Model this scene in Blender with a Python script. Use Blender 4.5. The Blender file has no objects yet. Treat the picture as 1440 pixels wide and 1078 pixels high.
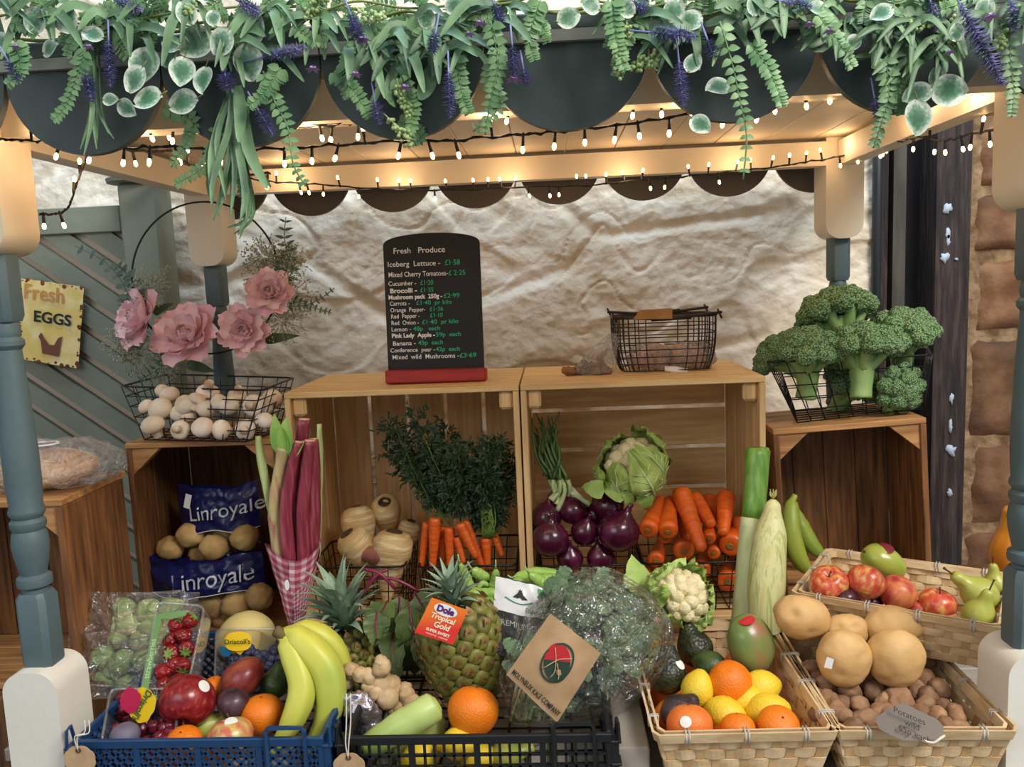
import bpy, bmesh, math, random
from mathutils import Vector as V, Matrix, Quaternion, Euler, noise
R = math.radians; PI = math.pi
random.seed(7)
scn = bpy.context.scene; COL = scn.collection

# ---------------------------------------------------------------- camera
CP = V((0.0586, -1.0407, -0.0619)); FPX = 1145.6
ya, pi_, ro = 0.0507, 0.1226, -0.0418
cf = V((-math.sin(ya)*math.cos(pi_), math.cos(ya)*math.cos(pi_), -math.sin(pi_)))
cr0 = V((math.cos(ya), math.sin(ya), 0)); cu0 = cr0.cross(cf)
cr = math.cos(ro)*cr0 + math.sin(ro)*cu0; cu = -math.sin(ro)*cr0 + math.cos(ro)*cu0
cd = bpy.data.cameras.new('camera'); cam = bpy.data.objects.new('camera', cd); COL.objects.link(cam)
m3 = Matrix((cr, cu, -cf)).transposed(); cam.matrix_world = Matrix.Translation(CP) @ m3.to_4x4()
cd.sensor_width = 36; cd.lens = FPX/1440*36; cd.clip_start = .02; scn.camera = cam

# ---------------------------------------------------------------- light
w = bpy.data.worlds.new('world'); scn.world = w; w.use_nodes = True
w.node_tree.nodes['Background'].inputs[0].default_value = (.90, .94, 1, 1)
w.node_tree.nodes['Background'].inputs[1].default_value = .30
scn.view_settings.view_transform = 'Standard'; scn.view_settings.look = 'None'
scn.view_settings.exposure = 0.22; scn.view_settings.gamma = 1; scn.view_settings.use_curve_mapping = False
def area(name, loc, target, sx, sy, power, color):
    l = bpy.data.lights.new(name, 'AREA'); l.shape = 'RECTANGLE'; l.size = sx; l.size_y = sy; l.energy = power; l.color = color
    o = bpy.data.objects.new(name, l); COL.objects.link(o); o.location = loc
    o.rotation_euler = (V(target)-V(loc)).to_track_quat('-Z', 'Y').to_euler(); return o
area('window_light', (1.75, -1.55, 1.75), (.25, .12, -.5), 1.3, 1.0, 88, (1, .96, .90))
area('front_fill', (-1.3, -2.0, .9), (-.3, .3, -.45), 1.6, 1.2, 15, (.94, .97, 1))  # fill lamp added to brighten the front, stands for no real source
area('skylight', (-.1, .15, 2.2), (-.1, .93, .1), 2.6, .8, 56, (.56, .78, 1))

def ray(px, py): return cf + (px-720)/FPX*cr - (py-539)/FPX*cu
def P(px, py, Y): d = ray(px, py); return CP + d*((Y-CP.y)/d.y)
def Pz(px, py, z): d = ray(px, py); return CP + d*((z-CP.z)/d.z)
def S(n, p): return n*((p-CP).dot(cf))/FPX

# ---------------------------------------------------------------- objects
def tag(o, label=None, cat=None, group=None, kind=None):
    if label: o['label'] = label
    if cat: o['category'] = cat
    if group: o['group'] = group
    if kind: o['kind'] = kind
    return o
def T(name, label, cat, loc=(0, 0, 0), group=None, rot=None):
    o = bpy.data.objects.new(name, None); COL.objects.link(o); o.location = loc; o.empty_display_size = .01
    if rot is not None:
        o.rotation_mode = 'QUATERNION'; o.rotation_quaternion = rot
    return tag(o, label, cat, group)
def pmat(o):
    if o.rotation_mode == 'QUATERNION': r = o.rotation_quaternion.to_matrix().to_4x4()
    else: r = o.rotation_euler.to_matrix().to_4x4()
    m = Matrix.Translation(o.location) @ r
    return m
def wmat(o):
    m = o.matrix_parent_inverse @ pmat(o) if o.parent else pmat(o)
    return wmat(o.parent) @ m if o.parent else m
def link(me, name, parent=None, world=True, loc=None, rot=None):
    o = bpy.data.objects.new(name, me); COL.objects.link(o)
    if parent:
        o.parent = parent
        if world: o.matrix_parent_inverse = wmat(parent).inverted()
    if loc is not None: o.location = loc
    if rot is not None: o.rotation_mode = 'QUATERNION'; o.rotation_quaternion = rot
    return o
def dup(root, loc, rot=None, label=None, group=None):
    def cp(o, par):
        c = o.copy(); COL.objects.link(c); c.parent = par
        for ch in list(o.children): cp(ch, c)
        return c
    c = cp(root, None); c.location = loc
    if rot is not None: c.rotation_mode = 'QUATERNION'; c.rotation_quaternion = rot
    if label: c['label'] = label
    if group: c['group'] = group
    return c

class MB:
    def __init__(s): s.v = []; s.f = []; s.m = []; s.mi = 0
    def add(s, vs, fs, M=None):
        n = len(s.v)
        s.v += [tuple(M @ V(p)) if M else tuple(p) for p in vs]
        s.f += [tuple(i+n for i in f) for f in fs]; s.m += [s.mi]*len(fs); return s
    def box(s, a, b, M=None, bev=0):
        x0, y0, z0 = a; x1, y1, z1 = b
        if bev:
            c = bev
            vs = []
            for z, q in ((z0, c), (z0+c, 0), (z1-c, 0), (z1, c)):
                vs += [(x0+c+q*0, y0+q, z), (x1-c, y0+q, z), (x1-q, y0+c, z), (x1-q, y1-c, z), (x1-c, y1-q, z), (x0+c, y1-q, z), (x0+q, y1-c, z), (x0+q, y0+c, z)]
            fs = [tuple(range(7, -1, -1)), tuple(range(24, 32))]
            for k in range(3):
                for i in range(8): j = (i+1) % 8; fs.append((k*8+i, k*8+j, k*8+8+j, k*8+8+i))
            return s.add(vs, fs, M)
        vs = [(x0, y0, z0), (x1, y0, z0), (x1, y1, z0), (x0, y1, z0), (x0, y0, z1), (x1, y0, z1), (x1, y1, z1), (x0, y1, z1)]
        return s.add(vs, [(3, 2, 1, 0), (4, 5, 6, 7), (0, 1, 5, 4), (1, 2, 6, 5), (2, 3, 7, 6), (3, 0, 4, 7)], M)
    def prism(s, pts, y0, y1, M=None):          # outline in x,z extruded along y (outline counter-clockwise seen from -y)
        n = len(pts)
        vs = [(x, y0, z) for x, z in pts] + [(x, y1, z) for x, z in pts]
        fs = [tuple(range(n)), tuple(range(2*n-1, n-1, -1))] + [(i, i+n, (i+1) % n+n, (i+1) % n) for i in range(n)]
        return s.add(vs, fs, M)
    def lathe(s, prof, n=24, M=None, amp=0, freq=20, seed=0, lobes=0, lamp=0):
        vs = []; fs = []
        for r, z in prof:
            for i in range(n):
                a = 2*PI*i/n; q = r*(1+lamp*math.cos(lobes*a)) if lobes else r
                p = V((q*math.cos(a), q*math.sin(a), z))
                if amp: p += p.normalized()*amp*noise.noise(p*freq+V((seed, seed*1.7, 0)))
                vs.append(p)
        for k in range(len(prof)-1):
            for i in range(n): j = (i+1) % n; fs.append((k*n+i, k*n+j, (k+1)*n+j, (k+1)*n+i))
        fs.append(tuple(range(n-1, -1, -1))); fs.append(tuple((len(prof)-1)*n+i for i in range(n)))
        return s.add(vs, fs, M)
    def tube(s, pts, r, n=6, M=None, closed=False, sq=1, amp=0, freq=60, roll=0):
        pts = [V(p) for p in pts]; N = len(pts)
        rs = r if isinstance(r, (list, tuple)) else [r]*N
        vs = []; fs = []; u = None
        for k in range(N):
            a = pts[k-1] if (k or closed) else pts[0]; b = pts[(k+1) % N] if (k < N-1 or closed) else pts[-1]
            t = (b-a).normalized() if (b-a).length > 1e-9 else V((0, 0, 1))
            if u is None: u = t.orthogonal().normalized()
            else: u = (u - t*u.dot(t)); u = u.normalized() if u.length > 1e-6 else t.orthogonal().normalized()
            w_ = t.cross(u)
            for i in range(n):
                an = 2*PI*(i+.5)/n+roll; d = u*math.cos(an)+w_*math.sin(an)*sq; p = pts[k]+d*rs[k]
                if amp: p += d*amp*noise.noise(p*freq)
                vs.append(p)
        for k in range(N if closed else N-1):
            k2 = (k+1) % N
            for i in range(n): j = (i+1) % n; fs.append((k*n+i, k*n+j, k2*n+j, k2*n+i))
        if not closed: fs.append(tuple(range(n-1, -1, -1))); fs.append(tuple((N-1)*n+i for i in range(n)))
        return s.add(vs, fs, M)
    def ell(s, c, rad, M=None, nu=18, nv=12, amp=0, freq=20, seed=0, rot=None, fn=None):
        c = V(c); vs = []; fs = []; rad = V(rad) if not isinstance(rad, (int, float)) else V((rad, rad, rad))
        for k in range(nv+1):
            t = PI*k/nv
            for i in range(nu):
                a = 2*PI*i/nu; d = V((math.sin(t)*math.cos(a), math.sin(t)*math.sin(a), -math.cos(t)))
                p = V((d.x*rad.x, d.y*rad.y, d.z*rad.z))
                if amp: p += d*amp*noise.fractal(p*freq+V((seed*3.1, seed, 5)), .6, 2, 3)
                if fn: p = fn(p)
                if rot is not None: p = rot @ p
                vs.append(p+c)
        for k in range(nv):
            for i in range(nu): j = (i+1) % nu; fs.append((k*nu+i, k*nu+j, (k+1)*nu+j, (k+1)*nu+i))
        return s.add(vs, fs, M)
    def grid(s, nu, nv, fn, M=None, skip=None):
        vs = [fn(i/nu, j/nv) for j in range(nv+1) for i in range(nu+1)]
        fs = [(j*(nu+1)+i, j*(nu+1)+i+1, (j+1)*(nu+1)+i+1, (j+1)*(nu+1)+i) for j in range(nv) for i in range(nu) if not (skip and skip(i, j))]
        return s.add(vs, fs, M)
    def leaf(s, b, d, L, W, up=(0, 0, 1), curl=.3, n=6, fold=.15, shape=.5, M=None, wav=0):
        b = V(b); d = V(d).normalized(); up = V(up); sd = d.cross(up)
        sd = sd.normalized() if sd.length > 1e-3 else d.orthogonal().normalized(); up = sd.cross(d).normalized()
        vs = []; p = b.copy(); dr = d.copy()
        for k in range(n+1):
            t = k/n; wd = W*.5*(math.sin(PI*min(1, t**shape*1.0))**.8 if 0 < t < 1 else .04)
            wv = wav*math.sin(k*2.4)*W
            vs += [p-sd*wd+up*(wd*fold+wv), p.copy(), p+sd*wd+up*(wd*fold-wv)]
            p = p+dr*(L/n); dr = (Matrix.Rotation(-curl/n*2, 3, sd) @ dr) if curl else dr
        fs = []
        for k in range(n):
            a = k*3; fs += [(a, a+1, a+4, a+3), (a+1, a+2, a+5, a+4)]
        return s.add(vs, fs, M)
    def mesh(s, mats, smooth=True, name='mesh', sharp=None):
        me = bpy.data.meshes.new(name); me.from_pydata(s.v, [], s.f)
        if not isinstance(mats, (list, tuple)): mats = [mats]
        for m in mats: me.materials.append(m)
        me.polygons.foreach_set('material_index', s.m)
        me.polygons.foreach_set('use_smooth', [smooth]*len(s.f)); me.update()
        if smooth and sharp: me.set_sharp_from_angle(angle=R(sharp))
        return me
    def build(s, name, mats, parent=None, smooth=True, world=True, loc=None, rot=None, sharp=None):
        return link(s.mesh(mats, smooth, name, sharp), name, parent, world, loc, rot)
def spline(pts, n):
    pts = [V(p) for p in pts]; out = []; N = len(pts)
    for k in range(n):
        t = k/(n-1)*(N-1); i = min(int(t), N-2); f = t-i
        p0 = pts[max(i-1, 0)]; p1 = pts[i]; p2 = pts[i+1]; p3 = pts[min(i+2, N-1)]
        out.append(.5*((2*p1)+(p2-p0)*f+(2*p0-5*p1+4*p2-p3)*f*f+(3*p1-3*p2+p3-p0)*f**3))
    return out
def lerps(vals, n):
    out = []
    for k in range(n):
        t = k/(n-1)*(len(vals)-1); i = min(int(t), len(vals)-2); f = t-i; f = f*f*(3-2*f); out.append(vals[i]*(1-f)+vals[i+1]*f)
    return out

# ---------------------------------------------------------------- materials
MC = {}
def lin(c): return tuple(((x/255)/12.92 if x/255 <= .04045 else ((x/255+.055)/1.055)**2.4) for x in c)+(1,)
def mat(name, c1, c2=None, sc=20, rough=.5, bump=0, bsc=None, bdist=.01, metal=0, stretch=(1, 1, 1), lo=.35, hi=.65, sss=0, coat=0,
        emit=0, c3=None, wave=None, spec=.5, rnd=0, vor=False, sheen=0, det=5, dis=0):
    if name in MC: return MC[name]
    m = bpy.data.materials.new(name); m.use_nodes = True; nt = m.node_tree; N = nt.nodes; L = nt.links; b = N['Principled BSDF']
    b.inputs['Roughness'].default_value = rough; b.inputs['Metallic'].default_value = metal; b.inputs['Specular IOR Level'].default_value = spec
    b.inputs['Coat Weight'].default_value = coat; b.inputs['Coat Roughness'].default_value = .15
    if sss: b.inputs['Subsurface Weight'].default_value = sss; b.inputs['Subsurface Radius'].default_value = (.01, .006, .003)
    if sheen: b.inputs['Sheen Weight'].default_value = sheen
    tc = N.new('ShaderNodeTexCoord'); mp = N.new('ShaderNodeMapping'); L.new(tc.outputs['Object'], mp.inputs[0]); mp.inputs['Scale'].default_value = stretch
    if rnd:
        oi = N.new('ShaderNodeObjectInfo'); L.new(oi.outputs['Random'], mp.inputs['Location'])
        vm = N.new('ShaderNodeVectorMath'); vm.operation = 'SCALE'; vm.inputs['Scale'].default_value = 7.3; L.new(oi.outputs['Random'], vm.inputs[0]); L.new(vm.outputs[0], mp.inputs['Location'])
    c1 = lin(c1); src = None
    if c2:
        c2 = lin(c2)
        if wave:
            t = N.new('ShaderNodeTexWave'); t.bands_direction = wave; t.inputs['Scale'].default_value = sc; t.inputs['Distortion'].default_value = dis or 6; t.inputs['Detail'].default_value = 3; t.inputs['Detail Scale'].default_value = 1.2
        elif vor: t = N.new('ShaderNodeTexVoronoi'); t.inputs['Scale'].default_value = sc
        else: t = N.new('ShaderNodeTexNoise'); t.inputs['Scale'].default_value = sc; t.inputs['Detail'].default_value = det
        L.new(mp.outputs[0], t.inputs['Vector'])
        rp = N.new('ShaderNodeValToRGB'); L.new(t.outputs[0], rp.inputs[0]); e = rp.color_ramp.elements
        e[0].position = lo; e[0].color = c1; e[1].position = hi; e[1].color = c2
        if c3: x = e.new((lo+hi)/2); x.color = lin(c3)
        src = rp.outputs[0]; L.new(src, b.inputs['Base Color'])
        if rnd:
            hs = N.new('ShaderNodeHueSaturation'); mr = N.new('ShaderNodeMapRange'); L.new(oi.outputs['Random'], mr.inputs[0])
            mr.inputs['To Min'].default_value = 1-rnd; mr.inputs['To Max'].default_value = 1+rnd
            L.new(mr.outputs[0], hs.inputs['Value']); L.new(src, hs.inputs['Color']); L.new(hs.outputs[0], b.inputs['Base Color'])
    else: b.inputs['Base Color'].default_value = c1
    if bump:
        t = N.new('ShaderNodeTexVoronoi' if vor else 'ShaderNodeTexNoise'); t.inputs['Scale'].default_value = bsc or sc*2
        L.new(mp.outputs[0], t.inputs['Vector'])
        if not vor: t.inputs['Detail'].default_value = 6
        bp = N.new('ShaderNodeBump'); bp.inputs['Strength'].default_value = bump; bp.inputs['Distance'].default_value = bdist
        L.new(t.outputs[0], bp.inputs['Height']); L.new(bp.outputs[0], b.inputs['Normal'])
    if emit: b.inputs['Emission Color'].default_value = c1; b.inputs['Emission Strength'].default_value = emit
    MC[name] = m; return m
def clear(name, tint=(1, 1, 1), amount=.12, rough=.08, bump=0, bsc=30, haze=0, hz=(235, 240, 245)):
    if name in MC: return MC[name]
    m = bpy.data.materials.new(name); m.use_nodes = True; nt = m.node_tree; N = nt.nodes; L = nt.links
    for n in list(N):
        if n.type != 'OUTPUT_MATERIAL': N.remove(n)
    out = [n for n in N if n.type == 'OUTPUT_MATERIAL'][0]
    tr = N.new('ShaderNodeBsdfTransparent'); tr.inputs[0].default_value = (*tint, 1)
    gl = N.new('ShaderNodeBsdfGlossy'); gl.inputs['Roughness'].default_value = rough
    df = N.new('ShaderNodeBsdfDiffuse'); df.inputs[0].default_value = lin(hz)
    lw = N.new('ShaderNodeLayerWeight'); lw.inputs[0].default_value = .35
    mth = N.new('ShaderNodeMath'); mth.operation = 'MULTIPLY_ADD'; mth.inputs[1].default_value = .55; mth.inputs[2].default_value = amount
    mx = N.new('ShaderNodeMixShader'); mx2 = N.new('ShaderNodeMixShader'); mx2.inputs[0].default_value = haze
    L.new(lw.outputs['Facing'], mth.inputs[0]); L.new(mth.outputs[0], mx.inputs[0]); L.new(tr.outputs[0], mx.inputs[1]); L.new(gl.outputs[0], mx.inputs[2])
    L.new(mx.outputs[0], mx2.inputs[1]); L.new(df.outputs[0], mx2.inputs[2]); L.new(mx2.outputs[0], out.inputs[0])
    if bump:
        tc = N.new('ShaderNodeTexCoord'); t = N.new('ShaderNodeTexNoise'); t.inputs['Scale'].default_value = bsc; t.inputs['Detail'].default_value = 3; t.inputs['Distortion'].default_value = 1.5
        L.new(tc.outputs['Object'], t.inputs['Vector']); bp = N.new('ShaderNodeBump'); bp.inputs['Strength'].default_value = bump; bp.inputs['Distance'].default_value = .02
        L.new(t.outputs[0], bp.inputs['Height'])
        for s_ in (gl, df, lw): L.new(bp.outputs[0], s_.inputs['Normal'])
    MC[name] = m; return m
def wood(name, a, b, axis='z', sc=1, rough=.6):
    st = {'x': (1.2, 14, 14), 'y': (14, 1.2, 14), 'z': (14, 14, 1.2)}[axis]
    return mat(name, a, b, sc=6*sc, rough=rough, bump=.25, bsc=14*sc, bdist=.004, stretch=st, lo=.3, hi=.7, rnd=.10)

M_sage = mat('sage_paint', (130, 134, 117), (114, 120, 104), sc=6, rough=.6, bump=.1, bsc=60)
M_blue = mat('blue_grey_paint', (84, 104, 108), (74, 94, 98), sc=5, rough=.55, bump=.08, bsc=80)
M_slate = mat('dark_slate_paint', (58, 72, 68), (50, 63, 60), sc=5, rough=.6, bump=.06, bsc=90)
M_brownsc = mat('brown_grey_paint', (92, 82, 72), (80, 72, 64), sc=5, rough=.6)
M_cream = mat('cream_paint', (222, 212, 190), (212, 200, 176), sc=4, rough=.5, bump=.05, bsc=60, stretch=(1, 1, .2))
M_white = mat('white_paint', (228, 225, 214), (218, 215, 204), sc=4, rough=.5, bump=.06, bsc=60)
M_plank = mat('roof_plank_paint', (226, 212, 186), (214, 196, 166), sc=3, rough=.6, bump=.08, bsc=30, stretch=(1, .2, 1), rnd=.03)
M_ledge = mat('ledge_paint', (150, 150, 140), (128, 128, 118), sc=20, rough=.6)
M_black = mat('black_wire', (22, 22, 24), rough=.4, metal=.3)
M_dwire = mat('grey_wire', (60, 54, 50), rough=.5, metal=.6)
W_pinev = wood('pine_vertical', (236, 200, 144), (200, 160, 106), 'z')
W_pinex = wood('pine_lengthwise', (244, 210, 148), (212, 172, 112), 'x')
W_piney = wood('pine_crosswise', (240, 204, 144), (206, 166, 108), 'y')
W_oldv = wood('old_wood_vertical', (142, 94, 52), (74, 46, 26), 'z', 1.2)
W_oldx = wood('old_wood_lengthwise', (196, 146, 90), (140, 96, 56), 'x')
W_oldy = wood('old_wood_crosswise', (156, 108, 62), (104, 68, 38), 'y')
W_darkv = wood('dark_wood_vertical', (104, 72, 46), (60, 40, 26), 'z')
M_paper = mat('white_paper', (232, 232, 230), rough=.5)
M_kraft = mat('kraft_paper', (196, 164, 126), (180, 148, 112), sc=60, rough=.8)
M_twine = mat('twine', (220, 212, 196), rough=.9)
M_ink = mat('black_ink', (26, 28, 28), rough=.7)

def txt(s, size, m, parent, fn, name='lettering', align='CENTER', bold=0, shear=0, sx=1, spacing=1, fitw=None):
    cu_ = bpy.data.curves.new('lettering', 'FONT'); cu_.body = s; cu_.size = size; cu_.align_x = align; cu_.align_y = 'CENTER'
    cu_.shear = shear; cu_.offset = bold; cu_.resolution_u = 3; cu_.space_character = spacing
    o = bpy.data.objects.new('lettering', cu_); me = bpy.data.meshes.new_from_object(o); bpy.data.objects.remove(o)
    if fitw: mxx = max(v.co.x for v in me.vertices); mnx = min(v.co.x for v in me.vertices); sx = fitw/(mxx-mnx)
    for v in me.vertices: v.co = fn(v.co.x*sx, v.co.y)
    me.materials.clear(); me.materials.append(m); me.update()
    return link(me, name, parent)
def plane(o, ux, uy): o = V(o); ux = V(ux).normalized(); uy = V(uy).normalized(); return lambda a, b: o+ux*a+uy*b
def sticker(parent, c, nrm, r, m=None, name='sticker', sx=1, curve=0):
    c = V(c); nrm = V(nrm).normalized(); u = nrm.cross(V((0, 0, 1)))
    u = u.normalized() if u.length > .1 else V((1, 0, 0)); v = u.cross(nrm)
    b = MB(); n = 16; vs = [c+nrm*(.0012)]
    for ring, q in ((.5, .25), (1, 1)):
        vs += [c+nrm*(.0012-curve*q)+(u*math.cos(2*PI*i/n)*sx+v*math.sin(2*PI*i/n))*r*ring for i in range(n)]
    fs = [(0, 1+i, 1+(i+1) % n) for i in range(n)]+[(1+i, 1+n+i, 1+n+(i+1) % n, 1+(i+1) % n) for i in range(n)]
    b.add(vs, fs); return b.build(name, m or M_paper, parent)

# ================================================================ SETTING
M_wall = mat('whitewash', (232, 220, 200), (200, 180, 150), sc=6, rough=.8, bump=.8, bsc=38, bdist=.007, lo=.35, hi=.75)
def wall_h(x, z):
    p = V((x*2.1, z*3.4, 1.3)); d = noise.voronoi(p, distance_metric='DISTANCE')[0]
    e = min(1, (d[1]-d[0])*8)                      # joint between the big rough stones
    q = V((x*6, z*7, 7)); n1 = noise.fractal(q*.8, 1.1, 2, 6)
    h = .009*e*e*(3-2*e) + .011*n1 + .0030*noise.ridged_multi_fractal(V((x*11, z*13, 3)), .9, 2.1, 4, 1, 2) + .0022*noise.fractal(V((x*24, z*28, 2)), .8, 2, 4)
    wv = noise.noise(V((x*8, z*8, 0)))
    c = abs(noise.noise(V((x*2.6+wv*.25, z*6+wv*.7, 11)))); c2 = abs(noise.noise(V((x*5+wv*.4, z*3+wv*.3, 31))))
    m1 = max(0, noise.noise(V((x*3, z*3, 50)))+.15)
    pl = max(0, noise.noise(V((x*3.3, z*4.2, 21)))-.12)          # flaked-off plaster with a sharp lip
    return h - .015*m1*max(0, 1-c*40) - .012*m1*max(0, 1-c2*40) - (.006 if pl > 0 else 0)*min(1, pl*40)
b = MB(); b.grid(520, 330, lambda u, v: (-1.75+u*2.58, .965-wall_h(-1.75+u*2.58, -.55+v*1.35), -.55+v*1.35)); b.grid(20, 4, lambda u, v: (-1.75+u*2.58, .962, -1.6+v*1.06)); b.grid(120, 60, lambda u, v: (-1.75+u*2.58, .965-wall_h(-1.75+u*2.58, .80+v*1.0), .80+v*1.0)); b.grid(60, 150, lambda u, v: (-3.2+u*1.45, .965-wall_h(-3.2+u*1.45, -1.6+v*3.4), -1.6+v*3.4))
tag(b.build('wall_rear', M_wall), kind='structure')
b = MB(); b.box((-3, -2.6, -1.62), (3, 1.2, -1.6)); tag(b.build('floor', mat('stone_floor', (120, 112, 102), (96, 90, 84), sc=4, rough=.8), smooth=False), kind='structure')
M_timber = mat('dark_old_timber', (78, 62, 56), (34, 26, 26), sc=14, rough=.75, bump=.9, bsc=30, bdist=.008, stretch=(6, 6, .5), c3=(52, 40, 38))
M_mortar = mat('pale_mortar', (166, 138, 104), (112, 84, 58), sc=30, rough=.9, bump=.8, bsc=50, bdist=.008)
M_stone = mat('brown_stone', (146, 110, 78), (84, 60, 42), sc=9, rough=.85, bump=.6, bsc=28, bdist=.008, c3=(116, 78, 50), rnd=.18)
# right of the whitewash: pipe, dark recess, timber post, stone wall
b = MB(); b.box((.82, .94, -.9), (1.9, 1.30, 1.1)); 
rec = MB(); rec.box((.80, 1.02, -.9), (.98, 1.06, 1.1)); tag(rec.build('wall_recess', mat('recess_dark', (30, 27, 26), (18, 16, 16), sc=6, rough=.8), smooth=False), kind='structure')
def rough_post(name, x0, x1, y0, y1, amp, m, n=60):
    b = MB(); per = [(x0, y0), ((x0+x1)/2, y0), (x1, y0), (x1, y1), (x0, y1)]
    def f(u, v):
        k = u*6; i = int(k) % 6; seq = [(x0, y1), (x0, y0), (x0+(x1-x0)*.33, y0), (x0+(x1-x0)*.66, y0), (x1, y0), (x1, y1), (x0, y1)]
        a = seq[min(i, 5)]; c = seq[min(i, 5)+1]; q = k-int(k); x = a[0]+(c[0]-a[0])*q; y = a[1]+(c[1]-a[1])*q; z = -.9+v*2
        if u > .999: x, y = seq[0]
        nn = noise.noise(V((x*25, y*25, z*3)))*amp
        return (x+nn*.6, y+nn, z)
    b.grid(12, n, f); return b.build(name, m, sharp=40)
tag(rough_post('trim_1', .962, 1.04, .93, 1.02, .006, M_timber), kind='structure')
tag(rough_post('trim_2', .845, .868, .97, 1.02, .006, M_timber), kind='structure')
tag(rough_post('trim_3', .888, .918, .99, 1.03, .006, mat('grey_old_timber', (84, 80, 72), (60, 56, 50), sc=8, rough=.8, stretch=(4, 4, .6))), kind='structure')
b = MB(); b.tube([(.832, .945, -.9), (.832, .945, 1.1)], .011, 12); tag(b.build('drain_pipe', mat('black_pipe', (40, 44, 48), rough=.4)), 'black vertical pipe at the edge of the whitewashed wall', 'pipe')
b = MB(); b.grid(20, 90, lambda u, v: (1.035+u*.62, .965-.008*noise.noise(V((u*12, v*40, 3))), -.9+v*2)); wr = b.build('wall_right', M_mortar); tag(wr, kind='structure')
rows = [(-.90, -.72), (-.705, -.50), (-.485, -.24), (-.225, -.055), (-.035, .10), (.115, .26), (.27, .42), (.435, .6), (.61, .82), (.83, 1.0)]
k = 0
for r_, (z0, z1) in enumerate(rows):
    x = 1.062+.012*(r_ % 2)
    while x < 1.62:
        wd = random.uniform(.16, .30); x1 = min(x+wd, 1.66)
        def f(u, v, x=x, x1=x1, z0=z0, z1=z1, r_=r_):
            e = min(u, 1-u, v, 1-v); q = min(1, e/.07); q = math.sqrt(1-(1-q)**2)
            nn = noise.noise(V((x*9+u*3, r_*4.1, v*3)))
            return (x+(x1-x)*u+.006*noise.noise(V((v*5, r_, x))), .972-.022*q-.012*nn*q, z0+(z1-z0)*v+.005*noise.noise(V((u*6, r_*2, 9))))
        b = MB(); b.grid(10, 10, f); b.build('stone', M_stone, wr); x = x1+random.uniform(.012, .02)
# flecks of pale paint on the timber
for px, py, rr in ((1333, 293, 8), (1328, 363, 9), (1338, 633, 9), (1336, 692, 6), (1334, 340, 4), (1346, 364, 3), (1338, 560, 4), (1337, 600, 4), (1333, 330, 4)):
    p = P(px, py, .925); b = MB(); n = 14
    rad = [S(rr, p)*(.45+.75*random.random()) for _ in range(n)]
    el = 2.4 if rr == 4 else 1
    b.add([p]+[(p.x+rad[i]*math.cos(2*PI*i/n)*.8, p.y, p.z+rad[i]*el*math.sin(2*PI*i/n)) for i in range(n)]+[(p.x+rad[i]*math.cos(2*PI*i/n)*.8, p.y+.008, p.z+rad[i]*el*math.sin(2*PI*i/n)) for i in range(n)],
          [(0, 1+i, 1+(i+1) % n) for i in range(n)]+[(1+i, 1+n+i, 1+n+(i+1) % n, 1+(i+1) % n) for i in range(n)])
    b.build('paint_fleck', mat('blue_white_paint', (176, 190, 204), rough=.7), bpy.data.objects['trim_1'])

# ================================================================ MARKET STALL
W2 = .658; DY = .698; A = .0375
stall = T('market_stall', 'wooden market stall with cream posts, grey-blue turned spindles and dark scalloped canopy', 'market stall', (0, 0, -.78))
def arch(cx, z0, z1, hw, up):                       # board outline with one rounded end
    pts = []; rr = .030; n = 8
    if up:
        pts = [(cx-hw, z0), (cx+hw, z0)]
        for i in range(n+1): a = PI/2*i/n; pts.append((cx+hw-rr+rr*math.cos(a), z1-rr+rr*math.sin(a)))
        for i in range(n+1): a = PI/2+PI/2*i/n; pts.append((cx-hw+rr+rr*math.cos(a), z1-rr+rr*math.sin(a)))
    else:
        for i in range(n+1): a = PI+PI/2*i/n; pts.append((cx-hw+rr+rr*math.cos(a), z0+rr+rr*math.sin(a)))
        for i in range(n+1): a = 1.5*PI+PI/2*i/n; pts.append((cx+hw-rr+rr*math.cos(a), z0+rr+rr*math.sin(a)))
        pts += [(cx+hw, z1), (cx-hw, z1)]
    return pts
def spindle(M=None):
    b = MB()
    def oct_(z0, z1, r, c=.008):
        b.lathe([(r*.86, z0), (r, z0+.012), (r, z1-.012), (r*.86, z1)], 8, Matrix.Rotation(R(22.5), 4, 'Z'))
    def sq(z0, z1, h):
        c = .007; o = [(h-c, -h), (h, -h+c), (h, h-c), (h-c, h), (-h+c, h), (-h, h-c), (-h, -h+c), (-h+c, -h)]
        for (q, z) in (): pass
        vs = []
        for q, z in ((.86, z0), (1, z0+.008), (1, z1-.008), (.8, z1)): vs += [(x*q, y*q, z) for x, y in o]
        fs = [tuple(range(7, -1, -1)), tuple(range(24, 32))]+[(k*8+i, k*8+(i+1) % 8, k*8+8+(i+1) % 8, k*8+8+i) for k in range(3) for i in range(8)]
        b.add(vs, fs)
    sq(-.56, -.452, .021); sq(-.085, .01, .020)
    prof = [(.0165, -.454), (.0165, -.447), (.0215, -.443), (.0225, -.437), (.0215, -.431), (.0165, -.427), (.018, -.42), (.022, -.40), (.0235, -.385), (.022, -.372), (.0195, -.366), (.0225, -.360),
            (.0225, -.354), (.0185, -.349), (.0225, -.343), (.0225, -.338), (.0205, -.333), (.0225, -.30), (.0225, -.26), (.0205, -.20), (.0175, -.14), (.0165, -.122), (.021, -.116), (.021, -.110), (.0165, -.105), (.0185, -.097), (.0165, -.088), (.0155, -.083)]
    b.lathe(prof, 28); return b.mesh(M_blue, True, sharp=35)
spm = spindle()
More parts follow.
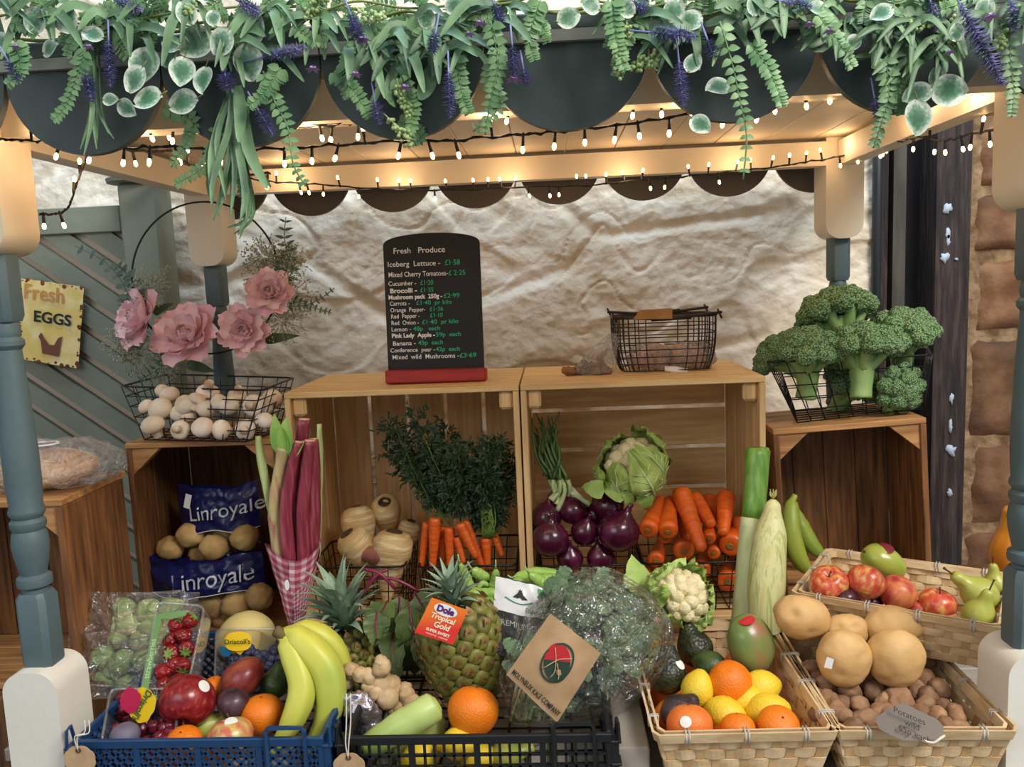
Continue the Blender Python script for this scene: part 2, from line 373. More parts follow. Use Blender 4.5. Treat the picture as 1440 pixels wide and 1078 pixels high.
for sx in (-1, 1):
    for y in (0, DY):
        po = T('post', None, None, (sx*W2, y, -.6)); po.parent = stall; po.matrix_parent_inverse = wmat(stall).inverted()
        del_ = MB()
        del_.prism(arch(sx*W2, 0, .20, A, False), y-A, y+A); del_.build('post_block', M_cream, po, sharp=35)
        lo = MB(); lo.prism(arch(sx*W2, -1.598, -.553, A, True), y-A, y+A); lo.build('post_base', M_white, po, sharp=35)
        link(spm, 'spindle', po, loc=None); o = po.children[-1]
        o.matrix_parent_inverse = wmat(po).inverted() @ Matrix.Translation((sx*W2, y, 0))
b = MB(); b.box((-W2+A, DY-A-.004, .145), (W2-A, DY-A+.03, .192)); b.build('roof_beam', M_cream, stall, smooth=False)
b = MB(); b.box((-W2+A, -.02, .145), (W2-A, .02, .192)); b.build('roof_beam', M_cream, stall, smooth=False)
for sx in (-1, 1):
    b = MB(); b.box((sx*(W2+.002)-.018, A+.002, .145), (sx*(W2+.002)+.018, DY-A-.006, .192)); b.build('roof_beam', M_cream, stall, smooth=False)
for i in range(16):
    x0 = -.8+i*.1; b = MB(); b.box((x0+.0008, -.085, .201), (x0+.0992, .775, .214), bev=.0012); b.build('roof_plank', M_plank, stall, smooth=False)
def scallop(cx, y, m, r=.0915, top=.20, th=.010, name='canopy_scallop'):
    b = MB(); n = 26; zc = top-.001
    pts = [(cx-r, top+.004)] + [(cx+r*math.cos(PI+PI*i/n), zc+.0-.094*abs(math.sin(PI*i/n))**.93) for i in range(n+1)] + [(cx+r, top+.004)]
    b.prism(pts, y, y+th); return b.build(name, m, stall, sharp=30)
for i in range(8):
    cx = -.65+i*.184
    scallop(cx, -.097, M_slate)
    scallop(cx+.002, .785, M_brownsc, name='rear_scallop')
for a_, c_ in ((-.78, -.19), (-.188, .20), (.202, .80)):
    b = MB(); b.box((a_, -.104, .200), (c_, -.086, .2125)); b.build('canopy_ledge', M_ledge, stall, smooth=False)
b = MB(); b.box((-.78, -.1, .2125), (.80, -.088, .232), bev=.002); b.build('canopy_fascia', M_slate, stall, smooth=False)
b = MB(); b.box((-.78, .776, .19), (.80, .80, .22)); b.build('rear_fascia', M_slate, stall, smooth=False)
M_cnt = mat('counter_paint', (176, 170, 158), (156, 150, 140), sc=6, rough=.6, bump=.1, bsc=50, stretch=(.3, 3, 1))
for i in range(5):
    y0 = -.115+i*.102; b = MB(); b.box((-.80, y0, -.757), (.80, y0+.1, -.736), bev=.002)
    if i != 1: b.build('counter_board', M_cnt, stall, smooth=False)
    else:
        b = MB(); b.box((-W2+A+.002, y0, -.757), (W2-A-.002, y0+.1, -.736), bev=.002); b.build('counter_board', M_cnt, stall, smooth=False)
W_step = wood('step_board', (150, 108, 70), (104, 72, 46), 'x')
b = MB(); b.box((-.95, .385, -.735), (.80, .66, -.702), bev=.002); b.build('step_board', W_step, stall, smooth=False)
b = MB(); b.box((-.60, .66, -.735), (.60, .90, -.702), bev=.002); b.build('step_board', W_step, stall, smooth=False)
b = MB(); b.box((-.80, -.115, -1.40), (.80, -.10, -.760)); b.build('counter_apron', M_sage, stall, smooth=False)

# ================================================================ GATE WITH SIGN
gate = T('garden_gate', 'sage green gate with diagonal slats and round-capped post by the wall', 'gate', (-1.1, .85, -.8))
def clip(poly, ax, lim, keep_less):
    out = []; n = len(poly)
    for i in range(n):
        a, c = poly[i], poly[(i+1) % n]; ia = (a[ax] <= lim) == keep_less; ic = (c[ax] <= lim) == keep_less
        if ia: out.append(a)
        if ia != ic: t = (lim-a[ax])/(c[ax]-a[ax]); out.append((a[0]+(c[0]-a[0])*t, a[1]+(c[1]-a[1])*t))
    return out
gx0, gx1 = -1.50, P(182, 400, .86).x; gzt = P(110, 292, .86).z
sl = -.74; nrm = math.hypot(1, sl)
for i in range(22):
    c0 = gzt+.06-i*.0745+1.50*0; z_at = lambda x, o: c0+.35+o+sl*(x-gx0)
    wv = .051
    poly = [(gx0-.1, z_at(gx0-.1, -wv)), (gx1+.1, z_at(gx1+.1, -wv)), (gx1+.1, z_at(gx1+.1, 0)), (gx0-.1, z_at(gx0-.1, 0))]
    for ax, lim, kl in ((0, gx0, False), (0, gx1, True), (1, gzt-.055, True), (1, -.85, False)):
        poly = clip(poly, ax, lim, kl)
        if len(poly) < 3: break
    if len(poly) < 3: continue
    b = MB(); b.prism(poly, .855, .872); b.build('gate_slat', M_sage, gate, smooth=False)
b = MB(); b.box((gx0, .845, gzt-.06), (gx1, .88, gzt), bev=.002); b.build('gate_rail', M_sage, gate, smooth=False)
b = MB(); b.box((gx0, .8735, -.85), (gx1, .880, gzt-.03)); b.build('added_gap_backing', mat('gap_backing_pale', (206, 188, 170), (190, 172, 152), sc=6, rough=.7), gate, smooth=False)  # pale board added close behind the slats so gaps look like lit wall
pz = P(205, 258, .83).z; px_ = P(205, 300, .83).x
b = MB(); b.box((px_-.048, .80, -.9), (px_+.042, .88, pz), bev=.006); b.build('gate_post', M_sage, gate, smooth=False)
b = MB(); b.lathe([(.06, pz), (.072, pz+.002), (.074, pz+.010), (.066, pz+.016), (.02, pz+.019)], 32, Matrix.Translation((px_-.01, .84, 0))); b.build('post_cap', M_sage, gate, sharp=40)
# enamel egg sign
sgn = T('egg_sign', 'rusty yellow metal sign reading Fresh EGGS with a hen', 'sign', P(70, 520, .842))
M_sg = mat('sign_yellow', (226, 196, 108), (236, 214, 150), sc=26, rough=.55, lo=.4, hi=.6, bump=.1, bsc=60)
sp = [P(30, 391, .838), P(118, 403, .838), P(110, 518, .838), P(27, 504, .838)]
def sq_(u, v): a = sp[0].lerp(sp[1], u); c = sp[3].lerp(sp[2], u); return a.lerp(c, v)
def sgf(u, v, dy=0):
    wob = .02*noise.noise(V((u*9, v*9, 3)))
    uu = u+(wob if u in (0, 1) or 1 else 0)*.6; vv = v+wob*.6; p = sq_(uu, vv); return (p.x, p.y+dy-.003*math.sin(u*PI), p.z)
b = MB(); b.grid(24, 30, lambda u, v: sgf(u, v)); b.build('sign_plate', M_sg, sgn)
b = MB(); b.grid(24, 30, lambda u, v: sgf(1-u, v, .002)); b.build('sign_back', mat('rust', (132, 66, 34), (96, 48, 26), sc=30, rough=.8), sgn)
b = MB()
for i in range(60):                                 # rust bitten into the edge
    t = random.random(); side = i % 4; e = random.random()*.035
    u, v = ((t, e), (1-e, t), (t, 1-e), (e, t))[side]; p = V(sgf(u, v)); r0 = random.uniform(.0008, .004)
    if random.random() < .3 and side != 3: u = min(1, max(0, u)); r0 = .0055
    b.ell((p.x, p.y-.0002, p.z), (r0, .0006, r0*random.uniform(.5, 1.3)), nu=9, nv=4)
tag(b.build('rust', MC['rust'], sgn), kind='stuff')
def sfn(u0, v0):
    o = V(sgf(u0, v0)); ex = (sp[1]-sp[0]).normalized(); ey = (sp[0]-sp[3]).normalized()
    return lambda a, c: o+ex*a+ey*c+V((0, -.0035, 0))
txt('Fresh', .050, mat('sign_ochre', (196, 138, 70), rough=.6), sgn, sfn(.40, .16), bold=.0008, sx=.9)
txt('EGGS', .036, M_ink, sgn, sfn(.55, .44), bold=.001, sx=1.05)
b = MB(); hp = [(-.5, .1), (-.42, -.45), (.35, -.5), (.42, .05), (.5, .45), (.3, .35), (.12, .0), (-.1, -.02), (-.32, .22), (-.5, .5), (-.62, .3)]
f = sfn(.56, .76); b.add([f(x*.052, z*.052) for x, z in hp], [(0, 1, 2, 3, 6, 7, 8), (3, 4, 5, 6), (8, 9, 10, 0)]); b.build('hen_print', mat('sign_brown', (112, 62, 44), rough=.6), sgn)

# ================================================================ CRATES
def crate(name, label, x0, x1, y0, y1, z0, z1, Wx, Wy, Wz, th=.011, back='v', nb=5, gap=.009, sideh=True, ntop=3, blocks='sq', Wb=None):
    t = T(name, label, 'crate', ((x0+x1)/2, (y0+y1)/2, z0), 'wooden produce crates')
    g = .0015
    def boards(tag_, a, c, axis, n, W, gp):
        L = c[axis]-a[axis]; s = (L+gp)/n
        for i in range(n):
            aa = list(a); cc = list(c); aa[axis] = a[axis]+i*s; cc[axis] = a[axis]+i*s+s-gp
            b = MB(); b.box(aa, cc, bev=.0012); b.build(tag_, W, t, smooth=False)
    boards('top_board', (x0, y0, z1-th), (x1, y1, z1), 1, ntop, Wx, g*1.2)
    boards('bottom_board', (x0, y0, z0), (x1, y1, z0+th), 1, ntop, Wx, g)
    for xa, xb in ((x0, x0+th), (x1-th, x1)):
        boards('side_board', (xa, y0, z0+th+.0006), (xb, y1-th, z1-th-.0006), 1 if sideh else 2, 3 if sideh else 4, Wz if sideh else Wy, g)
    if back == 'v': boards('back_board', (x0+th+.0006, y1-th, z0+th+.0006), (x1-th-.0006, y1-.001, z1-th-.0006), 0, nb, Wb or Wz, gap)
    else: boards('back_board', (x0+th+.0006, y1-th, z0+th+.0006), (x1-th-.0006, y1-.001, z1-th-.0006), 2, nb, Wb or Wx, gap)
    for sx, xx in ((1, x0+th), (-1, x1-th)):
        if blocks == 'sq':
            b = MB(); b.box((min(xx, xx+sx*.026), y0+.008, z1-th-.035), (max(xx, xx+sx*.026), y0+.026, z1-th-.0006), bev=.005); b.build('corner_block', Wz, t, smooth=False)
        else:
            b = MB(); q = .048; pts = [(xx, z1-th-q), (xx+sx*q*1.1, z1-th-.0006), (xx, z1-th-.0006)]
            if sx < 0: pts.reverse()
            b.prism(pts, y0+.004, y0+.022); b.build('corner_block', Wx, t, smooth=False)
    return t
crate('pine_crate', 'pale pine crate on its side holding parsnips and bunched carrots', -.436, -.004, .42, .72, -.700, -.245, W_pinex, W_piney, W_pinev, back='v', nb=5)
crate('pine_crate', 'pale pine crate on its side holding red onions and loose carrots', -.001, .437, .42, .72, -.700, -.245, W_pinex, W_piney, W_pinev, back='h', nb=5)
crate('old_crate', 'brown wooden crate holding potato bags, wire basket of mushrooms on top', -.722, -.440, .38, .62, -.700, -.322, W_oldx, W_oldy, W_oldv, back='v', nb=4, gap=.002, blocks='tri', th=.010)
cr3 = crate('old_crate', 'tilted brown wooden crate under the basket of broccoli', .480, .752, .45, .635, -.675, -.345, W_oldx, W_oldy, W_oldv, back='v', nb=4, gap=.001, blocks='tri', th=.011)
cr3.rotation_euler = (0, R(-3.2), R(-2)); cr3.location.z += .004
c5 = P(85, 702, .12)
cr5 = crate('old_crate', 'brown wooden crate at left edge with a wrapped loaf on top', c5.x-.30, c5.x, .12, .31, c5.z-.30, c5.z, W_oldx, W_oldy, W_oldv, back='v', nb=4, gap=.002, blocks='tri', th=.011, sideh=True)

b = MB(); b.box((c5.x-.34, .10, -1.599), (c5.x+.02, .34, c5.z-.302), bev=.004); tag(b.build('wooden_stand', W_oldv, smooth=False), 'plain brown wooden stand under the crate at the left edge', 'stand')

# ================================================================ BASKETS
def wire_basket(name, label, rim, bot, nx, ny, nz, m=M_black, r=.0011, rr=.0022, parent=None, bulge=0, group='wire baskets of produce', handle=False):
    rim = [V(p) for p in rim]; bot = [V(p) for p in bot]
    t = T(name, label, 'basket', (bot[0]+bot[2])/2, group) if parent is None else parent
    b = MB(); pts = []
    for i in range(4):
        a, c = rim[i], rim[(i+1) % 4]
        pts += [a.lerp(c, .04), a.lerp(c, .5), a.lerp(c, .96)]
    b.tube(pts, rr, 8, closed=True); b.build('rim', m, t)
    b = MB()
    n = [nx, ny, nx, ny]
    for s in range(4):
        a0, a1 = rim[s], rim[(s+1) % 4]; b0, b1 = bot[s], bot[(s+1) % 4]; out = ((a0+a1)/2-(rim[0]+rim[2])/2); out.z = 0; out.normalize()
        for i in range(n[s]+1):
            u = (i+.02)/(n[s]+.04); A0 = a0.lerp(a1, u); B0 = b0.lerp(b1, u)
            b.tube([A0.lerp(B0, k/4)+out*bulge*math.sin(PI*k/4) for k in range(5)], r, 4)
        for k in range(1, nz+1):
            v = k/nz; b.tube([a0.lerp(b0, v)+out*bulge*math.sin(PI*v)*0, (a0.lerp(b0, v)+a1.lerp(b1, v))/2+out*bulge*math.sin(PI*v), a1.lerp(b1, v)], r, 4)
    b.build('wire_grid', m, t)
    b = MB()
    for i in range(nx+1): u = i/nx; b.tube([bot[0].lerp(bot[1], u), bot[3].lerp(bot[2], u)], r, 4)
    for i in range(ny+1): u = i/ny; b.tube([bot[0].lerp(bot[3], u), bot[1].lerp(bot[2], u)], r, 4)
    b.build('wire_base', m, t)
    return t
def rect(x0, x1, y0, y1, z, d=0): return [(x0+d, y0+d, z), (x1-d, y0+d, z), (x1-d, y1-d, z), (x0+d, y1-d, z)]
# mushrooms
zr = -.236
mush_rim = [Pz(170, 543, zr), Pz(367, 549, zr), Pz(413, 531, zr), Pz(236, 526, zr)]
zb_ = -.3175
mush_bot = [Pz(203, 618, zb_), Pz(346, 621, zb_), Pz(392, 606, zb_), Pz(250, 600, zb_)]
wire_basket('wire_basket', 'black wire basket full of white mushrooms', mush_rim, mush_bot, 9, 5, 5, rr=.0019)
zb_ = -.336; Yb = .47
wire_basket('wire_basket', 'black wire basket piled with broccoli heads', [P(1079, 509, Yb), P(1311, 499, Yb), P(1304, 488, .62), P(1090, 498, .62)],
            [P(1121, 594, Yb+.01), P(1300, 574, Yb+.01), P(1290, 564, .60), P(1118, 578, .60)], 9, 5, 5, rr=.0022)
# inside the crates
wire_basket('wire_basket', 'black wire basket of parsnips inside the pine crate', rect(-.418, -.235, .435, .60, -.585), rect(-.405, -.245, .445, .59, -.686), 6, 5, 4)
wire_basket('wire_basket', 'black wire basket of bunched carrots inside the pine crate', rect(-.208, -.022, .435, .62, -.588), rect(-.20, -.032, .445, .61, -.686), 7, 6, 4)
wire_basket('wire_basket', 'black wire basket of red onions inside the pine crate', rect(.016, .208, .435, .62, -.592), rect(.024, .200, .445, .61, -.686), 7, 6, 4)
wire_basket('wire_basket', 'black wire basket of loose carrots inside the pine crate', rect(.216, .408, .435, .62, -.592), rect(.224, .400, .445, .61, -.686), 7, 6, 4)
# rusty oval basket on top of the crate with garlic
Yg = .52; g0 = P(864, 448, Yg); g1 = P(1012, 448, Yg); gb = -.243
gt = T('wire_basket', 'grey rusty wire basket holding netted garlic bags on the pine crate', 'basket', ((g0.x+g1.x)/2, Yg+.07, gb), 'wire baskets of produce')
gcx = (g0.x+g1.x)/2; gw = (g1.x-g0.x)/2; gzt = g0.z
def gp_(a, v):        # superellipse ring
    ca, sa = math.cos(a), math.sin(a); q = .38
    k = 1-.14*v**3; return V((gcx+gw*k*abs(ca)**q*(1 if ca > 0 else -1), Yg+.065+.065*k*abs(sa)**q*(1 if sa > 0 else -1), gzt+(gb-gzt+.002)*(v**.9)))
b = MB()
for i in range(34): b.tube([gp_(2*PI*i/34, k/7) for k in range(8)], .0011, 4)
for k in range(1, 8): b.tube([gp_(2*PI*i/40+.01, k/7) for i in range(40)], .0011, 4, closed=True)
for i in range(9): x = gcx-gw*.8+gw*1.6*i/8; b.tube([(x, Yg+.008, gb+.002), (x, Yg+.122, gb+.002)], .001, 4)
b.build('wire_grid', M_dwire, gt)
b = MB(); b.tube([gp_(2*PI*i/40+.01, 0) for i in range(40)], .003, 6, closed=True); b.build('rim', M_dwire, gt)
for dy, dz in ((-.001, -.001), (.132, .004)):
    b = MB(); b.tube([(g0.x-.004, Yg+dy, gzt+.004+dz), (gcx-.03, Yg+dy-.003, gzt-.002+dz), (gcx+.04, Yg+dy-.003, gzt+dz), (g1.x+.004, Yg+dy, gzt+.006+dz)], .0028, 6)
    b.tube([(gcx-.03, Yg+dy-.003, gzt-.002+dz), (gcx+.045, Yg+dy-.003, gzt+dz)], .0052, 10)
    for x in (g0.x, g1.x): b.tube([(x-.004, Yg+dy, gzt+.012+dz), (x+.004, Yg+dy, gzt-.006+dz)], .002, 5)
    b.build('handle', M_dwire, gt)
b = MB(); q = [P(890, 449, Yg-.012), P(946, 448, Yg-.012), P(945, 433, Yg-.006), P(900, 436, Yg-.006)]
b.add(q+[p+V((0, .003, 0)) for p in q], [(0, 1, 2, 3), (7, 6, 5, 4), (0, 4, 5, 1), (1, 5, 6, 2), (2, 6, 7, 3), (3, 7, 4, 0)])
b.build('cardboard_label', mat('cardboard', (176, 128, 72), (160, 112, 60), sc=40, rough=.8), gt, smooth=False)

# wicker trays
M_wick = mat('wicker_strip', (222, 198, 158), (196, 164, 118), sc=22, rough=.6, bump=.2, bsc=120, bdist=.002, stretch=(1, 1, 3), rnd=.06)
M_wickd = mat('wicker_stake', (206, 174, 128), (178, 142, 96), sc=30, rough=.6)
M_tie = mat('raffia_tie', (188, 184, 176), rough=.6)
def tray(label, cx, cy, zr, w, d, h, rz, taper=.022, rx=0):
    t = T('wicker_tray', label, 'basket', (cx, cy, zr-h), 'wicker trays of produce'); hw, hd = w/2, d/2
    t.rotation_euler = (rx, 0, rz)
    def rp(v, off=0):   # corners at height fraction v (1 = rim)
        k = taper*(1-v); return [(-hw+k-off, -hd+k-off, v*h), (hw-k+off, -hd+k-off, v*h), (hw-k+off, hd-k+off, v*h), (-hw+k-off, hd-k+off, v*h)]
    def ringpt(u, v, off):          # u in 0..4
        c = rp(v, off); i = int(u) % 4; f = u-int(u); a, q = V(c[i]), V(c[(i+1) % 4])
        p = a.lerp(q, f)
        return p
    nst = 44; bt = MB(); nrow = 5
    for r_ in range(nrow):
        z0 = .03+r_*(.86/nrow); z1 = z0+.86/nrow*.93; vs = []; fs = []; n = nst*3
        for i in range(n):
            u = 4*i/n; ph = PI*(i/3)+PI*r_; off = .0022*math.sin(ph)
            p0 = ringpt(u, z0, off-.0009); p1 = ringpt(u, z1, off-.0009); p2 = ringpt(u, z1, off+.0009); p3 = ringpt(u, z0, off+.0009)
            vs += [p0, p1, p2, p3]
        for i in range(n):
            j = (i+1) % n
            for k in range(4): fs.append((i*4+k, i*4+(k+1) % 4, j*4+(k+1) % 4, j*4+k))
        b = MB(); b.add(vs, fs); b.build('woven_strip', M_wick, t, world=False, smooth=False)
    b = MB()
    for i in range(nst):
        u = 4*(i+.5)/nst; a, c, e = ringpt(u, .0, 0), ringpt(u, .5, 0), ringpt(u, .95, 0)
        tg = (ringpt(u+.01, .5, 0)-c).normalized() if int(u+.01) == int(u) else (c-ringpt(u-.01, .5, 0)).normalized(); nn = tg.cross(V((0, 0, 1)))
        wd = .0052
        for p, q in ((a, c), (c, e)): b.add([p-tg*wd-nn*.0006, p+tg*wd-nn*.0006, q+tg*wd-nn*.0006, q-tg*wd-nn*.0006, p-tg*wd+nn*.0006, p+tg*wd+nn*.0006, q+tg*wd+nn*.0006, q-tg*wd+nn*.0006], [(0, 1, 2, 3), (7, 6, 5, 4), (0, 3, 7, 4), (1, 5, 6, 2)])
    b.build('stakes', M_wickd, t, world=False, smooth=False)
    for off, nm in ((.0042, 'rim_band'), (-.0042, 'rim_band')):
        b = MB(); vs = []
        for v in (.86, 1.0):
            for e in (-.0016, .0016):
                for i in range(4):
                    c = rp(v, off+e); a, q = V(c[i]), V(c[(i+1) % 4]); vs += [a.lerp(q, .03), a.lerp(q, .97)]
        fs = []
        for i in range(8):
            j = (i+1) % 8; fs += [(i, j, 16+j, 16+i), (8+i, 24+i, 24+j, 8+j), (16+i, 16+j, 24+j, 24+i), (i, 8+i, 8+j, j)]
        b.add(vs, fs); b.build(nm, M_wick, t, world=False, smooth=False)
    b = MB()
    tb = MB(); tb.tube([(-.0065, 0), ] and [(0, -.0062, -.007), (0, -.0066, .007), (0, .0066, .007), (0, .0062, -.007)], .0012, 5, closed=True)
    tm = tb.mesh(M_tie)
    for s in range(4):
        L = w if s % 2 == 0 else d; k = max(2, round(L/.075))
        for i in range(k):
            for dd in (-.0022, .0022):
                u = (i+.5)/k; c = rp(.93, 0); p = V(c[s]).lerp(V(c[(s+1) % 4]), u); o = link(tm, 'rim_tie', t, False)
                o.location = p+V((dd if s % 2 == 0 else 0, dd if s % 2 else 0, 0)); o.rotation_euler = (0, 0, s*PI/2)
    b = MB(); c = rp(0)
    for i in range(12):
        x0 = c[0][0]+(c[1][0]-c[0][0])*i/12; x1 = x0+(c[1][0]-c[0][0])/12-.001; b.box((x0, c[0][1], 0), (x1, c[2][1], .0018+.0008*(i % 2)))
    b.build('woven_base', M_wick, t, world=False, smooth=False)
    return t
TR1 = tray('wicker tray of lemons, oranges and avocados with a mango at the back', .284, .105, -.635, .226, .335, .092, R(1.0))
TR2 = tray('wicker tray of potatoes with a grey handwritten label on its rim', .512, .105, -.635, .214, .335, .092, R(-1.5))
TR3 = tray('wicker tray of apples, pears and a mango in front of the tilted crate', .596, .212, -.552, .275, .225, .072, R(-31), taper=.016, rx=0)

# ================================================================ PLASTIC CRATES
M_bp = mat('blue_plastic', (24, 62, 104), rough=.35)
M_kp = mat('black_plastic', (20, 24, 28), rough=.4)
def pcrate(label, x0, x1, y0, y1, z0, z1, m, diag):
    t = T('plastic_crate', label, 'crate', ((x0+x1)/2, (y0+y1)/2, z0), 'plastic crates of fruit')
    h = z1-z0
    def wall(o, ux, L, nrm, lo):
        o = V(o); ux = V(ux); nrm = V(nrm); b = MB(); top = z1-.012 - (0 if not lo else 0)
        def bar(a, c, wd=.0017, dp=.002):
            a2 = o+ux*a[0]+V((0, 0, a[1])); c2 = o+ux*c[0]+V((0, 0, c[1])); d = (c2-a2).normalized(); s = d.cross(nrm)*wd; q = nrm*dp
            b.add([a2-s-q, a2+s-q, a2+s+q, a2-s+q, c2-s-q, c2+s-q, c2+s+q, c2-s+q], [(0, 1, 2, 3), (7, 6, 5, 4), (0, 4, 5, 1), (1, 5, 6, 2), (2, 6, 7, 3), (3, 7, 4, 0)])
        H = h-.012; npn = 4; pw = L/npn
        for k in range(npn):
            xa = k*pw+.004; xb = (k+1)*pw-.004
            if diag:
                st = .0155; n = int((pw+H)/st)+1
                for i in range(n+1):
                    s = xa+i*st
                    # rising and falling diagonals clipped to the panel
                    a = (max(xa, s-H), 0); z_a = 0 if s-H >= xa else 0
                    p0x, p0z = s, 0
                    for sg in (1, -1):
                        ax, az = s, 0.0; bx, bz = s-H, H
                        if ax > xb: az = ax-xb; ax = xb
                        if bx < xa: bz = H-(xa-bx); bx = xa
                        if bz <= az: continue
                        if sg == 1: bar((ax, az), (bx, bz))
                        else: bar((xa+xb-ax, az), (xa+xb-bx, bz))
            else:
                nx = max(3, int(pw/.0135)); nz = int(H/.0135)
                for i in range(1, nx): x = xa+(xb-xa)*i/nx; bar((x, 0), (x, H))
                for i in range(1, nz): z = H*i/nz; bar((xa, z), (xb, z))
        pass
        b.build('lattice_wall', m, t, smooth=False)
        for k in range(npn+1):
            b = MB(); x = k*pw; c = o+ux*x; b.box((-.004, -.003, 0), (.004, .003, H), Matrix.Translation(c) @ Matrix(((ux.x, nrm.x, 0, 0), (ux.y, nrm.y, 0, 0), (0, 0, 1, 0), (0, 0, 0, 1))))
            b.build('wall_rib', m, t, smooth=False)
    for o, ux, L, nn in (((x0, y0, z0), (1, 0, 0), x1-x0, (0, -1, 0)), ((x1, y0, z0), (0, 1, 0), y1-y0, (1, 0, 0)), ((x1, y1, z0), (-1, 0, 0), x1-x0, (0, 1, 0)), ((x0, y1, z0), (0, -1, 0), y1-y0, (-1, 0, 0))): wall(o, ux, L, nn, False)
    b = MB()
    for zz0, zz1, e in ((z1-.012, z1, .004), (z0, z0+.006, .003)):
        b.box((x0-e, y0-e, zz0), (x1+e, y0+.003, zz1), bev=.0012); b.box((x0-e, y1-.003, zz0), (x1+e, y1+e, zz1), bev=.0012)
        b.box((x0-e, y0+.003, zz0), (x0+.003, y1-.003, zz1), bev=.0012); b.box((x1-.003, y0+.003, zz0), (x1+e, y1-.003, zz1), bev=.0012)
    b.build('rim', m, t, smooth=False)
    b = MB()
    n = 11
    for i in range(n): b.tube([(x0+(x1-x0)*(i+.5)/n, y0, z0+.002), (x0+(x1-x0)*(i+.5)/n, y1, z0+.002)], .002, 4)
    for i in range(n): b.tube([(x0, y0+(y1-y0)*(i+.5)/n, z0+.002), (x1, y0+(y1-y0)*(i+.5)/n, z0+.002)], .002, 4)
    b.build('crate_floor', m, t)
    for sx, x in ((-1, x0), (1, x1)):      # raised corner lugs with slots, ribs below
        for y in (y0+.012, y1-.012):
            b = MB(); q = sx*.016
            b.box((min(x, x+q), y-.016, z1-.014), (max(x, x+q), y+.016, z1-.010), bev=.001)
            b.box((min(x, x+q), y-.016, z1-.045), (max(x, x+q), y+.016, z1-.041), bev=.001)
            b.box((min(x, x+q), y-.016, z1-.075), (max(x, x+q), y+.016, z1-.071), bev=.001)
            b.box((min(x-sx*.004, x+q*.8), y-.014, z0), (max(x-sx*.004, x+q*.8), y+.014, z1-.014))
            b.tube([(x+q*.8, y-.014, z1-.012), (x+q*.75, y-.011, z1+.012), (x+q*.7, y-.002, z1+.014), (x+q*.7, y+.004, z1-.012)], .0028, 4)
            b.build('corner_lug', m, t, smooth=False)
    b = MB(); xc = x1-.045
    b.tube([(xc-.026, y0-.006, z1-.060), (xc-.026, y0-.006, z1+.010), (xc-.022, y0-.006, z1+.016), (xc+.022, y0-.006, z1+.016), (xc+.026, y0-.006, z1+.010), (xc+.026, y0-.006, z1-.060)], .0032, 4); b.build('handle', m, t, smooth=False)
    return t
pcrate('blue plastic lattice crate of mixed fruit and bananas', -.592, -.262, -.052, .285, -.732, -.640, M_bp, True)
pcrate('black plastic mesh crate of pineapples, ginger and a kale bag', -.228, .114, -.052, .285, -.732, -.640, M_kp, False)

# ================================================================ CHALKBOARD
cb = T('chalkboard', 'arched black chalkboard price list on a red base', 'chalkboard', P(613, 537, .50))
Yc = .505; cl, crr, bl, br_ = P(538, 346, Yc+.02), P(675, 341, Yc+.02), P(546, 520, Yc), P(681, 516, Yc)
ex = (br_-bl).normalized(); ez = ((cl-bl).normalized()+(crr-br_).normalized()).normalized(); wB = (br_-bl).length; hB = (cl-bl).length
ey = ez.cross(ex)*-1; o0 = bl.copy()
pts = [(0, -.004), (wB, -.004), (wB, hB)] + [(wB/2+wB/2*math.cos(PI*i/20)*1, hB+.022*math.sin(PI*i/20)**.8) for i in range(1, 20)] + [(0, hB)]
mm = Matrix((ex, -ey*-1, ez)).transposed().to_4x4()
mm = Matrix.Translation(o0) @ Matrix(((ex.x, ez.cross(ex).x, ez.x, 0), (ex.y, ez.cross(ex).y, ez.y, 0), (ex.z, ez.cross(ex).z, ez.z, 0), (0, 0, 0, 1)))
b = MB(); b.prism(pts, 0, .006, mm); b.build('board', mat('chalkboard_black', (26, 27, 28), (36, 38, 38), sc=10, rough=.7), cb, smooth=False)
b = MB(); b.box((-.003, -.018, -.026), (wB+.004, .022, -.0005), mm, bev=.0025); b.build('base', mat('red_stain', (176, 40, 28), (146, 28, 20), sc=14, rough=.5, stretch=(1, 8, 8)), cb, smooth=False)
M_chalk = mat('white_chalk', (246, 246, 242), rough=.9); M_gchalk = mat('green_chalk', (60, 196, 140), rough=.9)
sc_ = wB/590.0                                      # board drawing units: 590 wide, from the close view
lines = [(185, 'Fresh   Produce', '', 305, 620, 0, 0, 46), (265, 'Iceberg  Lettuce -', '£1·58', 270, 590, 620, 712, 42), (328, 'Mixed Cherry Tomatoes-', '£ 2·25', 275, 638, 642, 745, 40), (382, 'Cucumber -', '£1·20', 275, 445, 470, 550, 36),
 (426, 'Brocolli -', '£1·35', 285, 450, 470, 550, 36), (465, 'Mushroom pack  250g -', '£2·99', 275, 605, 612, 710, 34), (503, 'Carrots -', '£1·40  pr kilo', 283, 405, 445, 662, 34), (543, 'Orange  Pepper-', '£1·36', 287, 500, 527, 610, 34),
 (581, 'Red  Pepper -', '£1·10', 290, 465, 530, 607, 34), (621, 'Red  Onion -', '£1·40  pr kilo', 292, 460, 480, 703, 34), (660, 'Lemon -', '48p   each', 292, 412, 428, 592, 34), (699, 'Pink Lady  Apple -', '59p  each', 295, 560, 566, 718, 34),
 (746, 'Banana -', '45p  each', 300, 440, 458, 610, 34), (788, 'Conference  pear -', '42p  each', 285, 560, 566, 713, 33), (830, 'Mixed  wild  Mushrooms -', '£3·69', 297, 705, 710, 812, 36)]
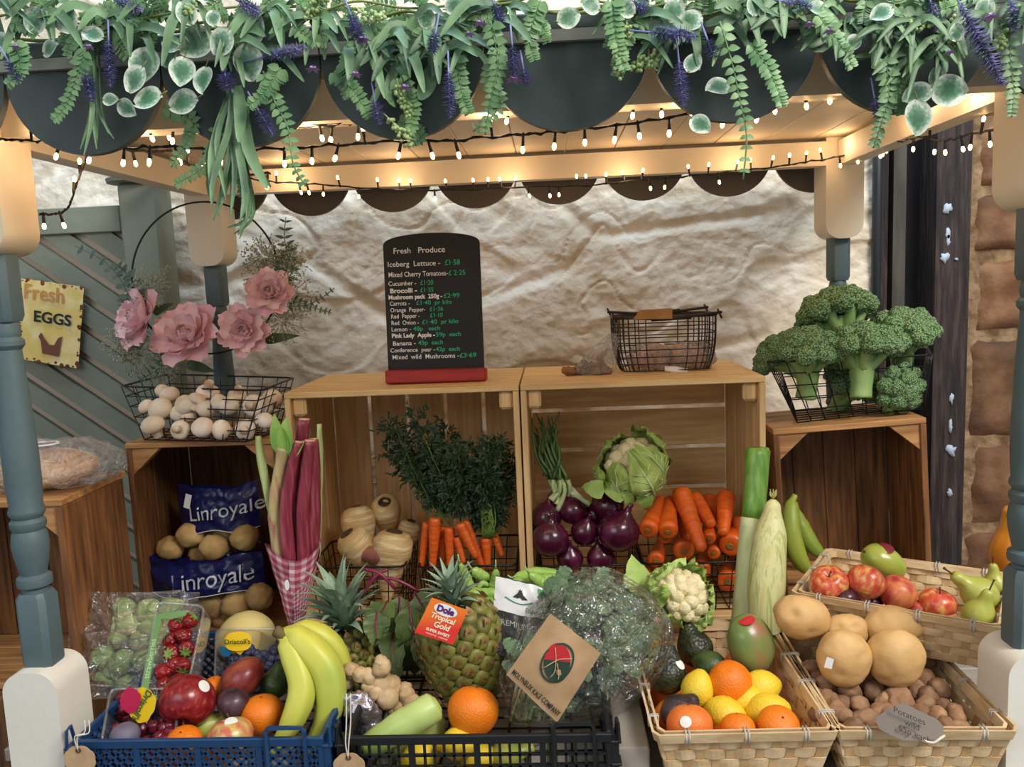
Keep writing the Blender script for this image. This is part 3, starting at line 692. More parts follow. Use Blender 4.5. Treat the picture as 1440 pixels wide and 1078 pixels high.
for yy, a, c, xa, xb, xc, xd, sz in lines:
    z = (905-yy)*sc_; lf_ = 245+27*(yy-190)/715.
    for s, x0_, x1_, m in ((a, xa, xb, M_chalk), (c, xc, xd, M_gchalk)):
        if s: txt(s, sz*1.08*sc_, m, cb, lambda u, v, x=x0_-lf_: mm @ V((x*sc_+u, -.0012, z+v)), align='LEFT', bold=.0004 if a[:3] in ('Bro', 'Mus', 'Pin') and s is a else .0001, fitw=(x1_-x0_)*sc_, name='chalk_writing')

# ================================================================ PRODUCE IN AND ON THE CRATES
ORD = ['first', 'second', 'third', 'fourth', 'fifth', 'sixth', 'seventh', 'eighth', 'ninth', 'tenth', 'eleventh', 'twelfth', 'thirteenth']
def rowlab(pts, bands, what, rows):
    """one label per thing: its place from the left inside its row (rows given by photo height)"""
    out = [None]*len(pts)
    for bi in range(len(bands)+1):
        lo = bands[bi-1] if bi else -1; hi = bands[bi] if bi < len(bands) else 9999
        idx = sorted([i for i, p in enumerate(pts) if lo < p[1] <= hi], key=lambda i: pts[i][0])
        for k, i in enumerate(idx): out[i] = '%s, %s from the left in the %s' % (what, ORD[k] if k < 13 else str(k+1)+'th', rows[bi])
    return out
def rq(rx, ry, rz): return Euler((R(rx), R(ry), R(rz))).to_quaternion()
def zto(d): return V(d).normalized().to_track_quat('Z', 'Y')
M_mcap = mat('mushroom_cap', (248, 240, 226), (224, 202, 172), sc=28, rough=.55, sss=.1, bump=.15, bsc=120, bdist=.002, rnd=.05)
M_mstem = mat('mushroom_stem', (240, 228, 208), (186, 152, 116), sc=60, rough=.7)
def mk_mushroom():
    t = T('mushroom', 'whole white mushroom in the wire basket', 'mushroom', (0, 0, 0), 'mushrooms in the wire basket', rq(0, 0, 0))
    b = MB(); b.lathe([(.003, -.002), (.0125, -.004), (.0165, -.002), (.0185, .003), (.0178, .009), (.014, .0145), (.008, .018), (.002, .019)], 20, amp=.0012, freq=60); b.build('cap', M_mcap, t, world=False)
    b = MB(); b.lathe([(.0055, -.018), (.0075, -.016), (.0072, -.006), (.0075, -.001)], 12); b.build('stem', M_mstem, t, world=False); return t
mp = [(217, 601, 32, 'cap'), (252, 604, 27, 'front'), (286, 603, 30, 'cap'), (314, 604, 28, 'side'), (345, 604, 29, 'front'), (208, 573, 22, 'back'), (228, 577, 33, 'cap'), (262, 570, 28, 'side'), (290, 578, 28, 'cap'), (276, 566, 26, 'up'),
      (322, 572, 28, 'cap'), (356, 570, 32, 'front'), (240, 558, 27, 'cap'), (293, 549, 32, 'down'), (334, 554, 26, 'down'), (310, 566, 24, 'side'), (372, 594, 26, 'cap'), (382, 562, 28, 'side'), (372, 575, 24, 'cap'), (253, 582, 24, 'side'), (228, 550, 18, 'cap'), (265, 588, 22, 'cap')]
ml_ = rowlab(mp, [560, 590], 'white mushroom', ['top row of the wire basket', 'middle row of the wire basket', 'bottom row of the wire basket'])
m0 = mk_mushroom(); words_pos = {'cap': 'cap up', 'front': 'stem end facing out', 'side': 'lying on its side', 'back': 'at the left rim', 'up': 'tilted back', 'down': 'upside down with stem up'}
for i, (px, py, dia, k) in enumerate(mp):
    Y = .375+(.055 if py < 590 else 0)+(.035 if py < 566 else 0)+(.02 if px > 365 else 0)
    if px > 300: Y += .0
    p = P(px, py, Y); s = S(dia, p)/.036
    rot = {'cap': rq(random.uniform(15, 50), random.uniform(-25, 25), 0), 'front': rq(-100+random.uniform(-15, 15), 0, random.uniform(-30, 30)), 'side': rq(60, random.uniform(-60, 60), 0), 'back': rq(20, -40, 0), 'up': rq(-30, 20, 0), 'down': rq(200, 20, 0)}[k]
    o = m0 if i == 0 else dup(m0, p)
    o.location = p; o.rotation_quaternion = rot; o.scale = (s, s, s); o['label'] = ml_[i]

# --- broccoli
M_brh = mat('broccoli_head', (166, 190, 134), (56, 88, 54), sc=330, rough=.8, bump=.9, bsc=330, bdist=-.004, lo=.15, hi=.75, c3=(108, 144, 92), vor=True)
M_brs = mat('broccoli_stalk', (122, 158, 92), (150, 178, 110), sc=18, rough=.5, bump=.1, stretch=(3, 3, .6))
M_brl = mat('broccoli_leaf', (70, 108, 62), (96, 134, 78), sc=22, rough=.55)
def mk_broc(seed, label):
    rnd = random.Random(seed); t = T('broccoli', label, 'broccoli', (0, 0, 0), 'broccoli heads in the wire basket', rq(0, 0, 0))
    b = MB(); b.tube(spline([(0, 0, -.078), (.001, 0, -.06), (0, 0, -.03), (0, 0, -.005)], 10), lerps([.0175, .0165, .019, .026], 10), 14, amp=.003, freq=30); b.build('stalk', M_brs, t, world=False)
    for i in range(7):
        a = 2*PI*i/7+rnd.random()*.4; d = V((math.cos(a), math.sin(a), 0)); b = MB()
        b.tube(spline([(d.x*.010, d.y*.010, -.030), (d.x*.026, d.y*.026, -.012), (d.x*.037, d.y*.037, .004)], 6), [.009, .0085, .008, .008, .009, .010], 8); b.build('branch', M_brs, t, world=False)
    lobes = [((0, 0, .027), .027)]+[((.026*math.cos(a), .026*math.sin(a), .021+.004*rnd.random()), .0215+.003*rnd.random()) for a in [2*PI*i/5+.3 for i in range(5)]]+[((.045*math.cos(a), .045*math.sin(a), .006+.006*rnd.random()), .0185+.005*rnd.random()) for a in [2*PI*i/9+.1 for i in range(9)]]
    for c, r_ in lobes:
        b = MB(); b.ell(c, (r_, r_, r_*.88), nu=40, nv=26, amp=.0)
        vv = []
        for p in b.v:
            p = V(p); d = (p-V(c)).normalized(); q = noise.voronoi(p*95+V((seed, 0, 0)))[0]; q2 = noise.voronoi(p*330)[0]
            vv.append(tuple(p+d*(-.0042*q[0]*1.3+.0018-.0016*q2[0]+.001*noise.noise(p*60))))
        b.v = vv; b.build('floret', M_brh, t, world=False)
    return t
B = [mk_broc(1, 'rear middle broccoli head on top of the pile'), mk_broc(2, 'broccoli head lying at the left rim of the wire basket')]
bl_ = [(1177, 447, .535, 46, rq(-25, 0, 20), None, 0), (1092, 502, .53, 30, rq(-20, -50, 10), None, 1), (1137, 497, .49, 41, rq(8, -6, 40), 'front left broccoli head with pale stalk inside the wires', 0),
       (1213, 492, .475, 42, rq(4, 3, 100), 'front middle broccoli head with long stalk standing upright', 1), (1268, 470, .52, 40, rq(-12, 14, 200), 'right-hand broccoli head leaning out above the rim', 0), (1262, 545, .495, 31, rq(100, 0, 20), 'small broccoli head at the bottom right behind the wires', 1),
       (1196, 540, .56, 34, rq(30, 10, 20), 'broccoli head hidden low in the middle of the wire basket', 0)]
for px, py, Y, rr, rot, lab, k in bl_:
    p = P(px, py, Y); s = S(rr, p)/.049
    o = B[k] if lab is None else dup(B[k], p, label=lab)
    o.location = p; o.rotation_quaternion = rot; o.scale = (s, s, s)
for px, py, tx, ty in ((1076, 488, 1068, 500), (1125, 462, 1112, 452), (1150, 560, 1165, 575)):
    pass

# --- potato bags
M_pot = mat('potato_skin', (206, 174, 116), (176, 140, 84), sc=26, rough=.6, bump=.2, bsc=90, bdist=.003, c3=(196, 160, 100), rnd=.05)
M_film = clear('clear_film', amount=.05, rough=.12, bump=.6, bsc=24)
M_navy = mat('navy_film', (30, 34, 92), (22, 26, 78), sc=8, rough=.25, bump=.5, bsc=18, bdist=.01)
def potato(label, p, rad, rot, seed, m=M_pot, name='potato', cat='potato', group=None, nu=28, nv=18, amp=.05, fr=1.4):
    t = T(name, label, cat, p, group, rot); r0 = max(rad); b = MB()
    b.ell((0, 0, 0), rad, nu=nu, nv=nv, amp=r0*amp*2, freq=fr/r0, seed=seed); o = b.build('skin', m, t, world=False); return t
def solo(b, name, m, label, cat, loc, rot=None, group=None, sharp=None):
    o = b.build(name, m, None, world=False, loc=loc, rot=rot, sharp=sharp); return tag(o, label, cat, group)
def potato1(label, p, rad, rot, seed, m=M_pot, name='potato', group=None, amp=.05, fr=1.4, nu=28, nv=18, cat='potato', eyes=0):
    b = MB(); r0 = max(rad)
    b.ell((0, 0, 0), rad, nu=nu, nv=nv, amp=r0*amp*2, freq=fr/r0, seed=seed)
    if eyes:
        rn = random.Random(seed); es = []
        for _ in range(eyes): a = rn.uniform(0, 6.3); z = rn.uniform(-.7, .7); q = math.sqrt(1-z*z); es.append(V((q*math.cos(a)*rad[0], q*math.sin(a)*rad[1], z*rad[2])))
        b.v = [tuple(V(v)-V(v).normalized()*sum(r0*.09*math.exp(-((V(v)-e).length/(r0*.17))**2) for e in es)) for v in b.v]
    return solo(b, name, m, label, cat, p, rot, group)
def bag(label, px0, px1, pyt, pym, pyb, Y, seed, word, wpx, wpy, wsz):
    base = P((px0+px1)/2, pyb, Y); t = T('potato_bag', label, 'bag', base, 'bags of potatoes in the crate')
    a = P(px0, pyt, Y); c = P(px1, pyt, Y); zt, zm, zb = a.z, P((px0+px1)/2, pym, Y).z, base.z; x0, x1 = a.x, c.x
    def f(u, v, z0, z1, s=1):
        x = x0+(x1-x0)*u; z = z0+(z1-z0)*v; vv = (z-zb)/(zt-zb)
        bul = .030*(1-abs(2*u-1)**2.4)*(.25+.75*math.sin(min(1, max(0, 1-vv*.8))*PI*.85))
        cr_ = .006*noise.fractal(V((x*28, z*40, seed)), .7, 2, 4)
        return V((x+.006*noise.noise(V((z*30, seed, 0))), Y-s*bul+cr_*1.0, z+.012*noise.noise(V((x*14, seed, vv)))+.010*(2*u-1)**2*vv))
    b = MB(); b.grid(44, 20, lambda u, v: f(u, v, zm, zt)); b.grid(20, 6, lambda u, v: f(1-u, v, zm, zt, -.3)); b.build('printed_film', M_navy, t)
    b = MB(); b.grid(44, 20, lambda u, v: f(u, v, zb, zm)); b.build('clear_film', M_film, t)
    b = MB(); b.tube([f(i/20, 0, zm, zt)+V((0, -.002, 0)) for i in range(21)], .0009, 4); b.build('white_stripe', M_paper, t)
    w0 = P(wpx, wpy, Y)
    def wf(u, v):
        X = w0.x+u; Z = w0.z+v+u*.12; uu = (X-x0)/(x1-x0); vv = (Z-zm)/(zt-zm); p = f(uu, vv, zm, zt); return V((X, p.y-.0035, Z))
    txt(word, S(wsz, w0), mat('silver_print', (214, 214, 222), rough=.4), t, wf, sx=.92)
    return t, wf
t, wf = bag('upper of two navy printed potato bags with white price sticker', 250, 362, 686, 742, 785, .44, 3, 'Linroyale', 322, 712, 30)
p = P(264, 704, .405); b = MB(); b.add([p+V((-.008, -.003, -.011)), p+V((.003, -.003, -.015)), p+V((.010, -.003, .011)), p+V((-.001, -.003, .015))], [(0, 1, 2, 3)]); b.build('price_sticker', M_paper, t)
t, wf = bag('lower of two navy printed potato bags at the crate floor', 206, 370, 786, 832, 886, .415, 9, 'Linroyale', 305, 807, 34)
bp__ = ((268, 752, 20, .425), (301, 769, 21, .415), (344, 755, 21, .42), (316, 745, 19, .455), (240, 771, 20, .43), (283, 778, 18, .44),
                                  (335, 848, 24, .41), (364, 838, 22, .405), (300, 850, 22, .42), (262, 850, 20, .42), (318, 866, 20, .43), (354, 868, 18, .435))
bl__ = rowlab([(a[0], a[1]) for a in bp__], [760, 800, 845, 858], 'pale potato', ['upper row of the upper bag', 'lower row of the upper bag', 'top row of the lower bag', 'middle row of the lower bag', 'bottom row of the lower bag'])
for i, (px, py, rr, Y) in enumerate(bp__):
    p = P(px, py, Y); r_ = S(rr, p)
    potato1(bl__[i], p, (r_, r_*.9, r_*.86), rq(0, 0, i*40), i, group='potatoes inside the printed bags')

# --- celery and rhubarb in gingham
M_cel = mat('celery_stalk', (150, 178, 104), (188, 204, 140), sc=20, rough=.45, stretch=(8, 8, .8))
M_rhu = mat('rhubarb_stalk', (118, 40, 58), (158, 78, 88), sc=18, rough=.4, stretch=(9, 9, .8), c3=(136, 50, 66))
M_rhp = mat('rhubarb_pale', (190, 150, 120), (168, 92, 96), sc=12, rough=.45, stretch=(6, 6, 1.2), c3=(184, 180, 122))
M_cut = mat('rhubarb_cut', (220, 170, 150), rough=.6)
def stalk(name, label, cat, pts, r, m, sq=.55, tip=None, grp=None):
    q = [P(*a) for a in pts]; t = T(name, label, cat, q[0], grp); n = 14
    r = [S(x, q[0]) for x in r]
    b = MB(); sp_ = spline(q, n); b.tube(sp_, lerps(r, n), 10, sq=sq, amp=.0012, freq=50); b.build('stem', m, t)
    if tip: b = MB(); d = (sp_[-1]-sp_[-2]).normalized(); b.tube([sp_[-1], sp_[-1]+d*.002], r[-1]*.92, 10, sq=sq); b.build('cut_end', tip, t)
    return t
G = 'stalks wrapped in gingham cloth'
YB = .30
stalk('celery_stalk', 'slim pale green stalk standing apart at the left of the gingham bunch', 'celery', [(408, 790, YB-.01), (384, 720, YB-.01), (368, 650, YB-.01), (363, 613, YB-.01)], [7, 7, 6.5, 4], M_cel, grp=G)
ct = stalk('celery_stalk', 'thick pale stalk with a split green leafy top in the gingham bunch', 'celery', [(400, 800, YB-.02), (388, 720, YB-.025), (396, 655, YB-.02), (402, 630, YB-.02)], [14, 12, 10, 14], M_rhp, grp=G)
for a, c, wd in (((398, 640), (384, 588), .020), ((402, 640), (400, 592), .022), ((406, 640), (424, 622), .018), ((400, 640), (392, 600), .02)):
    p0 = P(*a, YB-.025); p1 = P(*c, YB-.03); b = MB(); b.leaf(p0, p1-p0, (p1-p0).length*1.1, wd*1.3, up=(0, -1, .2), curl=.2, n=8, fold=.5, shape=.7); b.build('leaf_top', mat('celery_leaf', (150, 190, 90), (110, 160, 66), sc=20, rough=.45), ct)
for i, (a, lab) in enumerate(((([(420, 800, YB), (412, 720, YB), (420, 650, YB), (428, 590, YB)], [11, 11, 10, 9]), 'tall dark crimson rhubarb stalk with the highest folded tip'), (([(428, 800, YB-.02), (426, 720, YB-.02), (431, 660, YB-.015), (436, 620, YB-.015)], [10, 10, 9, 9]), 'crimson rhubarb stalk in front of the tallest one'),
        (([(408, 800, YB-.03), (402, 720, YB-.035), (410, 660, YB-.03), (420, 622, YB-.03)], [10, 10, 8, 6]), 'rhubarb stalk curving behind the pale celery'), (([(440, 800, YB), (442, 720, YB), (442, 660, YB), (440, 618, YB)], [9, 10, 9, 8]), 'right-hand pink rhubarb stalk with a flat cut top'),
        (([(434, 800, YB+.015), (433, 720, YB+.015), (428, 650, YB+.015), (424, 612, YB+.015)], [9, 9, 9, 8]), 'rhubarb stalk at the back of the gingham bunch'))):
    stalk('rhubarb_stalk', lab, 'rhubarb', a[0], a[1], M_rhu, tip=M_cut, grp=G)
stalk('celery_stalk', 'thin green upright stalk at the right edge of the gingham bunch', 'celery', [(446, 790, YB+.01), (449, 700, YB+.01), (450, 650, YB+.01), (449, 596, YB+.01)], [5, 5, 4.5, 4], M_cel, grp=G)
def gingham():
    m = bpy.data.materials.new('gingham'); m.use_nodes = True; nt = m.node_tree; N = nt.nodes; L = nt.links; b = N['Principled BSDF']; b.inputs['Roughness'].default_value = .85
    uv = N.new('ShaderNodeUVMap'); sx = N.new('ShaderNodeSeparateXYZ'); L.new(uv.outputs[0], sx.inputs[0]); o = []
    for ax in (0, 1):
        a = N.new('ShaderNodeMath'); a.operation = 'MULTIPLY'; a.inputs[1].default_value = 13; L.new(sx.outputs[ax], a.inputs[0])
        f = N.new('ShaderNodeMath'); f.operation = 'FRACT'; L.new(a.outputs[0], f.inputs[0]); g = N.new('ShaderNodeMath'); g.operation = 'GREATER_THAN'; g.inputs[1].default_value = .45; L.new(f.outputs[0], g.inputs[0]); o.append(g)
    s = N.new('ShaderNodeMath'); s.operation = 'ADD'; L.new(o[0].outputs[0], s.inputs[0]); L.new(o[1].outputs[0], s.inputs[1]); h = N.new('ShaderNodeMath'); h.operation = 'MULTIPLY'; h.inputs[1].default_value = .5; L.new(s.outputs[0], h.inputs[0])
    r = N.new('ShaderNodeValToRGB'); r.color_ramp.elements[0].color = lin((226, 200, 204)); r.color_ramp.elements[1].color = lin((168, 70, 92)); e = r.color_ramp.elements.new(.5); e.color = lin((200, 128, 142)); L.new(h.outputs[0], r.inputs[0]); L.new(r.outputs[0], b.inputs['Base Color']); return m
M_ging = gingham()
gw_ = T('gingham_wrap', 'pink gingham cloth cone wrapped round the rhubarb bunch', 'cloth', P(414, 884, YB-.02))
def cone(u, v, off=0, a0=0, a1=1):       # v 0 bottom .. 1 top
    c0 = P(416, 884, YB-.015); c1 = P(413, 770, YB-.015); c = c0.lerp(c1, v); an = 2*PI*(a0+(a1-a0)*u)-PI/2; rad = S(8+31*v, c)+off
    return V((c.x+rad*math.cos(an), c.y+rad*.7*math.sin(an)+.003*noise.noise(V((u*6, v*6, off*99))), c.z+(.012*math.sin(an*2+1.0)*v)))
def cloth(name, fn, nu, nv):
    b = MB(); b.grid(nu, nv, fn); o = b.build(name, M_ging, gw_); uvl = o.data.uv_layers.new(name='UVMap')
    for lp in o.data.loops:
        i = lp.vertex_index; uvl.data[lp.index].uv = ((i % (nu+1))/nu, (i//(nu+1))/nv*.75)
    return o
cloth('wrap_cone', lambda u, v: cone(u, v), 40, 20)
cloth('wrap_flap', lambda u, v: cone(u, v*(.98-.42*(1-u)), .003, .02, .42), 24, 20)
p = P(404, 822, YB-.065); sticker(gw_, p, (0, -1, .1), .009, sx=.45, name='price_sticker')

# --- parsnips
M_pars = mat('parsnip_skin', (238, 220, 178), (208, 176, 124), sc=20, rough=.6, bump=.5, bsc=26, bdist=.005, stretch=(1, 1, 7), c3=(216, 184, 128))
M_crown = mat('parsnip_crown', (96, 72, 48), (60, 44, 30), sc=60, rough=.9)
def parsnip(label, pc, d, r_, L, m=M_pars):
    t = T('parsnip', label, 'parsnip', pc, 'parsnips in the wire basket', zto(d)); b = MB()
    b.lathe([(.0005, -L), (r_*.15, -L*.9), (r_*.42, -L*.6), (r_*.74, -L*.32), (r_*.95, -L*.14), (r_, -L*.04), (r_*.93, r_*.25), (r_*.72, r_*.55), (r_*.42, r_*.66), (r_*.25, r_*.58)], 28, amp=.0035, freq=40, seed=r_*900); b.build('root', m, t, world=False)
    b = MB(); b.lathe([(r_*.40, r_*.60), (r_*.42, r_*.68), (r_*.30, r_*.72), (r_*.26, r_*.6), (r_*.05, r_*.58)], 14, amp=.002, freq=80); b.build('crown', M_crown, t, world=False); return t
for lab, px, py, Y, d, rr, L in (('tallest parsnip with a dark hollow crown facing out', 542, 715, .56, (.05, -.55, .8), 22, .13), ('left front parsnip with a ragged crown, resting on the rim', 497, 762, .47, (-.45, -.25, .85), 25, .12),
        ('parsnip behind the left one with shaded crown', 503, 728, .53, (-.2, .2, 1), 24, .12), ('broad tapering parsnip at the right pointing down', 552, 766, .475, (.15, .1, 1), 29, .13), ('small parsnip at the right rear of the basket', 576, 742, .56, (.25, 0, 1), 16, .10)):
    p = P(px, py, Y); parsnip(lab, p, d, S(rr, p), L)
p = P(527, 780, .455); b = MB(); b.ell((0, 0, 0), (.030, .016, .018), amp=.002, freq=40); solo(b, 'sweet_potato', mat('sweet_potato_skin', (168, 110, 92), (140, 86, 70), sc=30, rough=.7), 'pinkish sweet potato low behind the basket wires', 'sweet potato', p)

# --- carrots
M_car = mat('carrot_skin', (226, 104, 30), (206, 84, 20), sc=16, rough=.42, bump=.35, bsc=16, bdist=.003, stretch=(1, 1, 9), rnd=.05)
M_ctop = mat('carrot_crown', (120, 104, 50), (166, 110, 46), sc=90, rough=.8)
M_fst = mat('carrot_stem', (86, 116, 48), (110, 138, 62), sc=20, rough=.5)
M_frond = mat('carrot_frond', (26, 48, 22), (46, 72, 34), sc=14, rough=.6)
def carrot_m(L, r_, seed):
    b = MB(); n = 18
    b.lathe([(r_*.34, r_*.02), (r_*.62, r_*.12), (r_*.88, -r_*.05), (r_*1.0, -r_*.5)]+[(r_*(1-.45*(k/n)**1.3)*(1+.02*math.sin(k*5+seed)), -r_*.5-(L-r_)*k/n) for k in range(1, n+1)]+[(r_*.42, -L+r_*.25), (r_*.2, -L), (r_*.03, -L-.002)], 18, amp=.0012, freq=45, seed=seed); return b
c_me = [carrot_m(.15, .0160, s) for s in (1, 2, 3)]
c_me = [b.mesh(M_car) for b in c_me]
b = MB(); b.lathe([(.0048, .0012), (.0050, .0026), (.0034, .0036), (.001, .0026)], 12, amp=.001, freq=200); cc_me = b.mesh(M_ctop)
def carrot(label, tail, head, rpx, group, i=0, top=True, par=None):
    d = (head-tail); L = d.length; r_ = S(rpx, head)
    if par:          # a carrot tied into a bunch is a part of the bunch
        o = link(c_me[i % 3], 'carrot', par, False)
        o.matrix_basis = wmat(par).inverted() @ (Matrix.Translation(head) @ zto(d).to_matrix().to_4x4() @ Matrix.Diagonal((r_/.016, r_/.016, L/.15, 1))); return o
    t = T('carrot', label, 'carrot', head, group, zto(d))
    t.scale = (r_/.016, r_/.016, L/.15); link(c_me[i % 3], 'root', t, False)
    if top: link(cc_me, 'crown', t, False)
    return t
# loose carrots, crown facing out (head, tail)
G = 'loose carrots in the pine crate'
fr_ = [('left carrot with its crown facing out beside the onions', 911, 746, 930, 700, 14, .425), ('second carrot from the onions, crown facing out', 939, 748, 942, 700, 14, .42), ('small carrot crown low under the second carrot', 934, 757, 940, 720, 10, .44),
       ('carrot crown at the right above the basket rim', 997, 758, 996, 722, 10, .44), ('carrot crown at the right edge above the rim', 1027, 768, 1040, 735, 17, .44), ('thick carrot crown just above the wire rim in the middle', 962, 775, 955, 750, 15, .45),
       ('carrot behind the wires under the left carrots', 922, 788, 930, 760, 12, .45), ('carrot crown below the rim, second from left', 987, 803, 990, 775, 12, .45), ('carrot crown inside the wires, lower middle', 962, 808, 950, 785, 13, .45), ('large carrot crown low inside the wires at the right', 1024, 818, 1030, 790, 16, .45),
       ('small carrot crown inside the wires near the basket centre', 1003, 778, 1010, 750, 10, .45), ('carrot crown inside the wires at far left', 905, 812, 915, 790, 12, .45)]
for i, (lab, hx, hy, tx, ty, r_, Y) in enumerate(fr_):
    h = P(hx, hy, Y); tl = P(tx, ty, Y+.10); tl.z = min(tl.z, h.z+.05); carrot(lab, tl, h, r_, G, i)
for i, (lab, hx, hy, tx, ty, r_, Y0, Y1) in enumerate((('long carrot lying diagonally on top of the pile', 957, 690, 988, 775, 14, .50, .405), ('carrot slanting down to the right behind the long one', 975, 700, 1002, 740, 13, .52, .45), ('upright carrot near the right with a blunt tip', 1021, 695, 1017, 752, 13, .52, .44),
        ('carrot at the right edge pointing down behind the leek', 1040, 730, 1044, 790, 13, .50, .44), ('carrot lying between the long one and the left pair', 962, 720, 965, 760, 12, .53, .47), ('dark shaded carrot at the rear right', 998, 700, 1000, 745, 12, .56, .5))):
    h = P(hx, hy, Y0); tl = P(tx, ty, Y1); carrot(lab, tl, h, r_, G, i+1)
# bunched carrots, heads up
G = 'bunched carrots with green tops'
CB = [T('carrot_bunch', 'larger bunch of carrots with dark feathery tops fanning left', 'carrots', P(628, 735, .46), G), T('carrot_bunch', 'smaller right-hand bunch of carrots with dark feathery tops by the crate side', 'carrots', P(688, 750, .475), G)]
bunch = []
for i, (lab, hx, hy, tx, ty, r_, Y) in enumerate((('left bunched carrot leaning behind its neighbour', 601, 735, 592, 800, 7, .47), ('stout bunched carrot at the left front', 612, 728, 608, 802, 8.5, .455), ('bunched carrot seen between two thicker ones', 622, 740, 622, 800, 6, .475), ('straight bunched carrot in the middle', 632, 742, 633, 806, 7.5, .455),
        ('bunched carrot slanting right across the front', 646, 736, 670, 784, 8, .445), ('bunched carrot slanting far right at the back of the bunch', 654, 732, 680, 800, 7, .47), ('lower bunched carrot with a rounded tip', 643, 755, 652, 792, 6.5, .45), ('right-hand bunch carrot standing straight', 683, 756, 686, 800, 7.5, .47), ('rightmost slim bunched carrot by the crate side', 693, 748, 707, 782, 6, .48))):
    h = P(hx, hy, Y); tl = P(tx, ty, Y-.01); carrot(lab, tl, h, r_, G, i, False, CB[0] if i < 7 else CB[1]); bunch.append(h)
frng = random.Random(4)
def frond(b, bs, base, tip, n=16, wid=.035):
    q = spline([base, base.lerp(tip, .5)+V((frng.uniform(-.008, .008), -.006, .012)), tip], n)
    bs.tube(q, .0011, 4)
    for k in range(3, n):
        for s in range(5):
            d = V((frng.uniform(-1, 1), frng.uniform(-.8, .5), frng.uniform(-.5, .9))).normalized(); L = wid*frng.uniform(.4, 1)*(k/n)**.4; e = q[k]+d*L
            for j in range(5):
                p = q[k].lerp(e, .3+.7*j/4); d2 = (d+V((frng.uniform(-1, 1), frng.uniform(-1, 1), frng.uniform(-1, 1)))*.8).normalized()
                b.leaf(p, d2, .0125, .0046, n=2, curl=.2, fold=.2, up=(frng.random()-.5, -1, frng.random()))
for (hx, hy, Y), tips in (((628, 728, .46), [(560, 600), (545, 640), (580, 590), (600, 610), (620, 630), (640, 640), (590, 650), (565, 660), (610, 670), (650, 660), (630, 600), (600, 640), (575, 625), (545, 610), (668, 630), (640, 690)]), ((688, 748, .475), [(640, 640), (670, 640), (700, 630), (715, 650), (705, 680), (680, 670), (660, 690), (712, 615), (690, 620), (718, 665), (650, 670), (675, 700), (700, 705)])):
    for i, (tx, ty) in enumerate(tips):
        b = MB(); bs = MB(); base = P(hx+frng.uniform(-20, 20), hy, Y); frond(b, bs, base, P(tx+frng.uniform(-6, 6), ty+frng.uniform(-8, 8), Y+frng.uniform(-.02, .07)), 18)
        ft = CB[0] if hx < 650 else CB[1]; fo = bs.build('frond_stem', M_fst, ft); lo = b.build('feathery_leaf', M_frond, fo, world=False); tag(lo, kind='stuff')
for i in range(26):
    hx = random.choice([(628, 728), (688, 748)]); b = MB(); b.tube(spline([P(hx[0]+random.uniform(-26, 26)*(1 if hx[0] < 650 else .4), hx[1]+8, .46), P(hx[0]+random.uniform(-12, 12), hx[1]-22, .455), P(hx[0]+random.uniform(-28, 28), hx[1]-70, .47)], 6), .0013, 4); b.build('stem', M_fst, CB[0] if hx[0] < 650 else CB[1])


# --- red onions
M_oni = mat('red_onion_skin', (84, 18, 50), (120, 44, 84), sc=10, rough=.22, coat=.3, stretch=(2.4, 2.4, .5), c3=(64, 12, 38), lo=.25, hi=.8)
M_onn = mat('onion_root', (150, 110, 90), (90, 50, 50), sc=80, rough=.8)
def onion(label, px, py, Y, rpx, d):
    c = P(px, py, Y); r_ = S(rpx, c); t = T('red_onion', label, 'onion', c, 'red onions in the wire basket', zto(d)); b = MB()
    b.lathe([(r_*.05, -r_*.92), (r_*.35, -r_*.88), (r_*.72, -r_*.66), (r_*.96, -r_*.28), (r_, r_*.05), (r_*.93, r_*.38), (r_*.72, r_*.68), (r_*.42, r_*.92), (r_*.2, r_*1.12), (r_*.13, r_*1.35), (r_*.15, r_*1.55), (r_*.08, r_*1.6)], 30, amp=r_*.04, freq=1/r_, seed=px); b.build('bulb', M_oni, t, world=False)
    b = MB()
    for i in range(9): a = i*2.4; b.tube([(0, 0, -r_*.9), (r_*.12*math.cos(a), r_*.12*math.sin(a), -r_*1.02)], .0006, 3)
    b.build('root_hairs', M_onn, t, world=False)
    for i in range(7):
        a = 2*PI*i/7; b2 = MB(); b2.tube([(r_*.12*math.cos(a), r_*.12*math.sin(a), r_*1.5), (r_*.2*math.cos(a+.3), r_*.2*math.sin(a+.3), r_*1.75)], .0009, 3)
    b2.build('dry_tip', M_onn, t, world=False)
for a in (('shiny red onion at the left with its neck upright', 774, 758, .445, 26, (.1, -.1, 1)), ('upper left red onion with a twisted neck', 768, 728, .48, 22, (.2, 0, 1)), ('red onion behind the upper left ones', 806, 718, .48, 20, (-.6, .1, 1)), ('small dark red onion in the middle of the basket', 822, 748, .46, 20, (.3, -.3, 1)),
          ('large red onion at the right with pale streaks and dry neck', 869, 748, .44, 30, (.45, -.1, 1)), ('red onion at the top under the cauliflower', 855, 712, .475, 23, (0, .3, 1)), ('red onion just below the rim behind the wires', 802, 785, .45, 19, (0, -.3, 1)), ('red onion low in the basket near its right end', 845, 784, .45, 20, (-.2, -.2, 1)), ('red onion at the left crate side, half hidden', 752, 738, .5, 18, (-.4, 0, 1)), ('red onion behind the middle of the basket', 836, 725, .50, 18, (0, 0, 1))): onion(*a)

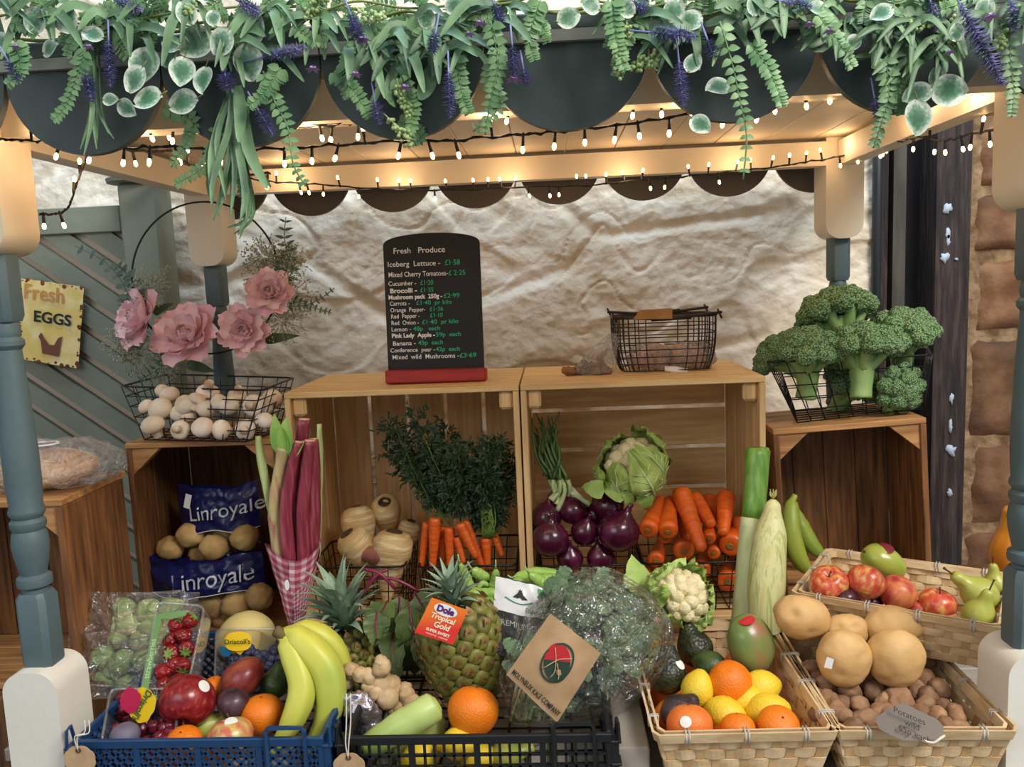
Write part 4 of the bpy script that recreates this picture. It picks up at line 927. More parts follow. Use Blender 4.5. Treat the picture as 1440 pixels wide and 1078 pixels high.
# --- spring onions
M_sog = mat('spring_onion_green', (58, 92, 44), (96, 128, 66), sc=14, rough=.4, stretch=(6, 6, 1))
M_sow = mat('spring_onion_white', (216, 216, 180), (160, 184, 112), sc=16, rough=.4)
so = T('spring_onion_bunch', 'banded bunch of spring onions leaning in the crate corner', 'spring onions', P(800, 712, .50))
rn = random.Random(8)
for i in range(26):
    q0 = P(802+rn.uniform(-32, 30), 712+rn.uniform(-10, 6), .47+rn.uniform(0, .04)); q1 = P(788+rn.uniform(-14, 14), 682, .48+rn.uniform(-.01, .02)); q2 = P(768+rn.uniform(-17, 20), 640, .50+rn.uniform(-.01, .02)); q3 = P(762+rn.uniform(-15, 26), 578+rn.uniform(0, 36), .53)
    sp_ = spline([q0, q1, q2, q3], 16); b = MB(); b.tube(sp_[:7], lerps([.0055, .0042, .0036], 7), 8); o = b.build('white_end', M_sow, so)
    b = MB(); b.tube(sp_[6:], lerps([.0037, .0034, .0012], 10), 6, sq=.6); b.build('green_leaf', M_sog, so)
for px, py in ((786, 686), (775, 660)):
    c = P(px, py, .495); b = MB(); u = V((.8, 0, .5)).normalized(); b.tube([c+u*.020*math.cos(a)+V((0, 1, 0))*.022*math.sin(a) for a in [2*PI*i/20 for i in range(20)]], .0011, 5, closed=True); b.build('rubber_band', mat('blue_band', (52, 60, 84), rough=.5), so)
# onion leaf scraps and cauliflowers
M_cfc = mat('cauliflower_curd', (228, 218, 176), (206, 194, 146), sc=40, rough=.7, bump=.7, bsc=260, bdist=.003, sss=.1)
M_cfl = mat('cauliflower_leaf', (136, 168, 84), (172, 194, 116), sc=14, rough=.5, bump=.2, bsc=40)
M_cfv = mat('cauliflower_vein', (190, 208, 150), rough=.5)
def cauli(label, c, r_, face, nl, cover, seed, M_l=M_cfl):
    rnd = random.Random(seed); t = T('cauliflower', label, 'cauliflower', c, 'cauliflowers', zto(face))
    for i in range(24):
        z = 1-(i+.5)/24*.95; q = math.sqrt(max(0, 1-z*z)); a = i*2.4; cc = V((q*math.cos(a), q*math.sin(a), z*.7))*r_*.70; rr = r_*.27
        b = MB(); b.ell(cc, rr, nu=20, nv=12); b.v = [tuple(V(p)+(V(p)-cc).normalized()*(-r_*.06*noise.voronoi(V(p)*(7/r_))[0][0])) for p in b.v]; b.build('curd', M_cfc, t, world=False)
    for i in range(nl):
        a = 2*PI*i/nl+rnd.uniform(-.2, .2); L = r_*rnd.uniform(1.7, 2.1)*cover; W = r_*rnd.uniform(.95, 1.2); ro = r_*(.98+.08*(i % 3)); cu_ = rnd.uniform(-.1, .1)
        def f(u, v, a=a, L=L, W=W, ro=ro):
            th = -1.15+v*L/ro; x = (u-.5)*W*(math.sin(PI*(.12+.80*v))**.6); an = a+x/ro*1.0; rr = ro*(1+.10*max(0, v-.75)*4*(1 if i % 2 else .4))+.0035*noise.noise(V((u*5, v*5, i)))*3+.006*abs(u-.5)*math.sin(v*26+i)*v
            return V((math.cos(th)*math.cos(an)*rr, math.cos(th)*math.sin(an)*rr, math.sin(th)*rr*.95))
        b = MB(); b.grid(12, 20, f); lf = b.build('leaf', M_l, t, world=False)
        b = MB(); b.tube([f(.5, v/12)*1.015 for v in range(12)], [r_*.07*(1-v/13) for v in range(12)], 6)
        for s in (-1, 1):
            for k in range(2, 8): b.tube([f(.5, k/11)*1.012, f(.5+s*.2, k/11+.07)*1.010, f(.5+s*.38, k/11+.10)*1.006], r_*.016, 4)
        b.build('vein', M_cfv, lf, world=False)
    return t
c = P(891, 654, .47); M_cf2 = mat('cauliflower_leaf_yellowish', (132, 160, 68), (174, 192, 102), sc=14, rough=.5)  # slightly yellower leaf green for the wrapped cauliflower
cauli('cauliflower wrapped in its leaves on top of the red onions', c, S(47, c), (-.35, -.55, .80), 8, 1.22, 3, M_cf2)
b = MB()
for a, e, wd in (((850, 690), (826, 684), .035), ((880, 700), (850, 682), .03), ((905, 690), (912, 718), .03), ((880, 690), (890, 715), .02)):
    p0 = P(*a, .43); p1 = P(*e, .42); 
    b = MB(); b.leaf(p0, p1-p0, (p1-p0).length*1.4, wd, up=(0, -1, .3), curl=.8, n=10, wav=.12); tag(b.build('loose_leaf', M_cf2), {826: 'leftmost loose cauliflower leaf curling over the upper red onion', 850: 'wide loose cauliflower leaf between the onions and the cauliflower', 912: 'loose cauliflower leaf hanging towards the carrots', 890: 'small loose leaf directly under the cauliflower'}[e[0]], 'leaf', 'loose cauliflower leaves over the onions')

# --- leek and corn
M_lk = mat('leek_white', (214, 218, 176), (190, 204, 140), sc=9, rough=.4, stretch=(8, 8, .5)); M_lg = mat('leek_green', (88, 138, 50), (126, 168, 74), sc=12, rough=.4, stretch=(10, 10, .4))
lk = T('leek', 'tall leek with a dark green cut top leaning on the pine crate', 'leek', P(1045, 885, .30))
q = spline([P(1044, 890, .26), P(1052, 800, .285), P(1060, 720, .31), P(1066, 632, .34)], 20)
b = MB(); b.tube(q[:13], lerps([S(17, q[0]), S(17, q[0]), S(18, q[0])], 13), 22); b.build('shaft', M_lk, lk)
b = MB(); b.tube(q[12:], lerps([S(18, q[0])*1.005, S(19.5, q[0])], 8), 22, sq=.85); o = b.build('green_top', M_lg, lk)
for k in range(4):
    b = MB(); rr = S(17.5-k*4, q[0]); b.tube([q[-1]-V((0, 0, .004)), q[-1]+V((0, 0, .0015+k*.0006))], rr, 20, sq=.85); b.build('leaf_ring', M_lg if k % 2 else mat('leek_cut', (152, 186, 100), rough=.5), lk)
M_husk = mat('corn_husk', (212, 206, 136), (176, 186, 104), sc=9, rough=.5, stretch=(16, 16, .12), c3=(220, 220, 164))
cn = T('corn_cob', 'corn cob in its pale green husk standing beside the leek', 'corn', P(1078, 890, .27))
q = spline([P(1076, 884, .235), P(1078, 820, .245), P(1082, 760, .26), P(1086, 715, .27), P(1087, 702, .272)], 22); rr = lerps([S(20, q[0]), S(24, q[0]), S(22, q[0]), S(11, q[0]), S(4, q[0])], 22)
b = MB(); b.tube(q, [x*.96 for x in rr], 18); b.build('cob_husk', M_husk, cn)
for i in range(13):
    a = 2*PI*i/13; b = MB()
    def f(u, v, a=a, i=i):
        k = v*20.9; j = int(k); fr = k-j; c = q[j].lerp(q[min(j+1, 21)], fr); r_ = rr[j]*(1-fr)+rr[min(j+1, 21)]*fr; an = a+(u-.5)*1.15; rg = 1.03+.035*math.cos((u-.5)*PI)+.02*math.sin(u*40)
        return c+V((math.cos(an), math.sin(an), 0))*r_*rg
    b.grid(12, 22, f); b.build('husk_leaf', M_husk, cn)
b = MB()
for i in range(16): a = i*2.4; b.tube([q[-1], q[-1]+V((.006*math.cos(a), .006*math.sin(a), .008+.004*(i % 3)))], .0007, 3)
tag(b.build('silk', mat('corn_silk', (190, 186, 110), rough=.7), cn), kind='stuff')

# --- ginger in clear bag beside wire basket, garlic bags
M_ging_r = mat('knobbly_root', (150, 108, 72), (104, 70, 46), sc=50, rough=.85, bump=.8, bsc=110, bdist=.004)
gb_ = T('root_bag', 'clear tied bag of knobbly brown roots beside the rusty basket', 'bag', P(835, 528, .54))
for i, (px, py) in enumerate(((800, 521), (815, 520), (828, 522), (842, 520), (852, 522), (822, 514), (836, 514), (846, 513), (808, 524))):
    c = P(px, py, .53+.012*(i % 3)); b = MB(); b.ell(c, (.013, .009, .0085), nu=20, nv=12, amp=.006, freq=70, seed=i, rot=Matrix.Rotation(i, 3, 'Y')); b.build('knobbly_root', M_ging_r, gb_)
M_bagc = clear('bag_film', amount=.10, rough=.15, bump=1.0, bsc=60, haze=.08)
b = MB()
def gbf(u, v):
    a = 2*PI*u; c = P(832, 524, .545).lerp(P(862, 468, .525), v**1.3); rx = (.046*(1-v)**.7+.004)*(.55+.45*math.sin(min(1, v*5+.3)*PI/2)); rz = .012
    p = V((c.x+rx*math.cos(a), c.y+.030*(1-v*.8)*math.sin(a), c.z+.0)); return p+V((1, 1, .5))*.0035*noise.noise(V((a*2.2, v*9, 1)))
b.grid(40, 24, gbf); b.build('clear_bag', M_bagc, gb_)
M_gar = mat('garlic_skin', (244, 226, 210), (214, 180, 158), sc=26, rough=.6, stretch=(3, 3, 1))
M_net = mat('pink_net', (186, 132, 112), (214, 178, 160), sc=60, rough=.6)
gl__ = ((905, 505, 17), (930, 510, 15), (952, 500, 18), (978, 502, 17), (925, 492, 14), (968, 512, 14), (905, 518, 11), (945, 515, 12), (985, 515, 11))
gll = rowlab(gl__, [503, 511], 'garlic bulb', ['top row of the rusty basket', 'middle row of the rusty basket', 'bottom row of the rusty basket'])
for i, (px, py, rr) in enumerate(gl__):
    c = P(px, py, Yg+.05+.012*(i % 3)); r_ = S(rr, c); b = MB(); b.lathe([(r_*.1, -r_*.7), (r_*.6, -r_*.62), (r_*.95, -r_*.2), (r_*.9, r_*.2), (r_*.5, r_*.6), (r_*.2, r_*.85), (r_*.14, r_*1.2)], 30, lobes=7, lamp=.07)
    solo(b, 'garlic_bulb', M_gar, gll[i], 'garlic', c, rq(i*50, i*30, i*70), 'garlic bulbs in the rusty basket')
for i, (px, py, rx, rz) in enumerate(((915, 504, 32, 24), (970, 502, 36, 24))):
    c = P(px, py, Yg+.06); b = MB(); b.ell(c, (S(rx, c), .040, S(rz, c)), nu=40, nv=20, amp=.006, freq=50, seed=i); tag(b.build('garlic_bag', clear('pink_bag_film', tint=(.95, .86, .84), amount=.10, rough=.18, bump=1.2, bsc=70, haze=.26, hz=(238, 218, 212))), ('crinkled clear bag of garlic at the left of the rusty basket', 'crinkled clear bag of garlic at the right of the rusty basket')[i], 'bag')
c = P(948, 519, Yg+.012); b = MB(); b.tube([c+V((-.018, 0, .002)), c, c+V((.026, 0, -.003))], [.006, .0075, .005], 10, sq=.4); solo(b, 'paper_label', M_paper, 'small white folded label at the bottom of the rusty basket', 'label', (0, 0, 0))

# --- loaf at left
lf = P(62, 668, .20); t = T('bread_loaf', 'round crusty loaf in a clear bag on the left crate', 'bread', (lf.x, lf.y, c5.z))
b = MB(); b.ell((lf.x, .215, c5.z+.028), (.075, .07, .030), nu=40, nv=20, amp=.003, freq=30); b.build('loaf', mat('bread_crust', (196, 146, 100), (226, 188, 146), sc=16, rough=.8, bump=.4, bsc=50), t)
b = MB(); b.ell((lf.x+.012, .215, c5.z+.034), (.108, .085, .040), nu=60, nv=30, amp=.012, freq=28, seed=3, fn=lambda p: V((p.x, p.y, max(p.z, -.033)))); b.build('clear_bag', M_bagc, t)
b = MB(); b.tube([(lf.x+.012+.022*math.cos(a), .19+.018*math.sin(a), c5.z+.073) for a in [2*PI*i/24 for i in range(24)]], .0014, 5, closed=True); b.build('round_label', M_paper, t)

# ================================================================ FRONT FRUIT AND VEGETABLES
def fruitmat(name, base, blush, sc=6, lo=.4, hi=.62, rough=.3, c3=None, coat=.2, speck=None, stretch=(1, 1, .45), bump=0, bsc=200):
    m = mat(name, base, blush, sc=sc/.08*.12, rough=rough, stretch=stretch, lo=lo, hi=hi, c3=c3, coat=coat, bump=bump, bsc=bsc, bdist=.002, rnd=.03); return m
M_appl = fruitmat('apple_crimson', (118, 20, 30), (190, 120, 60), sc=90, lo=.42, hi=.78, c3=(150, 34, 38))
M_appr = fruitmat('apple_red_yellow', (196, 62, 50), (228, 176, 96), sc=80, lo=.34, hi=.66, c3=(216, 108, 74))
M_appp = fruitmat('apple_pink', (206, 110, 88), (206, 190, 104), sc=60, lo=.4, hi=.62)
M_mgr = fruitmat('mango_red', (126, 40, 44), (166, 90, 56), sc=26, lo=.4, hi=.7, rough=.38)
M_mgg = fruitmat('mango_green', (104, 128, 66), (150, 104, 76), sc=14, lo=.42, hi=.66, rough=.35, c3=(116, 130, 72))
M_mgy = fruitmat('mango_yellow_green', (150, 170, 66), (188, 186, 84), sc=18, lo=.4, hi=.7, rough=.3)
M_nec = fruitmat('nectarine', (188, 44, 60), (232, 140, 84), sc=28, lo=.42, hi=.6, rough=.45)
M_pch = fruitmat('peach', (226, 118, 84), (238, 176, 110), sc=28, lo=.4, hi=.6, rough=.6, coat=0)
M_org = mat('orange_peel', (238, 132, 24), (230, 118, 16), sc=20, rough=.42, bump=.5, bsc=420, bdist=.0025)
M_grf = mat('grapefruit_peel', (232, 112, 44), (236, 138, 62), sc=18, rough=.42, bump=.5, bsc=420, bdist=.0025)
M_lem = mat('lemon_peel', (236, 206, 58), (230, 194, 44), sc=18, rough=.42, bump=.5, bsc=300, bdist=.003)
M_plm = fruitmat('plum_skin', (52, 22, 38), (84, 40, 56), sc=26, rough=.3)
M_pas = fruitmat('passion_fruit', (56, 30, 40), (92, 66, 74), sc=30, rough=.45)
M_avo = mat('avocado_skin', (28, 32, 24), (52, 58, 34), sc=60, rough=.42, bump=.5, bsc=230, bdist=.0022, vor=True)
M_avg = mat('avocado_smooth', (44, 62, 30), (70, 92, 44), sc=40, rough=.4, bump=.4, bsc=200, bdist=.003)
M_stem = mat('fruit_stem', (92, 66, 40), (60, 44, 28), sc=60, rough=.8)
M_pear = fruitmat('pear_skin', (166, 172, 74), (150, 134, 60), sc=46, lo=.45, hi=.7, rough=.42, c3=(172, 174, 80), coat=.1)
def apple_prof(r_, tall=.92, dip=.30):
    out = []
    for k in range(25):
        t = PI*k/24; q = math.sin(t)*(1+.06*math.cos(t)*-1); z = -math.cos(t)*tall
        z += (-dip*math.exp(-(q/.26)**2) if z > 0 else dip*.7*math.exp(-(q/.24)**2)); q *= (1+.05*math.cos(t)*-1)
        out.append((max(q, .004)*r_, z*r_))
    return out
def fruit(kind, label, px, py, Y, rpx, m, d=(0, 0, 1), sq=(1, 1, 1), stem=True, stick=None, name=None, group=None, cat=None, sm=None, spin=0):
    c = P(px, py, Y); r_ = S(rpx, c); rot = zto(d) @ rq(0, 0, spin); nm = name or kind; t = T(nm, label, cat or kind.replace('_', ' '), c, group, rot); b = MB()
    if kind in ('apple', 'nectarine', 'peach', 'plum'):
        b.lathe(apple_prof(r_, .90 if kind == 'apple' else .97, .30 if kind == 'apple' else .10), 40, amp=r_*.03, freq=.9/r_, seed=px, lobes=5 if kind == 'apple' else 0, lamp=.012)
    elif kind == 'orange': b.lathe(apple_prof(r_, .96, .05), 36, amp=r_*.02, freq=1/r_, seed=px)
    elif kind == 'lemon': b.lathe([(r_*.05, -r_*1.36), (r_*.16, -r_*1.32), (r_*.24, -r_*1.2), (r_*.5, -r_*1.0), (r_*.78, -r_*.7), (r_*.95, -r_*.35), (r_, 0), (r_*.95, r_*.35), (r_*.78, r_*.7), (r_*.5, r_*1.0), (r_*.26, r_*1.18), (r_*.12, r_*1.22), (r_*.02, r_*1.21)], 32, amp=r_*.05, freq=1/r_, seed=px)
    elif kind in ('avocado', 'pear'):
        pr = [(.02, -.98), (.3, -.95), (.62, -.78), (.88, -.45), (1, -.05), (.96, .3), (.8, .65), (.60, .95), (.46, 1.2), (.36, 1.42), (.2, 1.54), (.03, 1.56)] if kind == 'avocado' else \
             [(.02, -.88), (.25, -.95), (.6, -.84), (.88, -.5), (1, -.1), (.93, .3), (.72, .68), (.50, 1.0), (.40, 1.3), (.35, 1.6), (.25, 1.82), (.08, 1.88), (.01, 1.87)]
        pp = spline([(r, 0, z) for r, z in pr], 26); b.lathe([(max(p.x, .004)*r_, p.z*r_) for p in pp], 34, amp=r_*.05, freq=1.2/r_, seed=px)
    elif kind == 'mango': b.ell((0, 0, 0), (r_, r_*.86, r_*1.22), nu=40, nv=28, amp=r_*.03, freq=.8/r_, seed=px, fn=lambda p: V((p.x+p.z*p.z*.10/r_*.6, p.y, p.z)))
    elif kind == 'melon': b.ell((0, 0, 0), (r_, r_, r_*.92), nu=44, nv=28, amp=r_*.02, freq=1/r_)
    b.build('fruit_skin' if kind != 'orange' else 'peel', m, t, world=False)
    if stem and kind in ('apple', 'pear', 'mango', 'orange', 'avocado'):
        b = MB()
        if kind == 'apple': b.tube([(0, 0, r_*.5), (r_*.03, 0, r_*.8), (r_*.12, 0, r_*1.08)], [r_*.04, r_*.035, r_*.055], 6)
        elif kind == 'pear': b.tube(spline([(0, 0, r_*1.75), (r_*.06, 0, r_*2.1), (r_*.25, 0, r_*2.55)], 6), [r_*.07, r_*.05, r_*.05, r_*.05, r_*.05, r_*.09], 6)
        elif kind == 'mango': b.tube([(r_*.09, 0, r_*1.2), (r_*.09, 0, r_*1.27)], r_*.07, 8)
        elif kind == 'avocado': b.tube([(0, 0, r_*1.52), (0, 0, r_*1.6)], r_*.10, 8)
        else: b.lathe([(r_*.07, r_*.90), (r_*.06, r_*.935), (r_*.01, r_*.93)], 6)
        b.build('stem', M_stem, t, world=False)
    if stick:
        sx_, sy_, sr_, smm = stick; q = P(px+sx_, py+sy_, Y); dpx = V((sx_/rpx, sy_/rpx)); ln = min(.93, dpx.length)
        tow = (CP-c).normalized(); nrm = (cr*dpx.x - cu*dpx.y + tow*math.sqrt(max(0, 1-ln*ln))).normalized()
        W_ = wmat(t).inverted(); o = c+nrm*r_*2.5; hit = None
        me = t.children[0].data; from mathutils.bvhtree import BVHTree
        bv = BVHTree.FromPolygons([v.co for v in me.vertices], [tuple(p.vertices) for p in me.polygons]); lo = W_ @ o; ld = (W_ @ c - lo).normalized(); hit = bv.ray_cast(lo, ld)[0]
        if hit is not None: sticker(t, wmat(t) @ hit, nrm, S(sr_, c), smm or M_paper, curve=S(sr_, c)**2/(2*r_)*1.0)
    return t
M_pst = mat('purple_print', (110, 60, 110), rough=.5)
G = 'fruit in the blue plastic crate'
fruit('melon', 'pale yellow melon peeping over the berry punnet', 347, 897, .27, 40, mat('melon_skin', (226, 210, 142), (214, 196, 124), sc=10, rough=.5), stem=False, group=G)
fruit('apple', 'big shiny crimson apple with round white sticker beside the berry punnet', 264, 984, .03, 39, M_appl, d=(.05, -.75, -.6), stick=(28, -24, 9, None), group=G)
fruit('mango', 'red mango lying behind the dark passion fruit', 339, 955, .10, 29, M_mgr, d=(.6, .1, .5), group=G)
fruit('plum', 'dark purple round fruit between the apples and orange', 328, 989, .045, 22, M_pas, stem=False, name='passion_fruit', group=G, cat='passion fruit')
fruit('orange', 'orange beside the bananas in the blue crate', 369, 1005, .05, 29, M_org, group=G)
fruit('apple', 'pink and yellow apple with oval sticker at the front rim', 325, 1037, -.012, 31, M_appp, d=(-.1, .3, 1), stick=(0, -28, 9, None), group=G)
fruit('orange', 'small orange at the front rim below the crimson apple', 259, 1047, -.018, 26, M_org, d=(0, -.3, 1), group=G)
fruit('plum', 'greyish blue plum at the front rim by the raspberries', 176, 1036, -.020, 20, mat('plum_bloom', (112, 108, 128), (92, 84, 110), sc=12, rough=.6), stem=False, name='bloomed_plum', group=G, cat='plum')
fruit('avocado', 'dark green avocado behind the orange next to the bananas', 386, 962, .12, 20, M_avg, d=(.3, .3, 1), group=G)
fruit('orange', 'orange half hidden behind the crimson apple', 302, 968, .11, 17, M_org, group=G)
fruit('pear', 'green pear tucked between the two front apples', 290, 1022, .04, 18, M_pear, d=(.8, .2, .4), group=G)
fruit('apple', 'yellow green apple low behind the lattice', 305, 1064, .035, 26, M_appp, d=(.3, -.5, 1), group=G)
fruit('orange', 'orange low behind the lattice at the left', 240, 1062, .04, 26, M_org, group=G)

# bananas
M_ban = mat('banana_peel', (206, 204, 84), (170, 186, 80), sc=8, rough=.45, stretch=(1, 1, .6), c3=(196, 200, 84), bump=.1)
M_bant = mat('banana_tip', (108, 92, 50), (60, 50, 34), sc=40, rough=.8)
def banana(label, pts, Y, rpx, par=None, m=M_ban, grp='bananas', n=22):
    q = [P(x, y, Y+dy) for x, y, dy in pts]; r_ = S(rpx, q[1])
    t = par or T('banana', label, 'banana', q[-1], grp)
    sp_ = spline(q, n); rr = lerps([.30*r_, .34*r_, .75*r_, r_, r_*1.02, r_, r_*.85, .5*r_, .22*r_], n)
    b = MB(); n5 = 15; base = MB(); base.tube(sp_, rr, n5)
    vv = []
    for i, v in enumerate(base.v):
        k, j = divmod(i, n5); a = 2*PI*j/n5; s = 1+.05*math.cos(5*a); c = sp_[k]; vv.append(tuple(c+(V(v)-c)*s))
    base.v = vv; base.build('peel', m, t)
    b = MB(); b.tube([sp_[-1], sp_[-1]+(sp_[-1]-sp_[-2]).normalized()*.004], [rr[-1]*1.05, rr[-1]*.9], 8); b.build('tip', M_bant, t); return t
bt = T('banana_bunch', 'bunch of yellow green bananas curving down into the blue crate', 'bananas', P(420, 1040, .02))
def bpart(pts, Y, rpx, nm='banana'):
    q = [P(x, y, Y+dy) for x, y, dy in pts]; r_ = S(rpx, q[1]); n = 24; sp_ = spline(q, n); rr = lerps([.26*r_, .36*r_, .8*r_, r_, r_*1.02, r_, r_*.9, .55*r_, .22*r_], n)
    base = MB(); base.tube(sp_, rr, 20); base.v = [tuple(sp_[i//20]+(V(v)-sp_[i//20])*(1+.055*math.cos(5*2*PI*(i % 20)/20))) for i, v in enumerate(base.v)]
    o = base.build(nm, M_ban, bt); b = MB(); b.tube([sp_[-1], sp_[-1]+(sp_[-1]-sp_[-2]).normalized()*.003], [rr[-1], rr[-1]*.9], 8); b.build('tip', M_bant, o); return o
bpart([(392, 893, 0), (404, 905, .0), (424, 960, -.02), (412, 1010, -.04), (378, 1064, -.05)], .05, 19)
bpart([(394, 890, 0), (416, 896, 0), (458, 940, -.01), (462, 1000, -.02), (430, 1060, -.03)], .055, 22)
bpart([(396, 888, 0), (430, 886, .0), (468, 915, .005), (480, 970, .01), (468, 1020, .01)], .085, 19)
b = MB(); b.tube(spline([P(386, 886, .05), P(394, 890, .052), P(402, 896, .055)], 5), [.0075, .0085, .0085, .009, .008], 10, amp=.001, freq=90); b.build('bunch_stem', M_bant, bt)

# punnets
M_pet = clear('clear_plastic_tray', amount=.10, rough=.07, haze=.06)
M_berry = mat('strawberry_skin', (148, 22, 28), (120, 14, 22), sc=18, rough=.3, coat=.3, bump=.7, bsc=240, bdist=.003, vor=True)
M_rasp = mat('raspberry_skin', (112, 18, 38), (80, 12, 30), sc=18, rough=.4, coat=.2)
M_bluebs = mat('blueberry_skin', (40, 44, 66), (64, 70, 96), sc=24, rough=.55)
M_sepal = mat('sepal', (92, 130, 54), (120, 156, 74), sc=20, rough=.6)
def rbox(pts4, h, nrm, name, m, t, r=.012, open_=True, off=0):
    """clear tray with rounded corners: pts4 rim corners in order, walls go down -nrm*h"""
    q = [V(p) for p in pts4]; c = sum(q, V())/4; ring = []
    for i in range(4):
        a, p, e = q[i-1], q[i], q[(i+1) % 4]; d1 = (a-p).normalized(); d2 = (e-p).normalized(); 
        for k in range(5):
            f = k/4; ring.append(p+d1*r*(1-f)**2+d2*r*f**2)
    n = len(ring); b = MB(); vs = []
    for k in range(6):
        f = k/5; sc = 1-.10*f-(.06 if k == 5 else 0); vs += [c+(p-c)*sc-nrm*h*f for p in ring]
    vs += [c-nrm*h]
    fs = [(k*n+i, k*n+(i+1) % n, (k+1)*n+(i+1) % n, (k+1)*n+i) for k in range(5) for i in range(n)]+[(5*n+i, 5*n+(i+1) % n, 6*n) for i in range(n)]
    b.add(vs, fs); b.build(name, m, t)
    b = MB(); b.tube(ring, .0022, 6, closed=True); b.build('tray_rim', m, t)
    return ring
nrm_ = V((0, -.80, .60)).normalized()
# strawberry punnet (leaning back)
pn = T('strawberry_punnet', 'clear punnet of strawberries with green printed strip leaning in the blue crate', 'punnet', P(215, 990, .10))
sc4 = [P(196, 985, .045), P(262, 976, .045), P(288, 852, .155), P(222, 846, .155)]
rbox(sc4, .05, nrm_, 'clear_tray', M_pet, pn)
ex_ = (sc4[1]-sc4[0]).normalized(); ey_ = (sc4[3]-sc4[0]).normalized(); nn_ = ex_.cross(ey_)
if nn_.y > 0: nn_ = -nn_
b = MB(); L_ = (sc4[3]-sc4[0]).length
def pt(a, c, h=.001): return sc4[0]+ex_*a+ey_*c+nn_*h
b.add([pt(.000, .0), pt(.011, .0), pt(.011, L_*.80), pt(.000, L_*.86)], [(0, 1, 2, 3)]); b.add([pt(.0, L_*.86), pt(.011, L_*.80), pt(.050, L_*.80), pt(.054, L_*.86)], [(0, 1, 2, 3)])
M_lgreen = mat('label_green', (108, 152, 92), rough=.5); b.build('label_strip', M_lgreen, pn)
txt('strawberries', .0125, mat('label_pale', (196, 222, 176), rough=.5), pn, lambda u, v: pt(.0055-v, L_*.40+u, .0018), sx=.95)
def berry(par, c, r_, d, seed):
    t = T('strawberry', None, None, c, None, zto(d)); t.parent = par; t.matrix_parent_inverse = wmat(par).inverted(); b = MB()
    b.lathe([(r_*.02, -r_*1.25), (r_*.35, -r_*1.05), (r_*.7, -r_*.55), (r_*.95, 0), (r_*.9, r_*.4), (r_*.5, r_*.62), (r_*.1, r_*.6)], 18, amp=r_*.06, freq=1/r_, seed=seed)
    for i in range(7): a = 2*PI*i/7; b.mi = 1; b.leaf((0, 0, r_*.58), (math.cos(a), math.sin(a), .3), r_*.75, r_*.35, curl=.5, n=3)
    o = b.build('strawberry', [M_berry, M_sepal], par, world=False); o.parent = t; o.matrix_parent_inverse = Matrix(); return t
def berry2(par, c, r_, d, seed):
    b = MB(); M = Matrix.Translation(c) @ zto(d).to_matrix().to_4x4()
    b.lathe([(r_*.02, -r_*1.25), (r_*.35, -r_*1.05), (r_*.7, -r_*.55), (r_*.95, 0), (r_*.9, r_*.4), (r_*.5, r_*.62), (r_*.1, r_*.6)], 18, M, amp=0); o = b.build('strawberry', M_berry, par)
    b = MB()
    for i in range(7): a = 2*PI*i/7; b.leaf(M @ V((0, 0, r_*.58)), M.to_3x3() @ V((math.cos(a), math.sin(a), .35)), r_*.8, r_*.36, up=M.to_3x3() @ V((0, 0, 1)), curl=.5, n=3)
    b.build('sepals', M_sepal, o)
rn = random.Random(5)
for a, c_ in ((.020, .155), (.038, .16), (.028, .13), (.050, .135), (.022, .105), (.044, .108), (.028, .080), (.052, .085), (.036, .060), (.020, .050), (.050, .055), (.026, .027), (.046, .03), (.036, .155)):
    if c_ < L_*.93: berry2(pn, pt(a, c_*L_/.17, -.016), .0135, (rn.uniform(-1, 1), rn.uniform(-1, .5), rn.uniform(-.5, 1)), 1)
# raspberry punnet
rp_ = T('raspberry_punnet', 'clear punnet of dark raspberries with yellow and pink label', 'punnet', P(185, 1060, 0))
rc4 = [P(142, 1046, -.03), P(246, 1040, -.03), P(252, 968, .06), P(156, 968, .06)]
rn_ = V((0, -.45, .9)).normalized(); rbox(rc4, .055, rn_, 'clear_tray', M_pet, rp_)
for i in range(46):
    u, v = rn.random(), rn.random(); c = rc4[0].lerp(rc4[1], .08+.84*u).lerp(rc4[3].lerp(rc4[2], .08+.84*u), .05+.9*v)-rn_*(.012+.016*(i % 2)); b = MB(); r_ = .0088
    b.ell(c, (r_, r_, r_*1.15), nu=18, nv=14); b.v = [tuple(V(p)+(V(p)-c).normalized()*(.0016-.006*noise.voronoi(V(p)*210)[0][0]*.6)) for p in b.v]; b.build('raspberry', M_rasp, rp_)
M_yel = mat('label_yellow', (246, 206, 30), rough=.45); M_pink = mat('label_pink', (198, 30, 78), rough=.45); M_lg2 = mat('label_dark_green', (40, 92, 60), rough=.5); M_sky = mat('label_blue', (40, 120, 170), rough=.5)
def label_card(par, c, ux, uy, w_, h_, m, wav=.06, nm='label', th=.0008, seg=48, yel=True):
    n_ = V(ux).cross(V(uy)).normalized(); n_ = n_ if n_.y < 0 else -n_
    b = MB(); vs = [V(c)+n_*th]
    for i in range(seg):
        a = 2*PI*i/seg; q = 1/(abs(math.cos(a))**2.6+abs(math.sin(a))**2.6)**(1/2.6)*(1+wav*math.cos(9*a)*.5); vs.append(V(c)+V(ux)*w_/2*q*math.cos(a)+V(uy)*h_/2*q*math.sin(a)+n_*th)
    b.add(vs, [(0, 1+i, 1+(i+1) % seg) for i in range(seg)]); b.build(nm, m, par); return n_
lc = P(202, 990, .0); ux_ = (P(214, 967, .0)-P(190, 1012, .0)).normalized(); uy_ = -ux_.cross(V((0, -1, .45)).normalized()).normalized()
uy_ = V((0, -1, .45)).normalized().cross(ux_).normalized()
c2 = P(184, 984, .0); n_ = label_card(rp_, c2, ux_, uy_, .036, .030, M_pink, nm='pink_label')
n_ = label_card(rp_, lc+n_*.002, ux_, uy_, .050, .038, M_yel, nm='yellow_label')
